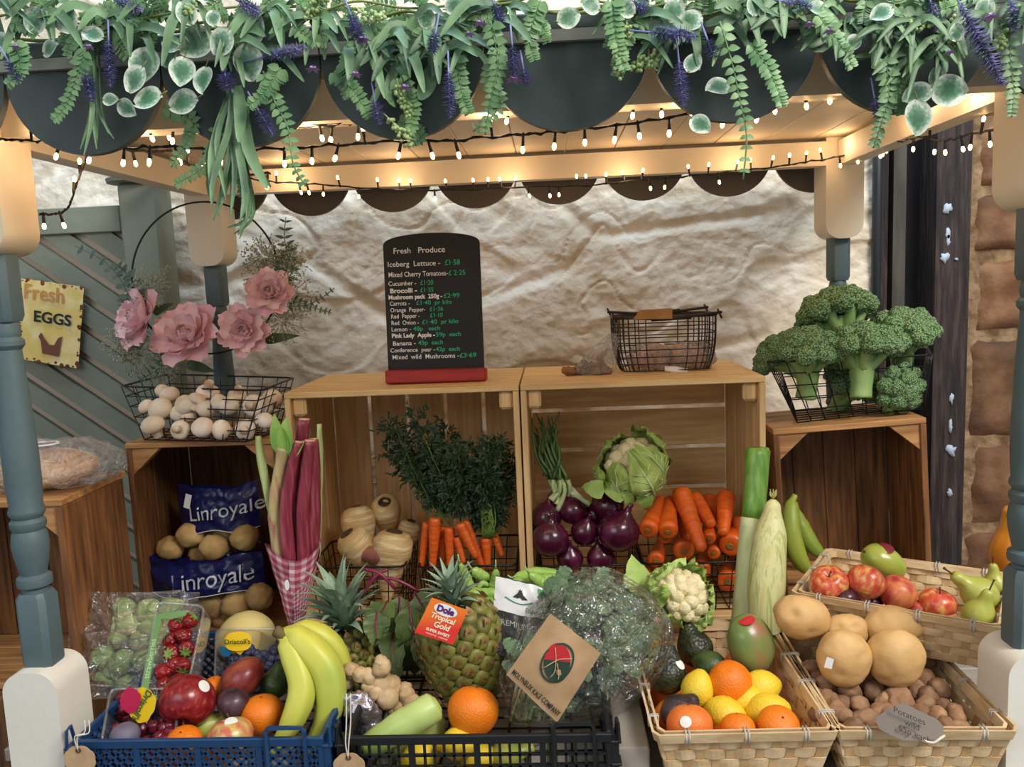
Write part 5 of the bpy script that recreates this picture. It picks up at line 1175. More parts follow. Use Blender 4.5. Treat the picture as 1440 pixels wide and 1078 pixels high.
txt("Driscoll's", .0135, M_lg2, rp_, lambda u, v: lc+n_*.0045-ux_*u-uy_*v if False else lc+n_*.0045+(-ux_)*u+(-uy_ if (-uy_).x > 0 else uy_)*v*1, bold=.0003)
# blueberry punnet behind
bp_ = T('blueberry_punnet', 'clear punnet of blueberries with yellow heart label standing behind the mango', 'punnet', P(350, 960, .20))
bc4 = [P(302, 958, .17), P(400, 958, .17), P(404, 884, .205), P(304, 884, .205)]
bn_ = V((0, -1, .35)).normalized(); rbox(bc4, .045, bn_, 'clear_tray', M_pet, bp_)
for i in range(60):
    u, v = rn.random(), rn.random()*.62; c = bc4[0].lerp(bc4[1], .08+.84*u).lerp(bc4[3].lerp(bc4[2], .08+.84*u), .06+.9*v)-bn_*(.012+.016*(i % 2)); b = MB(); b.lathe([(.001, -.007), (.005, -.006), (.0075, 0), (.0055, .0055), (.003, .0068), (.0022, .0058), (.0003, .0055)], 12, Matrix.Translation(c) @ rq(rn.uniform(0, 180), rn.uniform(0, 90), 0).to_matrix().to_4x4()); b.build('blueberry', M_bluebs, bp_)
c = P(335, 898, .19); n_ = label_card(bp_, c-V((0, 0, .004)), V((1, 0, 0)), V((0, .3, 1)).normalized(), .044, .030, M_yel, nm='yellow_label', wav=0)
b = MB(); b.add([c+V((-.019, -.003, -.010)), c+V((.019, -.003, -.010)), c+V((.002, -.003, -.026))], [(0, 2, 1)]); b.build('yellow_label', M_yel, bp_)
txt("Driscoll's", .0115, M_lg2, bp_, lambda u, v: c+V((u, -.0045, v-.003)), bold=.0002)
c3_ = P(320, 914, .19); b = MB(); b.add([c3_+V((-.012, -.0025, .008)), c3_+V((.012, -.0025, .004)), c3_+V((.002, -.0025, -.010)), c3_+V((-.009, -.0025, -.008))], [(0, 3, 2, 1)]); b.build('blue_label', M_sky, bp_)
# sprout tray
M_spr = mat('sprout_green', (128, 156, 84), (176, 190, 120), sc=22, rough=.5, stretch=(1, 1, 1)); M_sprw = mat('sprout_base', (214, 202, 164), (190, 170, 128), sc=26, rough=.5)
st = T('sprout_tray', 'film-wrapped tray of pale brussels sprouts behind the strawberries', 'tray', P(185, 940, .25))
s4 = [P(118, 912, .20), P(250, 884, .20), P(262, 830, .275), P(120, 842, .275)]
sn = V((0, -.7, .7)).normalized()
rbox(s4, .05, sn, 'clear_tray', M_pet, st)
for i, (px, py, rr) in enumerate(((141, 862, 17), (174, 855, 17), (209, 858, 18), (240, 855, 17), (150, 882, 17), (182, 878, 18), (214, 880, 18), (244, 872, 15), (132, 890, 14), (165, 900, 16), (198, 900, 16), (228, 895, 15), (156, 872, 14))):
    c = P(px, py, .245-(py-855)*.0006); r_ = S(rr, c); b = MB(); b.ell(c, (r_, r_, r_*.9), nu=24, nv=16, amp=r_*.12, freq=1/r_, seed=i)
    b.m = [1 if k//24 < 8 else 0 for k in range(len(b.f))]; b.build('sprout', [M_spr, M_sprw], st)
sp2 = T('sprout_tray', 'second wrapped tray of green sprouts below the first at the crate edge', 'tray', P(170, 990, .16))
s5 = [P(118, 962, .13), P(215, 968, .13), P(236, 905, .205), P(116, 905, .205)]
rbox(s5, .04, sn, 'clear_tray', M_pet, sp2)
for i, (px, py, rr) in enumerate(((140, 925, 18), (172, 930, 19), (205, 928, 18), (145, 955, 17), (178, 960, 17), (160, 942, 14))):
    c = P(px, py, .165); r_ = S(rr, c); b = MB(); b.ell(c, (r_, r_, r_*.9), nu=24, nv=16, amp=r_*.12, freq=1/r_, seed=i+30); b.build('sprout', mat('sprout_dark', (104, 136, 70), (142, 166, 96), sc=22, rough=.5), sp2)
b = MB(); rnf = random.Random(2)
def film(u, v):
    p = P(96+u*185, 832+v*150, .19-.10*v+.03*math.sin(u*PI)*-1); n1 = noise.fractal(V((u*7, v*6, 3)), .7, 2, 4); return p+V((.004, -.012, .004))*n1*1.2
b.grid(60, 44, film); b.build('cling_film', clear('cling_film', amount=.09, rough=.14, bump=1.2, bsc=26, haze=.05), sp2)

# pineapples
M_pine = mat('pineapple_rind', (52, 46, 26), (38, 40, 22), sc=40, rough=.6); M_eye = mat('pineapple_eye', (150, 140, 60), (74, 80, 36), sc=110, rough=.5, c3=(112, 112, 48), rnd=.2)
M_spk = mat('eye_bract', (186, 150, 104), (140, 100, 62), sc=60, rough=.7); M_crn = mat('pineapple_leaf', (112, 140, 116), (146, 168, 142), sc=20, rough=.5, stretch=(3, 3, .8), rnd=.08)
eyeb = MB(); eyeb.lathe([(1, -.25), (.92, .05), (.62, .26), (.25, .30), (.02, .26)], 6); eye_me = eyeb.mesh(M_eye, sharp=50)
spb = MB(); spb.leaf((0, -.1, .34), (0, .8, .75), 1.0, .95, up=(0, -.6, 1), curl=.3, n=4, fold=.5); spb.leaf((0, -.05, .36), (0, .25, 1), .75, .4, up=(0, -1, .3), n=3); spk_me = spb.mesh(M_spk)
crb = []
for k in range(3):
    b_ = MB(); b_.leaf((0, 0, 0), (0, 0, 1), 1, .20+.03*k, up=(0, 1, 0), curl=.22+.2*k, n=8, fold=.45, shape=.42); crb.append(b_.mesh(M_crn))
def pineapple(label, c, r_, hgt, axis, cl, nleaf, rows=9):
    rot = zto(axis); t = T('pineapple', label, 'pineapple', c, 'pineapples in the black crate', rot); b = MB()
    pr = lambda z: r_*(1-.9*abs(z)**3.2)**.5 if abs(z) < 1 else 0
    b.lathe([(max(.001, pr(-1+2*k/20)*.97), (-1+2*k/20)*hgt) for k in range(21)], 30); b.build('rind', M_pine, t, world=False)
    for k in range(rows):
        z = -.88+1.76*k/(rows-1); rr = pr(z); n = max(5, round(2*PI*rr/(r_*.44)))
        for i in range(n):
            a = 2*PI*(i+.5*(k % 2))/n; dz = (pr(z+.02)-pr(z-.02))/(.04*hgt); nr = V((math.cos(a), math.sin(a), -dz)).normalized()
            up = V((0, 0, 1)); xa = up.cross(nr).normalized(); yy = nr.cross(xa); s = r_*.235
            M = Matrix.Translation(V((rr*math.cos(a), rr*math.sin(a), z*hgt))) @ Matrix((xa, yy, nr)).transposed().to_4x4()
            for me, nm in ((eye_me, 'eye'),):
                o = link(me, nm, t, False); o.matrix_local = M @ Matrix.Diagonal((s, s*1.0, s*.9, 1))
                o2 = link(spk_me, 'bract', o, False)
    g = 2.39996
    for i in range(nleaf):
        f = i/nleaf; a = i*g; tilt = .95*(1-f)**1.0+.04; L = cl*(.55+.45*f)*(1 if f > .12 else .6)
        d = V((math.sin(tilt)*math.cos(a), math.sin(tilt)*math.sin(a), math.cos(tilt))); xa = V((-math.sin(a), math.cos(a), 0)); yy = d.cross(xa)
        M = Matrix.Translation(V((0, 0, hgt*.93+.012*f))+V((math.cos(a), math.sin(a), 0))*.009*(1-f)) @ Matrix((xa, yy, d)).transposed().to_4x4() @ Matrix.Diagonal((L*1.05, L, L, 1))
        o = link(crb[i % 3], 'crown_leaf', t, False); o.matrix_local = M
    return t
c = P(655, 912, .13); PA = pineapple('pineapple with an orange swing tag in the black crate', c, S(57, c), S(74, c), (-.16, -.12, 1), .072, 38)
c = P(500, 935, .17); pineapple('pineapple with large grey green crown behind the bananas', c, S(38, c), S(60, c), (-.16, -.05, 1), .112, 50)
# swing tag
tg = [P(607, 840, .045), P(658, 858, .045), P(637, 906, .04), P(583, 889, .04)]
ux_ = (tg[1]-tg[0]).normalized(); uy_ = (tg[0]-tg[3]); uy_ = (uy_-ux_*uy_.dot(ux_)).normalized(); ct_ = sum(tg, V())/4; nt_ = ux_.cross(uy_); nt_ = nt_ if nt_.y < 0 else -nt_
tt = T('swing_tag', 'orange and red printed tag hanging on the pineapple', 'tag', ct_)
m = bpy.data.materials.new('tag_orange_red'); m.use_nodes = True; nt = m.node_tree; g_ = nt.nodes.new('ShaderNodeTexCoord'); s_ = nt.nodes.new('ShaderNodeSeparateXYZ'); r__ = nt.nodes.new('ShaderNodeValToRGB'); mr = nt.nodes.new('ShaderNodeMapRange')
nt.links.new(g_.outputs['Object'], s_.inputs[0]); nt.links.new(s_.outputs['Z'], mr.inputs[0]); mr.inputs[1].default_value = min(p.z for p in tg); mr.inputs[2].default_value = max(p.z for p in tg); nt.links.new(mr.outputs[0], r__.inputs[0])
r__.color_ramp.elements[0].color = lin((222, 52, 44)); r__.color_ramp.elements[0].position = .3; r__.color_ramp.elements[1].color = lin((238, 124, 40)); r__.color_ramp.elements[1].position = .7; nt.links.new(r__.outputs[0], nt.nodes['Principled BSDF'].inputs[0]); nt.nodes['Principled BSDF'].inputs['Roughness'].default_value = .4
b = MB(); b.add(tg+[p-nt_*.001 for p in tg], [(0, 1, 2, 3), (7, 6, 5, 4), (0, 4, 5, 1), (1, 5, 6, 2), (2, 6, 7, 3), (3, 7, 4, 0)]); b.build('card', m, tt, smooth=False)
H_ = (tg[0]-tg[3]).length; tf = lambda du, dv: (lambda u, v: ct_+ux_*(u+du)+uy_*(v+dv)+nt_*.0012)
b = MB(); o_ = ct_+uy_*H_*.30; b.add([o_+nt_*.0006]+[o_+ux_*.017*math.cos(a)*(1)+uy_*.0085*math.sin(a)+nt_*.0006 for a in [2*PI*i/30 for i in range(30)]], [(0, 1+i, 1+(i+1) % 30) for i in range(30)]); b.build('white_oval', M_paper, tt)
txt('Dole', .0125, mat('logo_purple', (92, 34, 110), rough=.5), tt, tf(0, H_*.30), bold=.0007); M_cr2 = mat('print_cream', (250, 232, 200), rough=.5)
txt('Tropical', .0105, M_cr2, tt, tf(0, H_*.08), bold=.0003, shear=.15); txt('Gold', .0115, M_cr2, tt, tf(.002, -.12*H_), bold=.0003, shear=.15); txt('SUPER SWEET', .0056, M_cr2, tt, tf(0, -.30*H_), bold=.0002); txt('PINEAPPLE · ANANAS', .0034, M_cr2, tt, tf(0, -.40*H_))

# beetroot leaves
M_bet = mat('beet_leaf', (62, 84, 42), (100, 116, 64), sc=16, rough=.45, bump=.3, bsc=60); M_bts = mat('beet_stem', (104, 24, 52), (132, 36, 70), sc=20, rough=.4)
be = T('beetroot_bunch', 'bunch of beetroot leaves drooping between the pineapples', 'beetroot', P(560, 950, .16))
rn = random.Random(12); rb = P(548, 935, .20)
for i, (px, py, tx, ty, W_) in enumerate(((545, 845, 522, 885, .05), (562, 838, 560, 915, .055), (575, 850, 588, 930, .055), (590, 845, 607, 905, .05), (555, 870, 548, 940, .045), (580, 880, 584, 955, .05), (598, 880, 600, 945, .045), (530, 860, 528, 900, .04), (606, 870, 612, 930, .04), (568, 855, 570, 900, .05), (585, 835, 604, 868, .045), (540, 855, 536, 920, .04))):
    p0 = rb+V((rn.uniform(-.02, .02), rn.uniform(-.01, .02), 0)); p1 = P(px, py, .15+rn.uniform(-.02, .03)); p2 = P(tx, ty, .125+rn.uniform(-.02, .03)); b = MB(); q = spline([p0, p0.lerp(p1, .6)+V((0, 0, .02)), p1], 8); b.tube(q, .0022, 6); s_ = b.build('stem', M_bts, be)
    b = MB(); b.leaf(p1, p2-p1, (p2-p1).length*1.25, W_, up=(rn.uniform(-.3, .3), -1, .3), curl=.35, n=12, fold=.25, wav=.10, shape=.7); lf_ = b.build('leaf', M_bet, be)
    b = MB(); b.tube([p1, p1.lerp(p2, .5)+V((0, -.003, 0)), p2], [.0016, .0010, .0004], 4); b.build('midrib', M_bts, lf_)
for i, (a, c_) in enumerate((((512, 800), (556, 828)), ((520, 812), (590, 832)), ((508, 840), (545, 800)), ((520, 905), (540, 925)), ((516, 895), (545, 918)), ((530, 898), (548, 925)))):
    b = MB(); b.tube(spline([P(*a, .17), P((a[0]+c_[0])/2, (a[1]+c_[1])/2-8, .16), P(*c_, .165)], 8), .0026, 6); b.build('stem', M_bts, be)
for px, py in ((530, 915), (548, 925)):
    c = P(px, py+6, .19); b = MB(); b.lathe([(.001, -.03), (.012, -.024), (.023, -.006), (.022, .006), (.010, .016), (.004, .019)], 22, Matrix.Translation(c)); b.build('beetroot', mat('beetroot_skin', (70, 24, 38), (48, 18, 28), sc=24, rough=.6), be)

# ginger
M_gin = mat('ginger_skin', (208, 182, 142), (176, 146, 104), sc=30, rough=.65, bump=.5, bsc=90, bdist=.003)
gi = T('ginger_root', 'knobbly pale ginger root lying in the black crate', 'ginger', P(535, 985, .07))
b = MB()
gn = [(494, 942, 11), (488, 958, 10), (506, 947, 10), (519, 950, 12), (534, 958, 16), (538, 938, 12), (536, 930, 9), (550, 962, 13), (528, 972, 13), (545, 980, 16), (560, 985, 15), (572, 976, 11), (578, 985, 10), (570, 968, 8), (556, 995, 12), (518, 965, 9), (556, 968, 8)]
for i, (px, py, rr) in enumerate(gn):
    c = P(px, py, .075+.006*math.sin(i*2)); b = MB(); b.ell(c, S(rr*1.08, c), nu=24, nv=16, amp=.0025, freq=70, seed=i); b.build('knob', M_gin, gi)
# foil parcel
c = P(512, 1000, .045); b = MB(); b.ell((0, 0, 0), (.022, .017, .036), nu=40, nv=26, amp=.010, freq=30, seed=2, rot=Matrix.Rotation(R(-30), 3, 'Y')); solo(b, 'foil_packet', mat('foil', (196, 190, 200), (150, 140, 160), sc=26, rough=.22, metal=.85, bump=1, bsc=60, bdist=.006), 'crinkled silver packet below the ginger root', 'packet', c)
# marrow
M_mar = mat('courgette_skin', (158, 186, 92), (186, 206, 126), sc=20, rough=.4, stretch=(1, 1, 1)); mw = T('courgette', 'pale green courgette slanting up behind the black crate rim', 'courgette', P(540, 1050, .01), 'pale courgettes in the black crate')
q = spline([P(514, 1052, -.015), P(546, 1032, -.01), P(585, 1008, .0), P(606, 995, .01), P(616, 988, .015)], 18)
b = MB(); b.tube(q, [x*S(23, q[0]) for x in lerps([.7, .85, .95, .95, .92, .45], 18)], 22, amp=.001, freq=40); b.build('skin', M_mar, mw)
b = MB(); b.tube([q[-1], q[-1]+(q[-1]-q[-2]).normalized()*.004], [.006, .004], 8); b.build('tip', M_stem, mw)
mw2 = T('courgette', 'second pale green courgette behind and below the first', 'courgette', P(600, 1050, .03), 'pale courgettes in the black crate')
q = spline([P(560, 1062, .045), P(600, 1035, .045), P(622, 1010, .05)], 12); b = MB(); b.tube(q, [x*S(19, q[0]) for x in lerps([.7, .95, .9, .4], 12)], 20); b.build('skin', M_mar, mw2)
G = 'fruit in the black plastic crate'
fruit('orange', 'large orange standing above the black crate rim', 665, 1001, .02, 36, M_org, d=(.2, .4, 1), group=G)
fruit('lemon', 'yellow lemon at the rim below the large orange', 645, 1045, -.005, 23, M_lem, d=(1, .1, .1), group=G)
fruit('lemon', 'lemon seen through the black mesh on the left', 590, 1066, .01, 24, M_lem, d=(1, .2, .2), group=G); fruit('lemon', 'lemon seen through the black mesh near the orange', 672, 1068, .02, 22, M_lem, d=(.5, .4, .2), group=G)
fruit('pear', 'green pear deep in the black crate behind the mesh', 712, 1062, .03, 22, M_pear, d=(1, .2, .2), group=G)

# broad beans
M_bean = mat('bean_pod', (122, 168, 68), (156, 194, 96), sc=16, rough=.4)
def pod(lab, pts, Y, rpx):
    q = spline([P(x, y, Y+.01*math.sin(i)) for i, (x, y) in enumerate(pts)], 18); r_ = S(rpx, q[0]); t = T('bean_pod', lab, 'bean', q[0], 'broad bean pods'); b = MB()
    b.tube(q, [r_*x*.9*(1+.05*math.sin(k*2.2)) for k, x in enumerate(lerps([.3, .8, 1, 1, .9, .2], 18))], 12, sq=.8); b.build('pod', M_bean, t)
    b = MB(); d = (q[0]-q[1]).normalized(); b.tube([q[0], q[0]+d*.006+V((0, 0, .003)), q[0]+d*.010+V((0, 0, .008))], [.0018, .0014, .001], 6); b.build('stem', M_cel, t)
for lab, pts, Y, r_ in (('upright bean pod left of the spinach bag curving down', [(647, 792), (655, 810), (662, 828), (672, 838)], .24, 9), ('short bean pod beside the curving one', [(664, 800), (676, 808), (688, 815)], .25, 9), ('vertical bean pod touching the spinach bag', [(697, 800), (696, 815), (690, 828)], .23, 8), ('flat bean pod lying below the others', [(660, 832), (680, 834), (700, 832)], .215, 9),
        ('broad green pod low beside the pineapple', [(655, 846), (675, 850), (700, 846)], .205, 12), ('small curled pod in the left bean cluster', [(672, 826), (679, 820), (688, 824)], .23, 6), ('long pod on top of the right bean cluster', [(722, 812), (750, 804), (790, 806)], .27, 8), ('pod bending down above the spinach bag', [(744, 806), (760, 818), (782, 826)], .245, 10), ('pod running right behind the kale bag', [(758, 812), (785, 814), (812, 818)], .26, 9), ('pod lying along the top of the spinach bag', [(716, 822), (735, 816), (756, 822)], .255, 8), ('short pod under the right bean cluster', [(775, 822), (795, 824), (812, 830)], .25, 9)):
    pod(lab, pts, Y, r_)

# spinach bag
sb = T('spinach_bag', 'white and black printed bag of baby spinach with green h logo', 'bag', P(740, 960, .16))
M_bw = mat('bag_white', (222, 224, 226), (206, 210, 212), sc=8, rough=.3, bump=.4, bsc=16, bdist=.01); M_bb = mat('bag_black', (26, 28, 28), (40, 42, 40), sc=8, rough=.3, bump=.4, bsc=16, bdist=.01); M_hg = mat('logo_green', (22, 150, 84), rough=.4)
def sbf(u, v, dy=0):       # u across, v top->down
    tl, tr_, bl2, br2 = P(697, 810, .165), P(800, 838, .175), P(690, 915, .095), P(790, 930, .10)
    p = tl.lerp(tr_, u).lerp(bl2.lerp(br2, u), v); return p+V((0, -.014*math.sin(u*PI)-dy+.003*noise.noise(V((u*6, v*7, 2))), .008*math.sin(u*PI)*(1-v)+.002*noise.noise(V((u*9, v*3, 5)))))
b = MB(); b.grid(30, 14, lambda u, v: sbf(u, v*.44)); b.build('white_band', M_bw, sb)
b = MB(); b.grid(30, 12, lambda u, v: sbf(u, .44+v*.56)); b.build('black_band', M_bb, sb)
b = MB(); b.grid(20, 12, lambda u, v: sbf(1-u, v)+V((0, .004+.03*math.sin(u*PI)*v, 0))); b.build('bag_back', M_bb, sb)
W_s = (sbf(1, .2)-sbf(0, .2)).length
def sft(u0, v0): return lambda x, y: sbf(u0+x/W_s, v0-y/.115, .0015)
txt('h', .038, M_hg, sb, sft(.66, .17), bold=.0022); txt('BabySpinach', .0105, M_hg, sb, sft(.66, .36)); txt('PREMIUM QUALITY', .0125, mat('print_grey', (160, 160, 156), rough=.5), sb, sft(.52, .58))
b = MB(); M_ = sft(.34, .20)
for i in range(7):
    a = R(20+i*24); c0 = (-.010+.004*i, -.002); L = .017; dx, dy = math.cos(a)*L, math.sin(a)*L*.8; nx, ny = -dy*.22, dx*.22
    b.add([M_(c0[0], c0[1]), M_(c0[0]+dx*.5+nx, c0[1]+dy*.5+ny), M_(c0[0]+dx, c0[1]+dy), M_(c0[0]+dx*.5-nx, c0[1]+dy*.5-ny)], [(0, 1, 2, 3)])
b.build('leaf_emblem', M_ink, sb); b = MB(); b.tube([M_(-.022+.044*i/10, -.004-.007*math.sin(PI*i/10)) for i in range(11)], .0008, 4); b.build('green_curve', M_hg, sb)
# spinach mass under bag
M_kale = mat('kale_leaf', (84, 114, 76), (124, 150, 112), sc=18, rough=.55, bump=.3, bsc=90); M_kst = mat('kale_stem', (142, 164, 112), (164, 184, 134), sc=10, rough=.5)
def kale(b, p, d, L, rn, W=.03, w=.5):
    d = V(d).normalized(); up = V((rn.uniform(-.6, .6), -1, rn.uniform(-.2, .6))); sd = d.cross(up).normalized(); up = sd.cross(d)
    n = 12; vs = []; fs = []; nn = 9
    for k in range(n+1):
        t = k/n; wd = W*(math.sin(PI*min(1, t*.9+.08))**.6)
        for j in range(nn):
            s = (j/(nn-1)-.5)*2; e = abs(s)**2; f = math.sin(k*2.1+j*1.9)*.30*e+math.sin(k*4.3-j*2.3)*.16*e
            vs.append(p+d*(L*t)+sd*wd*s*(1+.12*math.sin(k*3.1+j))+up*(wd*f)+d*(math.sin(k*2.7+s*3)*.12*W*e))
    for k in range(n):
        for j in range(nn-1): fs.append((k*nn+j, k*nn+j+1, (k+1)*nn+j+1, (k+1)*nn+j))
    b.add(vs, fs)
# kale bag
kb = T('kale_bag', 'large clear crinkled bag of kale with brown paper label', 'bag', P(800, 1020, .05))
rn = random.Random(21)
cen = P(810, 905, .10)
for i in range(230):
    f = rn.random(); px = 724+rn.random()*196; py = 1000-rn.random()*190
    # keep inside the tilted bag outline
    if (px-716)*.62+(1010-py) > 285 or py > 1010-(px-740)*.42+10 or py < 835-(px-700)*.18 and px < 760: continue
    ex2 = ((px-815)/118)**2+((py-912)/112)**2
    if ex2 > .80 or (px < 772 and py < 900): continue
    dp = .062*math.sqrt(1-ex2); p = P(px, py, .085+(915-py)*.00035+rn.uniform(-dp, dp)); a = R(rn.uniform(-10, 190)); d = V((math.cos(a), rn.uniform(-.15, .15), abs(math.sin(a))+.1)); b = MB(); kale(b, p-d*.012, d, rn.uniform(.024, .040), rn, rn.uniform(.009, .016)); b.build('kale_leaf', M_kale, kb)
for i in range(12):
    x = 722+i*7; b = MB(); b.tube(spline([P(x-8+rn.uniform(-6, 6), 1012, .03+rn.random()*.04), P(x+6, 960, .05+rn.random()*.03), P(x+30, 920, .07)], 8), rn.uniform(.0016, .003), 6); b.build('kale_stem', M_kst, kb)
M_kbag = clear('crinkled_bag', amount=.10, rough=.13, bump=1.8, bsc=26, haze=.025, hz=(225, 238, 245))
hull = [(704, 1000), (700, 960), (712, 915), (735, 870), (770, 830), (810, 803), (850, 796), (890, 815), (925, 845), (946, 880), (944, 915), (925, 955), (890, 990), (850, 1012), (800, 1020), (760, 1022), (722, 1018)]
hc = (815, 915)
def hull_at(u):
    k = u*len(hull); i = int(k) % len(hull); f = k-int(k); P0, P1, P2, P3 = (V((*hull[(i+j) % len(hull)], 0)) for j in (-1, 0, 1, 2))
    return .5*((2*P1)+(P2-P0)*f+(2*P0-5*P1+4*P2-P3)*f*f+(3*P1-3*P2+P3-P0)*f**3)
def kbf(u, v, sgn_):
    q = hull_at(u); rr = math.sin(v*PI/2); x = hc[0]+(q.x-hc[0])*rr; y = hc[1]+(q.y-hc[1])*rr
    dep = .086*math.sqrt(max(0, 1-rr**3.2)); Yc_ = .085-.0004*(y-915)*-1*.0+ (915-y)*.00035
    cr_ = noise.fractal(V((x*.03, y*.03, 7+sgn_)), .8, 2.2, 4)*.006+abs(noise.noise(V((x*.05+y*.03, y*.02, 2))))*.010+abs(noise.noise(V((x*.10-y*.05, y*.09, 9))))*.005
    return P(x, y, Yc_+sgn_*dep+(cr_ if rr < .98 else cr_*.4))
b = MB(); b.grid(110, 40, lambda u, v: kbf(u, v, -1)); b.build('clear_bag', M_kbag, kb)
b = MB(); b.grid(80, 20, lambda u, v: kbf(1-u, v, .8)); b.build('clear_bag_back', M_kbag, kb)
kl = [P(774, 862, -.012), P(845, 918, -.014), P(783, 1016, -.030), P(712, 948, -.022)]      # top, right, bottom, left
def klf(u, v, e=0):
    a = kl[0].lerp(kl[1], u); c = kl[3].lerp(kl[2], u); p = a.lerp(c, v); return p+V((0, -.006*math.sin(u*PI)*math.sin(v*PI)-e+.0016*noise.noise(V((u*5, v*5, 1))), 0))
b = MB(); b.grid(20, 20, lambda u, v: klf(u, v)); b.build('paper_label', mat('brown_label', (182, 150, 112), (170, 136, 98), sc=30, rough=.65, bump=.15, bsc=20, bdist=.006), kb)
WL = (kl[1]-kl[0]).length; HL = (kl[3]-kl[0]).length
# label directions in page space: logo upright axis runs up the photo; text runs along the lower-left edge
kc = klf(.46, .42); 
def lf2(cu_0, cv_0, ang, e=.0015):
    def f(x, y):
        # unit vectors in the label: eu (towards right corner) and ev (towards left corner)
        eu = (kl[1]-kl[0]).normalized(); ev = (kl[3]-kl[0]).normalized(); ex1 = (eu*math.cos(ang)+(-ev)*math.sin(ang)); X = x; Y_ = y
        du = (X*math.cos(ang)-Y_*math.sin(ang)); dv = -(X*math.sin(ang)+Y_*math.cos(ang)); return klf(cu_0+du/WL, cv_0+dv/HL, e)
    return f
def disc(nm, m, c0, rx, ry, a0, a1, e, ang=R(0), rin=0):
    f = lf2(*c0, ang, e); b = MB(); n = 40
    if rin: b.add([f(rx*q*math.cos(a0+(a1-a0)*i/n), ry*q*math.sin(a0+(a1-a0)*i/n)) for i in range(n+1) for q in (rin, 1)], [(2*i, 2*i+1, 2*i+3, 2*i+2) for i in range(n)])
    else: b.add([f(rx*math.cos(a0+(a1-a0)*i/n), ry*math.sin(a0+(a1-a0)*i/n)) for i in range(n+1)], [tuple(range(n+1))])
    return b.build(nm, m, kb)
M_lgd = mat('emblem_green', (34, 58, 44), rough=.6); M_lgr = mat('emblem_red', (184, 30, 40), rough=.6); c0 = (.50, .42); lr = .0235
A_ = R(-78)     # direction of red half
disc('emblem_ring', M_lgd, c0, lr*1.12, lr*.86, 0, 2*PI, .0016, R(85), .90)
disc('emblem_green', M_lgd, c0, lr, lr*.76, R(-96), R(96), .0014, R(85)+PI+R(35)); disc('emblem_red', M_lgr, c0, lr, lr*.76, R(-84), R(84), .0015, R(85)+R(35))
f = lf2(*c0, R(85), .0024); M_lgl = mat('emblem_line', (190, 160, 120), rough=.6)
for pts in ([(-.017, .010), (.004, .002), (.017, -.012)], [(.0, .0), (-.008, -.010), (-.014, -.014)], [(.012, .014), (.002, .004), (-.010, -.004), (-.020, -.004)]):
    b = MB(); b.tube([f(*p) for p in spline([(x, y, 0) for x, y in pts], 8) for p in [(p.x, p.y)]], .0007, 4); b.build('emblem_line', M_lgl, kb)
txt('MOLYNEUX KALE COMPANY', .0098, M_ink, kb, lf2(.50, .90, 0, .0018), bold=.0002, fitw=.92*WL)

# cauliflower, front
c = P(960, 838, .20); cf2 = cauli('cauliflower with fresh green leaves behind the avocado tray', c, S(42, c), (.25, -.75, .55), 6, .92, 8, mat('cauliflower_leaf_fresh', (150, 184, 84), (186, 208, 122), sc=14, rough=.5))
for a, e, wd in (((910, 870), (895, 800), .075), ((915, 850), (960, 797), .07), ((985, 870), (1002, 835), .03), ((975, 870), (990, 815), .035)):
    p0 = P(*a, .23); p1 = P(*e, .22); b = MB(); b.leaf(p0, p1-p0, (p1-p0).length*1.2, wd, up=(0, -1, .3), curl=.5, n=14, wav=.08, fold=.2); b.build('leaf', MC['cauliflower_leaf_fresh'], cf2)

# ------------------------------------------------ tray 1
G = 'fruit in the left wicker tray'
fruit('avocado', 'pebbly dark avocado at the top left of the wicker tray', 978, 912, .17, 25, M_avo, d=(-.3, .3, .8), group=G)
fruit('avocado', 'avocado with white sticker at the left edge of the tray', 938, 948, .10, 27, M_avo, d=(.1, .3, 1), stick=(18, -14, 8, None), group=G)
fruit('avocado', 'purplish avocado at the front left of the wicker tray', 952, 1002, .02, 24, mat('avocado_purple', (44, 34, 38), (64, 50, 52), sc=60, rough=.42, bump=.5, bsc=230, bdist=.0022, vor=True), d=(.6, .3, .3), group=G)
fruit('avocado', 'green avocado half hidden behind the lemons', 1000, 938, .14, 22, M_avg, d=(-.6, .4, .3), group=G)
fruit('mango', 'green and brown mango with red label at the back of the tray', 1056, 905, .14, 35, M_mgg, d=(-.15, .2, 1), stem=False, group=G, stick=(-6, -33, 12, mat('label_red', (190, 40, 50), rough=.4)))
fruit('orange', 'bright orange on top of the pile in the wicker tray', 1026, 958, .075, 31, M_org, d=(.3, .4, -1), group=G)
fruit('grapefruit' if False else 'orange', 'pinkish grapefruit with square sticker at the front left', 970, 1022, -.012, 32, M_grf, d=(0, .4, 1), stick=(-6, -8, 8, None), name='grapefruit', group=G, cat='grapefruit')
fruit('orange', 'orange at the front rim in the middle of the tray', 1038, 1026, -.015, 24, M_org, d=(0, .4, 1), group=G)
fruit('orange', 'orange at the front right corner of the tray', 1094, 1022, -.005, 29, M_org, d=(.1, -.5, .8), group=G)
fruit('lemon', 'lemon left of the top orange', 981, 969, .07, 23, M_lem, d=(.2, .2, 1), group=G)
fruit('lemon', 'lemon right of the top orange', 1070, 966, .08, 24, M_lem, d=(1, .2, .1), group=G)
fruit('lemon', 'lemon in the middle under the top orange', 1018, 1004, .035, 25, M_lem, d=(.7, -.3, .1), group=G)
fruit('lemon', 'large lemon at the right side of the tray', 1080, 1000, .035, 26, M_lem, d=(1, -.1, .2), group=G)
fruit('lemon', 'lemon buried between the two right-hand lemons', 1050, 985, .06, 22, M_lem, d=(1, .4, .1), group=G)

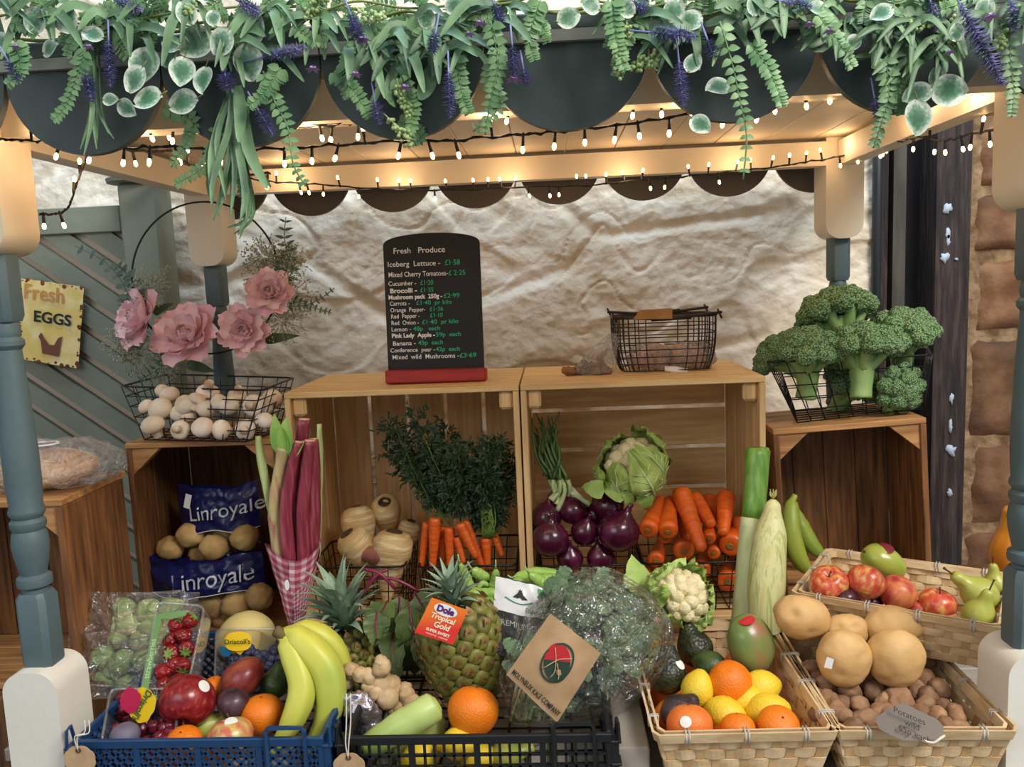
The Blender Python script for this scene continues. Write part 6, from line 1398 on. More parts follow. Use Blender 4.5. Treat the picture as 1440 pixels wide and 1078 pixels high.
# ------------------------------------------------ tray 2 potatoes
M_bak = mat('baking_potato_skin', (216, 178, 120), (190, 148, 92), sc=18, rough=.6, bump=.25, bsc=110, bdist=.003, c3=(206, 166, 108), lo=.3, hi=.75)
M_sml = mat('small_potato_skin', (164, 128, 94), (116, 86, 62), sc=40, rough=.8, bump=.4, bsc=120, bdist=.003, c3=(140, 104, 76), rnd=.2)
G = 'large baking potatoes on the potato tray'
def bpot(lab, px, py, Y, rx, rz, rot, seed, sq=None):
    c = P(px, py, Y); rx, rz = S(rx, c), S(rz, c)
    return potato1(lab, c, (rx, (rx+rz)*.42, rz), rq(0, rot, 0), seed, M_bak, 'baking_potato', G, amp=.03, fr=1.0, nu=44, nv=30, eyes=5)
bpot('large potato overhanging the left rim of the potato tray', 1128, 867, .13, 40, 30, 8, 1)
q_ = bpot('large potato with a small white sticker facing out', 1186, 924, .06, 37, 40, -4, 2)
sq4 = P(1165, 932, .022); b = MB(); b.add([sq4+V((-.006, 0, -.006)), sq4+V((.004, -.001, -.008)), sq4+V((.007, -.001, .006)), sq4+V((-.002, 0, .009))], [(0, 1, 2, 3)]); st_ = b.build('price_sticker', M_paper, None); st_.parent = q_; st_.matrix_parent_inverse = wmat(q_).inverted()
bpot('large smooth potato right of the stickered one', 1259, 924, .06, 39, 42, 3, 3)
bpot('large potato behind the smooth one against the upper tray', 1256, 880, .115, 40, 28, -5, 4)
bpot('large potato half hidden behind the stickered one', 1192, 886, .12, 30, 24, 10, 5)
G = 'small brown potatoes in the tray'
sm = [(1140, 940, 14), (1156, 957, 15), (1164, 963, 17), (1195, 972, 17), (1231, 971, 17), (1174, 999, 20), (1210, 992, 15), (1222, 1010, 14), (1265, 987, 21), (1298, 955, 18), (1321, 968, 16), (1304, 978, 15), (1300, 990, 13), (1296, 1002, 14), (1318, 1008, 15), (1345, 1010, 14), (1342, 1000, 13), (1325, 992, 12), (1164, 990, 18), (1150, 978, 12),
      (1170, 982, 8), (1215, 1012, 17), (1190, 1008, 14), (1238, 1000, 15), (1148, 1004, 12), (1185, 988, 12), (1250, 1008, 14), (1278, 1004, 14), (1288, 970, 13), (1303, 930, 12), (1244, 985, 12), (1330, 1020, 13), (1200, 1024, 15), (1165, 1016, 14), (1228, 1026, 14), (1262, 1026, 14), (1295, 1024, 14), (1350, 1022, 12), (1335, 940, 10), (1215, 958, 14), (1175, 945, 14), (1245, 960, 13), (1280, 950, 14)]
sl__ = rowlab(sm, [950, 964, 976, 987, 997, 1006, 1015], 'small brown potato', ['back row of the tray', 'second row back', 'third row back', 'fourth row back', 'middle row', 'third row from the rim', 'second row from the rim', 'row at the rim'])
rn = random.Random(3)
for i, (px, py, rr) in enumerate(sm):
    Y = .115-(py-940)*.0017; Y = max(-.035, Y); c = P(px, py, Y); r_ = S(rr, c)
    potato1(sl__[i], c, (r_*1.22, r_*.9, r_*.88), rq(rn.uniform(-30, 30), rn.uniform(-40, 40), rn.uniform(0, 90)), i, M_sml, 'small_potato', G, amp=.06, nu=24, nv=16, eyes=3)
# layer beneath (fills the tray)
k = 0
for ix in range(7):
    for iy in range(9):
        c = V((.430+ix*.028+rn.uniform(-.005, .005), -.03+iy*.031+rn.uniform(-.005, .005), -.700+rn.uniform(-.004, .008))); k += 1
        potato1('brown potato at the bottom layer of the potato tray', c, (.017, .0145, .0135), rq(0, 0, k*37), k, M_sml, 'small_potato', 'bottom layer of brown potatoes', nu=14, nv=9)
# filler under tray1 fruit
for ix in range(3):
    for iy in range(4): 
        c = V((.215+ix*.062, .0+iy*.07, -.692)); t_ = tag(MB().ell((0, 0, 0), (.030, .030, .028), nu=20, nv=12).build('orange', M_org, None, world=False, loc=c), 'orange in the bottom layer of the left wicker tray', 'orange', 'bottom layer of oranges')
# grey label
lb = T('handwritten_label', 'grey scalloped handwritten label clipped on the potato tray rim', 'label', P(1280, 1040, -.075))
M_glb = mat('grey_card', (118, 108, 98), (106, 96, 88), sc=10, rough=.7)
lpt = [(1231, 1010), (1250, 998), (1262, 991), (1275, 990), (1286, 997), (1300, 1004), (1318, 1012), (1327, 1022), (1326, 1032), (1316, 1038), (1290, 1041), (1268, 1040), (1250, 1032), (1236, 1024)]
b = MB(); n = len(lpt); fr_ = [P(x, y, -.085+.0006*(1041-y)) for x, y in lpt]; bk_ = [p+V((0, .0012, .0008)) for p in fr_]
b.add(fr_+bk_, [tuple(reversed(range(n))), tuple(range(n, 2*n))]+[(i, (i+1) % n, n+(i+1) % n, n+i) for i in range(n)]); b.build('card', M_glb, lb, smooth=False)
lo_ = P(1280, 1018, -.075); lux = (P(1300, 1024, -.075)-P(1262, 1008, -.068)).normalized(); luy = V((0, .55, .83))
for s, dx, dy in (('Potatoes', -.001, .010), ('wild', 0, 0), ('65p each', .001, -.010)):
    txt(s, .011, M_ink, lb, lambda u, v, dx=dx, dy=dy: lo_+lux*(u+dx)+luy*(v+dy)+V((0, -.003, .001)), shear=.2)
b = MB(); b.tube(spline([P(1296, 1040, -.085), P(1312, 1044, -.09), P(1322, 1038, -.09), P(1328, 1034, -.085)], 10), .0016, 6); b.build('twine', M_twine, lb)

# ------------------------------------------------ tray 3
G = 'fruit in the upper wicker tray'
fruit('mango', 'yellow green mango with round label lying at the back of the upper tray', 1241, 790, .26, 27, M_mgy, d=(-.8, -.1, .52), group=G, stick=(4, -22, 12, mat('label_dark_red', (120, 30, 44), rough=.4)), stem=True)
fruit('apple', 'red apple at the left end of the upper tray', 1166, 820, .19, 26, M_appr, d=(-.2, -.5, .8), group=G)
fruit('apple', 'orange-red apple second from the left in the upper tray', 1217, 819, .18, 26, M_appr, d=(.5, .5, .6), group=G, spin=70, stem=False)
fruit('nectarine', 'deep pink nectarine in the middle of the upper tray', 1262, 834, .185, 25, M_nec, d=(.3, -.3, .8), stem=False, group=G)
fruit('apple', 'red and yellow apple with upright stem near the pears', 1318, 850, .175, 25, M_appr, d=(.15, -.1, 1), group=G, spin=140)
fruit('peach', 'peach at the front rim under the stemmed apple', 1325, 872, .165, 19, M_pch, stem=False, group=G)
fruit('plum', 'dark plum with a round sticker between the apples', 1224, 848, .20, 17, M_plm, stem=False, group=G, stick=(-8, -5, 7, None))
fruit('plum', 'dark plum deep in the left corner of the upper tray', 1190, 842, .17, 16, M_plm, stem=False, group=G)
fruit('peach', 'peach low between the nectarine and the stemmed apple', 1292, 858, .18, 15, M_nec, stem=False, group=G)
fruit('pear', 'green pear standing at the right front of the upper tray', 1376, 864, .115, 22, M_pear, d=(.25, -.2, 1), group=G)
fruit('pear', 'speckled pear lying behind the front pear', 1378, 836, .16, 25, M_pear, d=(-.8, .1, .65), group=G)
fruit('pear', 'small pear at the far right behind the others', 1400, 822, .20, 17, M_pear, d=(-.15, 0, 1), group=G)
# bananas in tilted crate, squash at right edge
M_bgr = mat('green_banana', (124, 150, 56), (164, 172, 62), sc=6, rough=.45)
banana('green banana standing inside the tilted crate with dark stem', [(1118, 696, .04), (1112, 712, .03), (1112, 750, .01), (1126, 790, 0), (1150, 812, .02)], .47, 14, m=M_bgr, grp='green bananas in the tilted crate')
banana('second green banana behind it in the tilted crate', [(1118, 706, .06), (1124, 735, .06), (1140, 765, .05), (1165, 788, .04)], .50, 12, m=M_bgr, grp='green bananas in the tilted crate')
sqh = T('butternut_squash', 'orange squash at the right edge behind the post', 'squash', P(1425, 830, .42)); c = P(1432, 765, .42)
b = MB(); pp = spline([(r, 0, z) for r, z in ((.005, -.062), (.035, -.056), (.047, -.03), (.044, .0), (.033, .025), (.028, .05), (.024, .066), (.006, .070))], 24); b.lathe([(p.x, p.z) for p in pp], 36, Matrix.Translation(c), lobes=8, lamp=.02); b.build('squash_skin', mat('squash_skin', (226, 150, 44), (208, 126, 36), sc=14, rough=.4), sqh)
b = MB(); b.tube([c+V((0, 0, .066)), c+V((.004, 0, .085))], [.008, .006], 8); b.build('stem', M_stem, sqh)
b = MB(); b.box((c.x-.07, .36, -.70), (c.x+.12, .50, c.z-.064), bev=.003); solo(b, 'wooden_block', W_oldx, 'brown wooden block carrying the squash at the right edge', 'block', (0, 0, 0))

# brown paper swing labels on the crates
def ptag(label, cx, cy, sx, topx, topy):
    c = P(cx, cy, -.068); t = T('paper_tag', label, 'tag', c, 'brown paper tags on string'); b = MB(); n = 60; vs = []
    for e in (0, .001):
        for i in range(n):
            a = 2*PI*i/n; q = 1+.06*abs(math.sin(4*a)); vs.append(c+V((S(sx, c)*q*math.cos(a), e, S(sx*.92, c)*q*math.sin(a))))
    b.add(vs, [tuple(reversed(range(n))), tuple(range(n, 2*n))]+[(i, (i+1) % n, n+(i+1) % n, n+i) for i in range(n)]); b.build('card', M_kraft, t, smooth=False)
    h = c+V((0, -.0008, S(sx*.66, c))); b = MB(); b.tube([h+V((.0028*math.cos(a), 0, .0028*math.sin(a))) for a in [2*PI*i/14 for i in range(14)]], .0008, 5, closed=True); b.build('eyelet', M_stem, t)
    for s in (-1, 1):
        b = MB(); b.tube(spline([h, h+V((s*.002, -.001, .02)), P(topx+s*3, (topy+cy)/2-10, -.066), P(topx+s*3, topy, -.062)], 12), .0009, 5); b.build('string', M_twine, t)
    return t
ptag('brown paper tag hanging by string at the left corner of the blue crate', 112, 1068, 22, 122, 1012)
ptag('brown paper tag on string at the left corner of the black crate', 491, 1078, 22, 490, 975)

b = MB(); b.box((.124, -.035, -.7355), (.168, .24, -.672), bev=.003); solo(b, 'painted_block', mat('warm_grey_paint', (168, 160, 148), (156, 148, 138), sc=5, rough=.6), 'plain warm grey block between the black crate and the left wicker tray', 'block', (0, 0, 0))  # block added to catch light in the gap where the counter stays dark

# ================================================================ FLOWER HOOP
M_peo = mat('peony_petal', (252, 224, 224), (236, 184, 194), sc=24, rough=.65, c3=(246, 206, 210), rnd=.06); M_euc = mat('eucalyptus_leaf', (70, 92, 78), (92, 114, 98), sc=16, rough=.6, rnd=.08)
M_gyp = mat('gypsophila', (176, 178, 152), (140, 150, 122), sc=30, rough=.8); M_grn = mat('dark_leaf', (52, 78, 52), (74, 100, 66), sc=16, rough=.5)
Yw = .60; hc_ = P(289, 391, Yw); hr = S(106, hc_)
wr_ = T('flower_hoop', 'black ring wreath with pink peonies and eucalyptus hanging by the left rear post', 'wreath', hc_-V((0, 0, hr)))
b = MB(); b.tube([hc_+V((hr*math.cos(a), .01*math.sin(a), hr*math.sin(a))) for a in [2*PI*i/64 for i in range(64)]], .0020, 6, closed=True); b.build('ring', M_black, wr_)
def peony(par, c, r_, face, seed):
    rn = random.Random(seed); f = V(face).normalized(); M = Matrix.Translation(c) @ zto(f).to_matrix().to_4x4(); k = 0; holder = None
    for ring, (n, el, L, W_) in enumerate(((7, .05, 1.0, .72), (7, .35, .92, .66), (7, .7, .75, .55), (6, 1.0, .55, .42), (5, 1.25, .4, .3))):
        for i in range(n):
            a = 2*PI*(i+.5*(ring % 2))/n+rn.uniform(-.15, .15); e = el+rn.uniform(-.12, .12); d = V((math.cos(a)*math.cos(e), math.sin(a)*math.cos(e), math.sin(e))); s0 = V((math.cos(a), math.sin(a), 0))*r_*.08*(4-ring)*.6
            dM = d; up = V((-math.cos(a)*math.sin(e), -math.sin(a)*math.sin(e), math.cos(e))); sd = dM.cross(up); vs = []; nn = 7; n2 = 6
            for q in range(nn+1):
                t = q/nn; wd = r_*W_*.56*(math.sin(PI*(t*.66+.08))**.7)
                for j in range(n2+1):
                    s = (j/n2-.5)*2; cup = r_*.22*(t*t*1.2)+wd*.35*s*s; ruf = r_*.05*math.sin(j*2.9+i*2+ring)*t*t
                    vs.append(s0+dM*(r_*L*(t-(.20*s*s+.05*math.cos(s*7+i))*t**3))+sd*wd*s+up*(cup+ruf))
            b = MB(); b.add(vs, [(q*(n2+1)+j, q*(n2+1)+j+1, (q+1)*(n2+1)+j+1, (q+1)*(n2+1)+j) for q in range(nn) for j in range(n2)], M); 
            if holder is None: holder = b.build('peony', M_peo, par)
            else: b.build('petal', M_peo, holder)
peony(wr_, P(267, 476, Yw-.02), S(46, hc_), (-.1, -.8, .6), 1); peony(wr_, P(203, 448, Yw-.01), S(42, hc_), (-.5, -.7, .3), 2); peony(wr_, P(345, 464, Yw-.025), S(33, hc_), (.1, -1, .1), 3); peony(wr_, P(380, 412, Yw-.02), S(30, hc_), (.15, -.9, .25), 4)
def gyp(par, c, r_, n, seed, m=M_gyp):
    rn = random.Random(seed); b = MB()
    for i in range(n):
        d = V((rn.gauss(0, 1), rn.gauss(0, .5), rn.gauss(0, 1))).normalized()*r_*rn.uniform(.3, 1); p = c+d; b.tube([c+d*.2, p], .0004, 3); b.ell(p, .0021, nu=6, nv=4)
        for j in range(2): q = p+V((rn.uniform(-1, 1), rn.uniform(-1, 1), rn.uniform(-1, 1)))*.008; b.tube([p, q], .0003, 3); b.ell(q, .0016, nu=5, nv=3)
    tag(b.build('gypsophila', m, par), kind='stuff')
for x, y, r_ in ((385, 380, 46), (408, 415, 40), (395, 450, 40), (370, 360, 30), (188, 495, 44), (230, 510, 36), (215, 400, 34), (175, 480, 30), (410, 365, 26)): gyp(wr_, P(x, y, Yw), S(r_, hc_), 90, x)
def sprig(par, pts, Y, m, L, W_, n, name='eucalyptus_sprig', pair=True, shape=.6, ns=14, seed=0, stem_r=.0009, ms=None):
    rn = random.Random(seed); q = spline([P(x, y, Y+dy) if len(p) == 3 else P(x, y, Y) for p in pts for (x, y, dy) in [(p+(0,))[:3]]], max(ns, n+2)); b = MB(); b.mi = 0; b.tube(q, stem_r, 4); N = len(q)
    for k in range(n):
        t = (k+.8)/n*(N-2); i = int(t); p = q[i].lerp(q[i+1], t-i); d = (q[i+1]-q[i]).normalized(); sd = d.cross(V((0, -1, 0))); sd = sd.normalized() if sd.length > .1 else V((1, 0, 0))
        for s in ((-1, 1) if pair else ((1 if k % 2 else -1),)):
            dd = (sd*s+d*.35+V((0, rn.uniform(-.5, .1), 0))).normalized(); f = (1-.5*k/n)*rn.uniform(.8, 1.1); b.mi = 0; b.leaf(p, dd, L*f, W_*f, up=(rn.uniform(-.3, .3), -1, .2), curl=.25, n=4, shape=shape)
    return b.build(name, m, par)
for i, (pts, L, W_, n) in enumerate((([(190, 470), (178, 410), (150, 370), (105, 345)], .024, .014, 9), ([(200, 440), (185, 395), (165, 372)], .028, .018, 6), ([(212, 470), (180, 440), (172, 420)], .022, .014, 5), ([(398, 400), (405, 365), (400, 335), (402, 305)], .030, .010, 8), ([(400, 400), (392, 370), (410, 345)], .020, .012, 5),
        ([(390, 430), (425, 430), (450, 420), (470, 405)], .014, .006, 9), ([(410, 420), (440, 432), (466, 440)], .014, .006, 8), ([(250, 500), (220, 520), (195, 535)], .02, .008, 7))):
    sprig(wr_, pts, Yw-.005, M_euc, L, W_, n, seed=i)
for a, c_, W_ in (((370, 478), (418, 470), .022), ((215, 440), (240, 425), .02), ((262, 510), (300, 522), .024), ((220, 470), (234, 520), .016)):
    p0 = P(*a, Yw); p1 = P(*c_, Yw-.01); b = MB(); b.leaf(p0, p1-p0, (p1-p0).length, W_, up=(0, -1, .2), n=8); b.build('leaf', M_grn, wr_)

# ================================================================ STRING LIGHTS
M_cable = mat('dark_green_cable', (24, 22, 18), rough=.5); M_bulb = mat('lamp_glow', (255, 206, 136), rough=.3, emit=11)
bb = MB(); bb.lathe([(.0005, -.0045), (.0022, -.003), (.0027, 0), (.0020, .003), (.0012, .0045)], 8); bulb_me = bb.mesh(M_bulb)
hb = MB(); hb.lathe([(.0022, 0), (.0019, .012), (.0011, .016)], 6); hold_me = hb.mesh(M_cable)
rb_ = random.Random(9); LIGHTS = []
def strand(label, pts, Y, step=.033, updown=0):
    q = spline([P(p[0], p[1], p[2] if len(p) > 2 else Y) for p in pts], len(pts)*6); t = T('string_light', label, 'fairy lights', q[0], 'fairy light strands under the canopy'); b = MB()
    wig = [p+V((0, rb_.uniform(-.0012, .0012), rb_.uniform(-.0012, .0012))) for p in q]; b.tube(wig, .0013, 5); b.tube([p+V((0, .002*math.sin(i*1.9), .002*math.cos(i*1.9))) for i, p in enumerate(wig)], .0011, 5); b.build('cable', M_cable, t)
    acc = 0
    for i in range(1, len(q)):
        acc += (q[i]-q[i-1]).length
        while acc > step:
            acc -= step*rb_.uniform(.8, 1.25); up = rb_.random() < updown; d = V((rb_.uniform(-.25, .25), rb_.uniform(-.35, .2), 1 if up else -1)).normalized(); p = q[i]
            M = Matrix.Translation(p+d*.014) @ zto(-d).to_matrix().to_4x4(); W_ = wmat(t).inverted()
            h = link(hold_me, 'bulb_holder', t, False); h.matrix_local = W_ @ M @ Matrix.Translation((0, 0, 0)); u = link(bulb_me, 'bulb', h, False); u.matrix_local = Matrix.Translation((0, 0, -.004)); LIGHTS.append(p+d*.02)
strand('lower front strand of fairy lights sagging under the scallops', [(0, 196), (40, 197), (90, 201), (165, 208), (225, 206), (310, 209), (400, 209), (480, 203), (560, 199), (640, 197), (720, 190), (777, 185), (867, 175), (960, 163), (1040, 150), (1100, 138)], -.035, .034, .15)
strand('upper front strand of fairy lights close behind the scallops', [(420, 178), (480, 175), (520, 168), (560, 158), (600, 150), (660, 152), (720, 150), (800, 152), (880, 142), (960, 139), (1030, 138), (1100, 134), (1150, 124), (1185, 117)], .01, .036, .2)
strand('rear strand of fairy lights along the back roof beam', [(340, 247), (375, 255), (440, 259), (520, 265), (620, 267), (740, 263), (830, 260), (910, 252), (960, 248), (1040, 240), (1100, 233), (1150, 225), (1200, 216), (1235, 207)], .62, .033, .55)
strand('left strand of fairy lights dropping beside the front post', [(122, 216), (117, 235), (106, 262), (96, 290), (78, 300), (56, 300)], .055, .03, .3)
strand('right strand of fairy lights hanging from the side beam', [(1228, 212, .60), (1250, 196, .5), (1262, 175, .42), (1275, 160, .34)], .5, .03, .3)
strand('fairy lights strung across towards the right front post', [(1262, 200, .30), (1296, 192, .30), (1326, 198, .25), (1360, 190, .2), (1400, 182, .12)], .25, .024, .2)
strand('short tangle of fairy lights behind the hanging leaves', [(150, 205), (200, 213), (240, 212), (262, 228), (300, 246), (340, 248), (380, 243)], .10, .03, .3)
strand('short upper strand of fairy lights near the left scallops', [(170, 168), (215, 176), (250, 178), (420, 176), (480, 172)], .0, .034, .4)
def warm(p, e, r_=.02):
    l = bpy.data.lights.new('fairy_glow', 'POINT'); l.energy = e; l.color = (1, .64, .36); l.shadow_soft_size = r_; o = bpy.data.objects.new('fairy_glow', l); COL.objects.link(o); o.location = p
for px, py, Y, e in ((60, 185, -.02, .30), (190, 195, .0, .30), (300, 225, .10, .28), (430, 190, .0, .30), (560, 175, .0, .30), (690, 170, .0, .3), (850, 160, .0, .3), (960, 150, .0, .3), (1080, 142, .0, .3), (1180, 125, .0, .32), (1270, 150, .3, .3), (400, 250, .615, .20), (560, 258, .615, .20), (720, 254, .615, .20), (880, 247, .615, .20), (1040, 230, .615, .20), (1180, 205, .60, .12), (1350, 130, .12, .3), (110, 250, .05, .1)):
    warm(P(px, py, Y), e*.80)

# ================================================================ GARLAND
gar = T('flower_garland', 'artificial garland of variegated leaves, lavender and ferns along the canopy edge', 'garland', (0, -.12, .225))
M_vine = mat('vine_stem', (96, 116, 52), (130, 136, 60), sc=20, rough=.6); M_fern = mat('fern_leaf', (74, 118, 72), (128, 164, 108), sc=20, rough=.5, rnd=.14); M_strap = mat('strap_leaf', (56, 88, 58), (112, 146, 100), sc=16, rough=.5, rnd=.16)
M_lav = mat('lavender_bud', (150, 144, 190), (92, 112, 126), sc=60, rough=.7, c3=(128, 124, 176), rnd=.12); M_mau = mat('mauve_petal', (190, 158, 196), (156, 124, 176), sc=20, rough=.6); M_lime = mat('lime_flower', (170, 188, 130), (132, 158, 96), sc=30, rough=.7)
M_vein = mat('leaf_vein', (120, 150, 116), rough=.6)
def varieg():
    m = bpy.data.materials.new('variegated_leaf'); m.use_nodes = True; nt = m.node_tree; N = nt.nodes; L = nt.links; b = N['Principled BSDF']; b.inputs['Roughness'].default_value = .45
    uv = N.new('ShaderNodeUVMap'); vm = N.new('ShaderNodeVectorMath'); vm.operation = 'DISTANCE'; vm.inputs[1].default_value = (.5, .5, 0); L.new(uv.outputs[0], vm.inputs[0]); ns = N.new('ShaderNodeTexNoise'); ns.inputs['Scale'].default_value = 7; L.new(uv.outputs[0], ns.inputs['Vector'])
    ad = N.new('ShaderNodeMath'); ad.operation = 'MULTIPLY_ADD'; ad.inputs[1].default_value = .45; L.new(ns.outputs[0], ad.inputs[0]); L.new(vm.outputs['Value'], ad.inputs[2])
    r = N.new('ShaderNodeValToRGB'); e = r.color_ramp.elements; e[0].position = .40; e[0].color = lin((72, 116, 84)); e[1].position = .72; e[1].color = lin((206, 216, 196)); x = e.new(.56); x.color = lin((112, 150, 122)); L.new(ad.outputs[0], r.inputs[0]); L.new(r.outputs[0], b.inputs['Base Color']); return m
M_var = varieg()
rg = random.Random(17)
# vine along the canopy edge
for k in range(3):
    b = MB(); q = spline([P(x, 46-x*.036+rg.uniform(-16, 14)-8*k, -.115-.012*k) for x in range(-60, 1520, 70)], 120); b.tube(q, .0022-.0004*k, 6); b.build('vine', M_vine, gar)
def oval(px, py, Y, rpx, ang, tilt=.0, asp=.85):
    c = P(px, py, Y); r_ = S(rpx*1.25, c); a = R(ang); d = V((math.cos(a), rg.uniform(-.25, .25), math.sin(a))).normalized(); up = V((rg.uniform(-.4, .4)+tilt, -1, rg.uniform(-.1, .5))); sd = d.cross(up).normalized(); up = sd.cross(d)
    n, m_ = 10, 8; vs = []
    for k in range(n+1):
        t = k/n; wd = r_*asp*(math.sin(PI*(.03+.95*t**.85))**.62)
        for j in range(m_+1):
            s = (j/m_-.5)*2; vs.append(c+d*(t-.5)*2*r_+sd*wd*s+up*(-.25*r_*s*s*-1*.6-.15*r_*(2*t-1)**2+.04*r_*math.sin(5*t+3*s)))
    b = MB(); b.add(vs, [(k*(m_+1)+j, k*(m_+1)+j+1, (k+1)*(m_+1)+j+1, (k+1)*(m_+1)+j) for k in range(n) for j in range(m_)]); o = b.build('variegated_leaf', M_var, gar); uvl = o.data.uv_layers.new(name='UVMap')
    for lp in o.data.loops: k, j = divmod(lp.vertex_index, m_+1); uvl.data[lp.index].uv = (j/m_, k/n)
    b = MB(); b.tube([c-d*r_*1.3+V((0, .006, .004)), c-d*r_*.95], .0006, 4); b.build('petiole', M_vine, o)
for a in ((203, 92, 21, 250), (256, 100, 17, 260), (275, 60, 22, 200), (312, 60, 17, 230), (358, 40, 18, 70), (350, 88, 20, 270), (207, 139, 18, 190), (257, 144, 18, 190), (286, 112, 16, 260), (178, 152, 12, 320), (50, 28, 16, 90), (92, 25, 17, 100), (190, 112, 17, 230), (240, 78, 15, 60), (262, 18, 14, 110), (300, 25, 10, 100), (240, 62, 12, 150), (155, 140, 9, 0),
          (970, 30, 15, 200), (948, 14, 14, 60), (1010, 122, 15, 190), (1290, 165, 20, 270), (1335, 128, 21, 350), (1290, 132, 16, 200), (1318, 108, 14, 60), (975, 88, 12, 60), (800, 25, 14, 20), (985, 175, 13, 320), (1385, 12, 13, 60), (830, 8, 12, 160), (1240, 18, 13, 200), (600, 25, 12, 100), (0, 60, 13, 200), (20, 6, 14, 40), (130, 48, 12, 160), (430, 12, 13, 40), (640, 8, 12, 20), (880, 12, 12, 150), (1060, 8, 12, 90), (1150, 12, 12, 170), (1200, 60, 10, 240), (1345, 45, 10, 100), (70, 68, 12, 20)):
    oval(a[0], a[1], -.135-rg.random()*.03, a[2], a[3])
def lav(px, py, L, ang, Y=None, wpx=10):
    Y = Y if Y else -.14-rg.random()*.03; a = R(ang); p0 = P(px-math.cos(a)*L/2, py-math.sin(a)*L/2, Y); p1 = P(px+math.cos(a)*L/2, py+math.sin(a)*L/2, Y-.004); b = MB(); n = int(L*.55); r_ = S(wpx, p0); d = (p1-p0).normalized()
    for k in range(n*5):
        t = (k+.5)/(n*5); p = p0.lerp(p1, t); th = k*2.4; s1 = d.orthogonal().normalized(); s2 = d.cross(s1); o = (s1*math.cos(th)+s2*math.sin(th)); rr = r_*(math.sin(PI*(.12+.82*t))**.6); b.leaf(p, o*rg.uniform(.7, 1)+d*rg.uniform(.1, .7), rr*rg.uniform(1.1, 1.6), rr*.42, up=d, n=2, curl=.3, fold=.4)
    b.tube([p0-d*.02, p1], .0010, 4); b.build('lavender_spike', M_lav, gar)
for a in ((154, 88, 66, 88), (125, 120, 44, 80), (318, 112, 26, 80, None, 12), (400, 74, 68, -12), (372, 170, 44, 60), (500, 40, 44, 70), (632, 132, 66, 88), (722, 84, 44, 85), (738, 108, 24, 80), (890, 8, 58, 20, None, 13), (945, 48, 66, 5, None, 13), (958, 118, 66, 84), (1380, 62, 130, 62, -.19, 14), (1312, 22, 44, 80), (1232, 150, 30, 80), (530, 158, 34, 80), (180, 6, 40, 20), (1120, 5, 44, 10), (700, 20, 34, 70), (20, 100, 30, 60), (1425, 20, 44, 80), (350, 10, 34, 30), (610, 60, 30, 100), (1000, 70, 30, 70)): lav(*a)
def fern(pts, L=.014, W_=.009, n=16, Y=-.14): sprig(gar, pts, Y-rg.random()*.03, M_fern, L, W_, n, 'fern_sprig', seed=rg.randint(0, 999), ns=18, shape=.7)
for pts in ([(120, 70), (108, 110), (92, 150), (74, 170)], [(370, 100), (385, 140), (405, 180), (412, 230), (430, 262)], [(395, 95), (372, 130), (350, 150)], [(690, 30), (700, 90), (690, 140), (682, 190)], [(705, 70), (690, 110), (702, 150), (665, 185)], [(760, 0), (745, 50), (752, 85)], [(1012, 30), (1030, 90), (1040, 140), (1050, 190), (1045, 252)], [(1055, 60), (1080, 95), (1095, 130), (1100, 150)], [(1245, 80), (1250, 130), (1240, 170), (1228, 208)], [(1420, 20), (1420, 80), (1425, 130), (1422, 165)],
            [(500, 60), (485, 100), (490, 140)], [(470, 100), (500, 130), (520, 165)], [(1270, 90), (1262, 130), (1268, 160)], [(20, 60), (30, 95), (10, 120)], [(560, 110), (580, 150), (575, 195)], [(560, 170), (590, 190), (575, 200)], [(380, 0), (430, 50), (460, 60)], [(860, 0), (868, 60), (880, 100)], [(880, 40), (872, 80), (868, 106)], [(1150, 20), (1180, 60), (1200, 95)], [(640, 80), (650, 130), (660, 160)], [(230, 150), (270, 170), (262, 200), (240, 235)], [(310, 180), (290, 230), (245, 260)], [(330, 200), (340, 250), (350, 300)]): fern(pts, Y=-.135 if pts[0][1] < 140 else -.09)
def strap(pts, W_, Y): 
    q = spline([P(x, y, Y-.01*i) for i, (x, y) in enumerate(pts)], 9); b = MB(); vs = []; n = len(q)
    for k, p in enumerate(q):
        d = (q[min(k+1, n-1)]-q[max(k-1, 0)]).normalized(); sd = d.cross(V((.3, -1, .3))).normalized(); wd = W_*.5*(math.sin(PI*min(.97, .12+.86*k/(n-1)))**.7); vs += [p-sd*wd, p+V((0, .0015, 0)), p+sd*wd]
    b.add(vs, [(k*3+j, k*3+j+1, k*3+j+4, k*3+j+3) for k in range(n-1) for j in (0, 1)]); b.build('strap_leaf', M_strap, gar)
hubs = [(-20, 10), (60, 10), (140, 30), (190, 40), (255, 10), (330, 60), (380, 30), (440, 40), (500, 60), (560, 60), (600, 40), (650, 60), (700, 20), (900, 40), (980, 40), (1040, 20), (1110, 20), (1180, 30), (1230, 30), (1290, 40), (1340, 60), (1400, 30), (1460, 20), (600, 70), (560, 90), (1250, 60), (1310, 80)]
cnt = 0
for hx, hy in hubs:
    for i in range(9):
        a = R(rg.uniform(-20, 200)); L = rg.uniform(35, 95)*(.7 if math.sin(a) < 0 else 1); sx = math.cos(a)*L; sy = math.sin(a)*L*.55
        ox, oy = hx+rg.uniform(-18, 18), hy+rg.uniform(-18, 12)
        if 760 < ox+sx < 890 and oy+sy > 30: continue
        strap([(ox, oy), (ox+sx*.5, oy+sy*.5-14), (ox+sx, oy+sy+rg.uniform(-5, 26))], rg.uniform(.006, .012), -.12-rg.random()*.03); cnt += 1
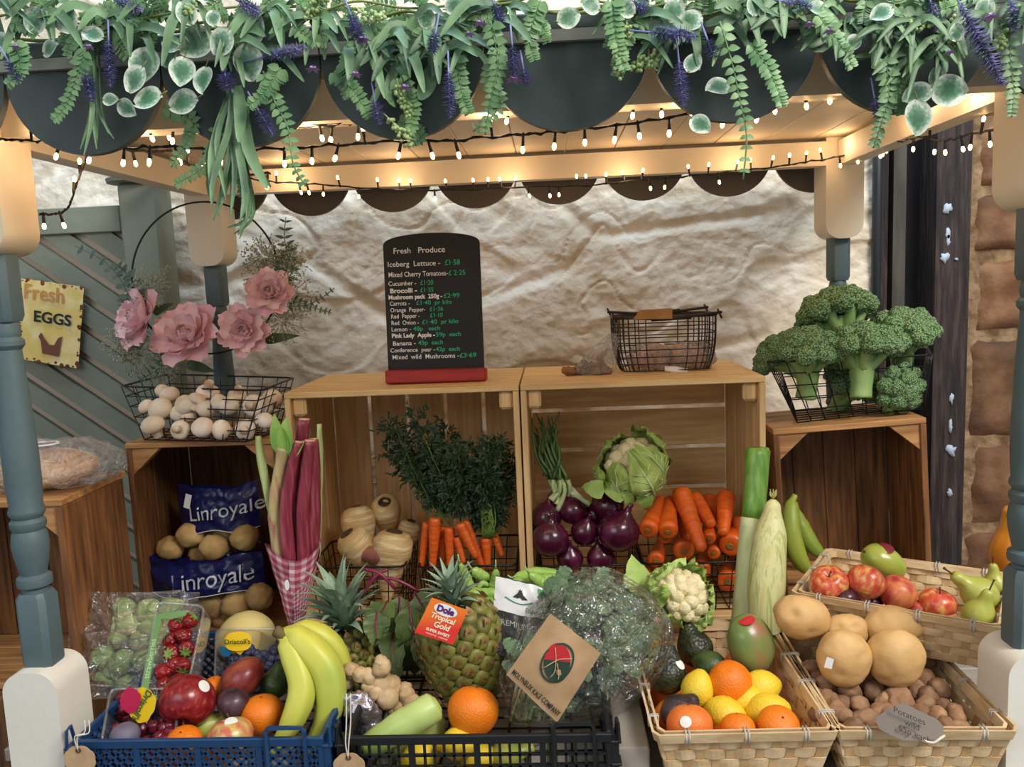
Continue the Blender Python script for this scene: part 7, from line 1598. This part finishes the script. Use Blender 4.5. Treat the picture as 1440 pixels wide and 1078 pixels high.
for pts, W_ in ((((325, 130), (322, 180), (300, 250), (298, 290)), .012), (((330, 130), (335, 200), (345, 270), (338, 310)), .014), (((322, 140), (305, 200), (318, 280)), .010), (((328, 150), (320, 230), (300, 310)), .009), (((340, 140), (350, 210), (376, 265)), .022), (((335, 120), (338, 160), (336, 200)), .022), (((318, 150), (330, 230), (325, 300)), .010), (((332, 200), (352, 280), (335, 330)), .010), (((310, 160), (298, 215), (296, 262)), .013), (((345, 210), (350, 300), (320, 320)), .008),
               (((128, 30), (126, 100), (130, 160), (118, 218)), .010), (((131, 60), (138, 150), (160, 195)), .006), (((129, 90), (132, 170), (136, 210)), .006), (((600, 70), (560, 90), (545, 130), (555, 150)), .016), (((560, 60), (535, 70), (530, 120)), .018), (((610, 90), (600, 120), (590, 140)), .030), (((575, 80), (530, 130), (520, 170)), .012), (((1190, 30), (1150, 60), (1118, 66)), .012), (((1250, 40), (1240, 70), (1200, 80)), .012)): strap(pts, W_*.62, -.125); strap([(x+rg.uniform(-9, 9), y+rg.uniform(-10, 10)) for x, y in pts], W_*.5, -.115)
def bell(px, py, r_, m=M_mau):
    c = P(px, py, -.17); b = MB(); s = S(r_, c)
    for i in range(5): a = 2*PI*i/5; b.leaf(c, (math.cos(a)*.7, math.sin(a)*.7-.2, -1), s*1.6, s*.9, up=(math.cos(a), math.sin(a), 0), curl=-.5, n=5)
    b.build('mauve_bell_flower', m, gar)
for px, py, r_ in ((440, 92, 9), (722, 106, 10), (675, 28, 9), (510, 50, 10), (1392, 18, 12), (1138, 30, 8), (1335, 70, 7), (125, 62, 7), (22, 62, 7), (570, 118, 9), (1165, 40, 8), (660, 44, 7), (500, 100, 8)): bell(px, py, r_)
def seedspray(pts, Y=-.15, m=M_lime):
    q = spline([P(x, y, Y) for x, y in pts], 12); b = MB(); b.tube(q, .0008, 4)
    for k in range(3, 12):
        for j in range(4): p = q[k]+V((rg.uniform(-1, 1), rg.uniform(-1, 1), rg.uniform(-1, 1)))*.005; b.ell(p, .0022, nu=6, nv=4)
    b.build('seed_spray', m, gar)
for pts in ([(885, 10), (878, 50), (870, 105)], [(925, 100), (905, 85), (893, 95)], [(900, 90), (925, 85), (918, 78)], [(558, 110), (565, 140), (575, 158)], [(540, 160), (560, 180), (575, 200)], [(250, 10), (262, 20), (270, 5)], [(1345, 10), (1348, 40), (1342, 60)], [(1400, 40), (1410, 60), (1400, 66)], [(430, 30), (440, 10), (455, -5)], [(500, 10), (520, 25), (540, 20)], [(1050, 20), (1090, 15), (1130, 20)], [(1270, 20), (1290, 40), (1305, 30)]): seedspray(pts)
# small filler foliage hugging the edge
for i in range(170):
    hx = rg.uniform(-30, 1470)
    if 775 < hx < 850: continue
    hy = 42-hx*.034+rg.uniform(-46, 24); a = R(rg.uniform(20, 340)); L = rg.uniform(22, 46); fern([(hx, hy), (hx+math.cos(a)*L*.6, hy+math.sin(a)*L*.5), (hx+math.cos(a)*L, hy+math.sin(a)*L*.8+8)], L=rg.uniform(.009, .015), W_=rg.uniform(.005, .009), n=9, Y=-.115)
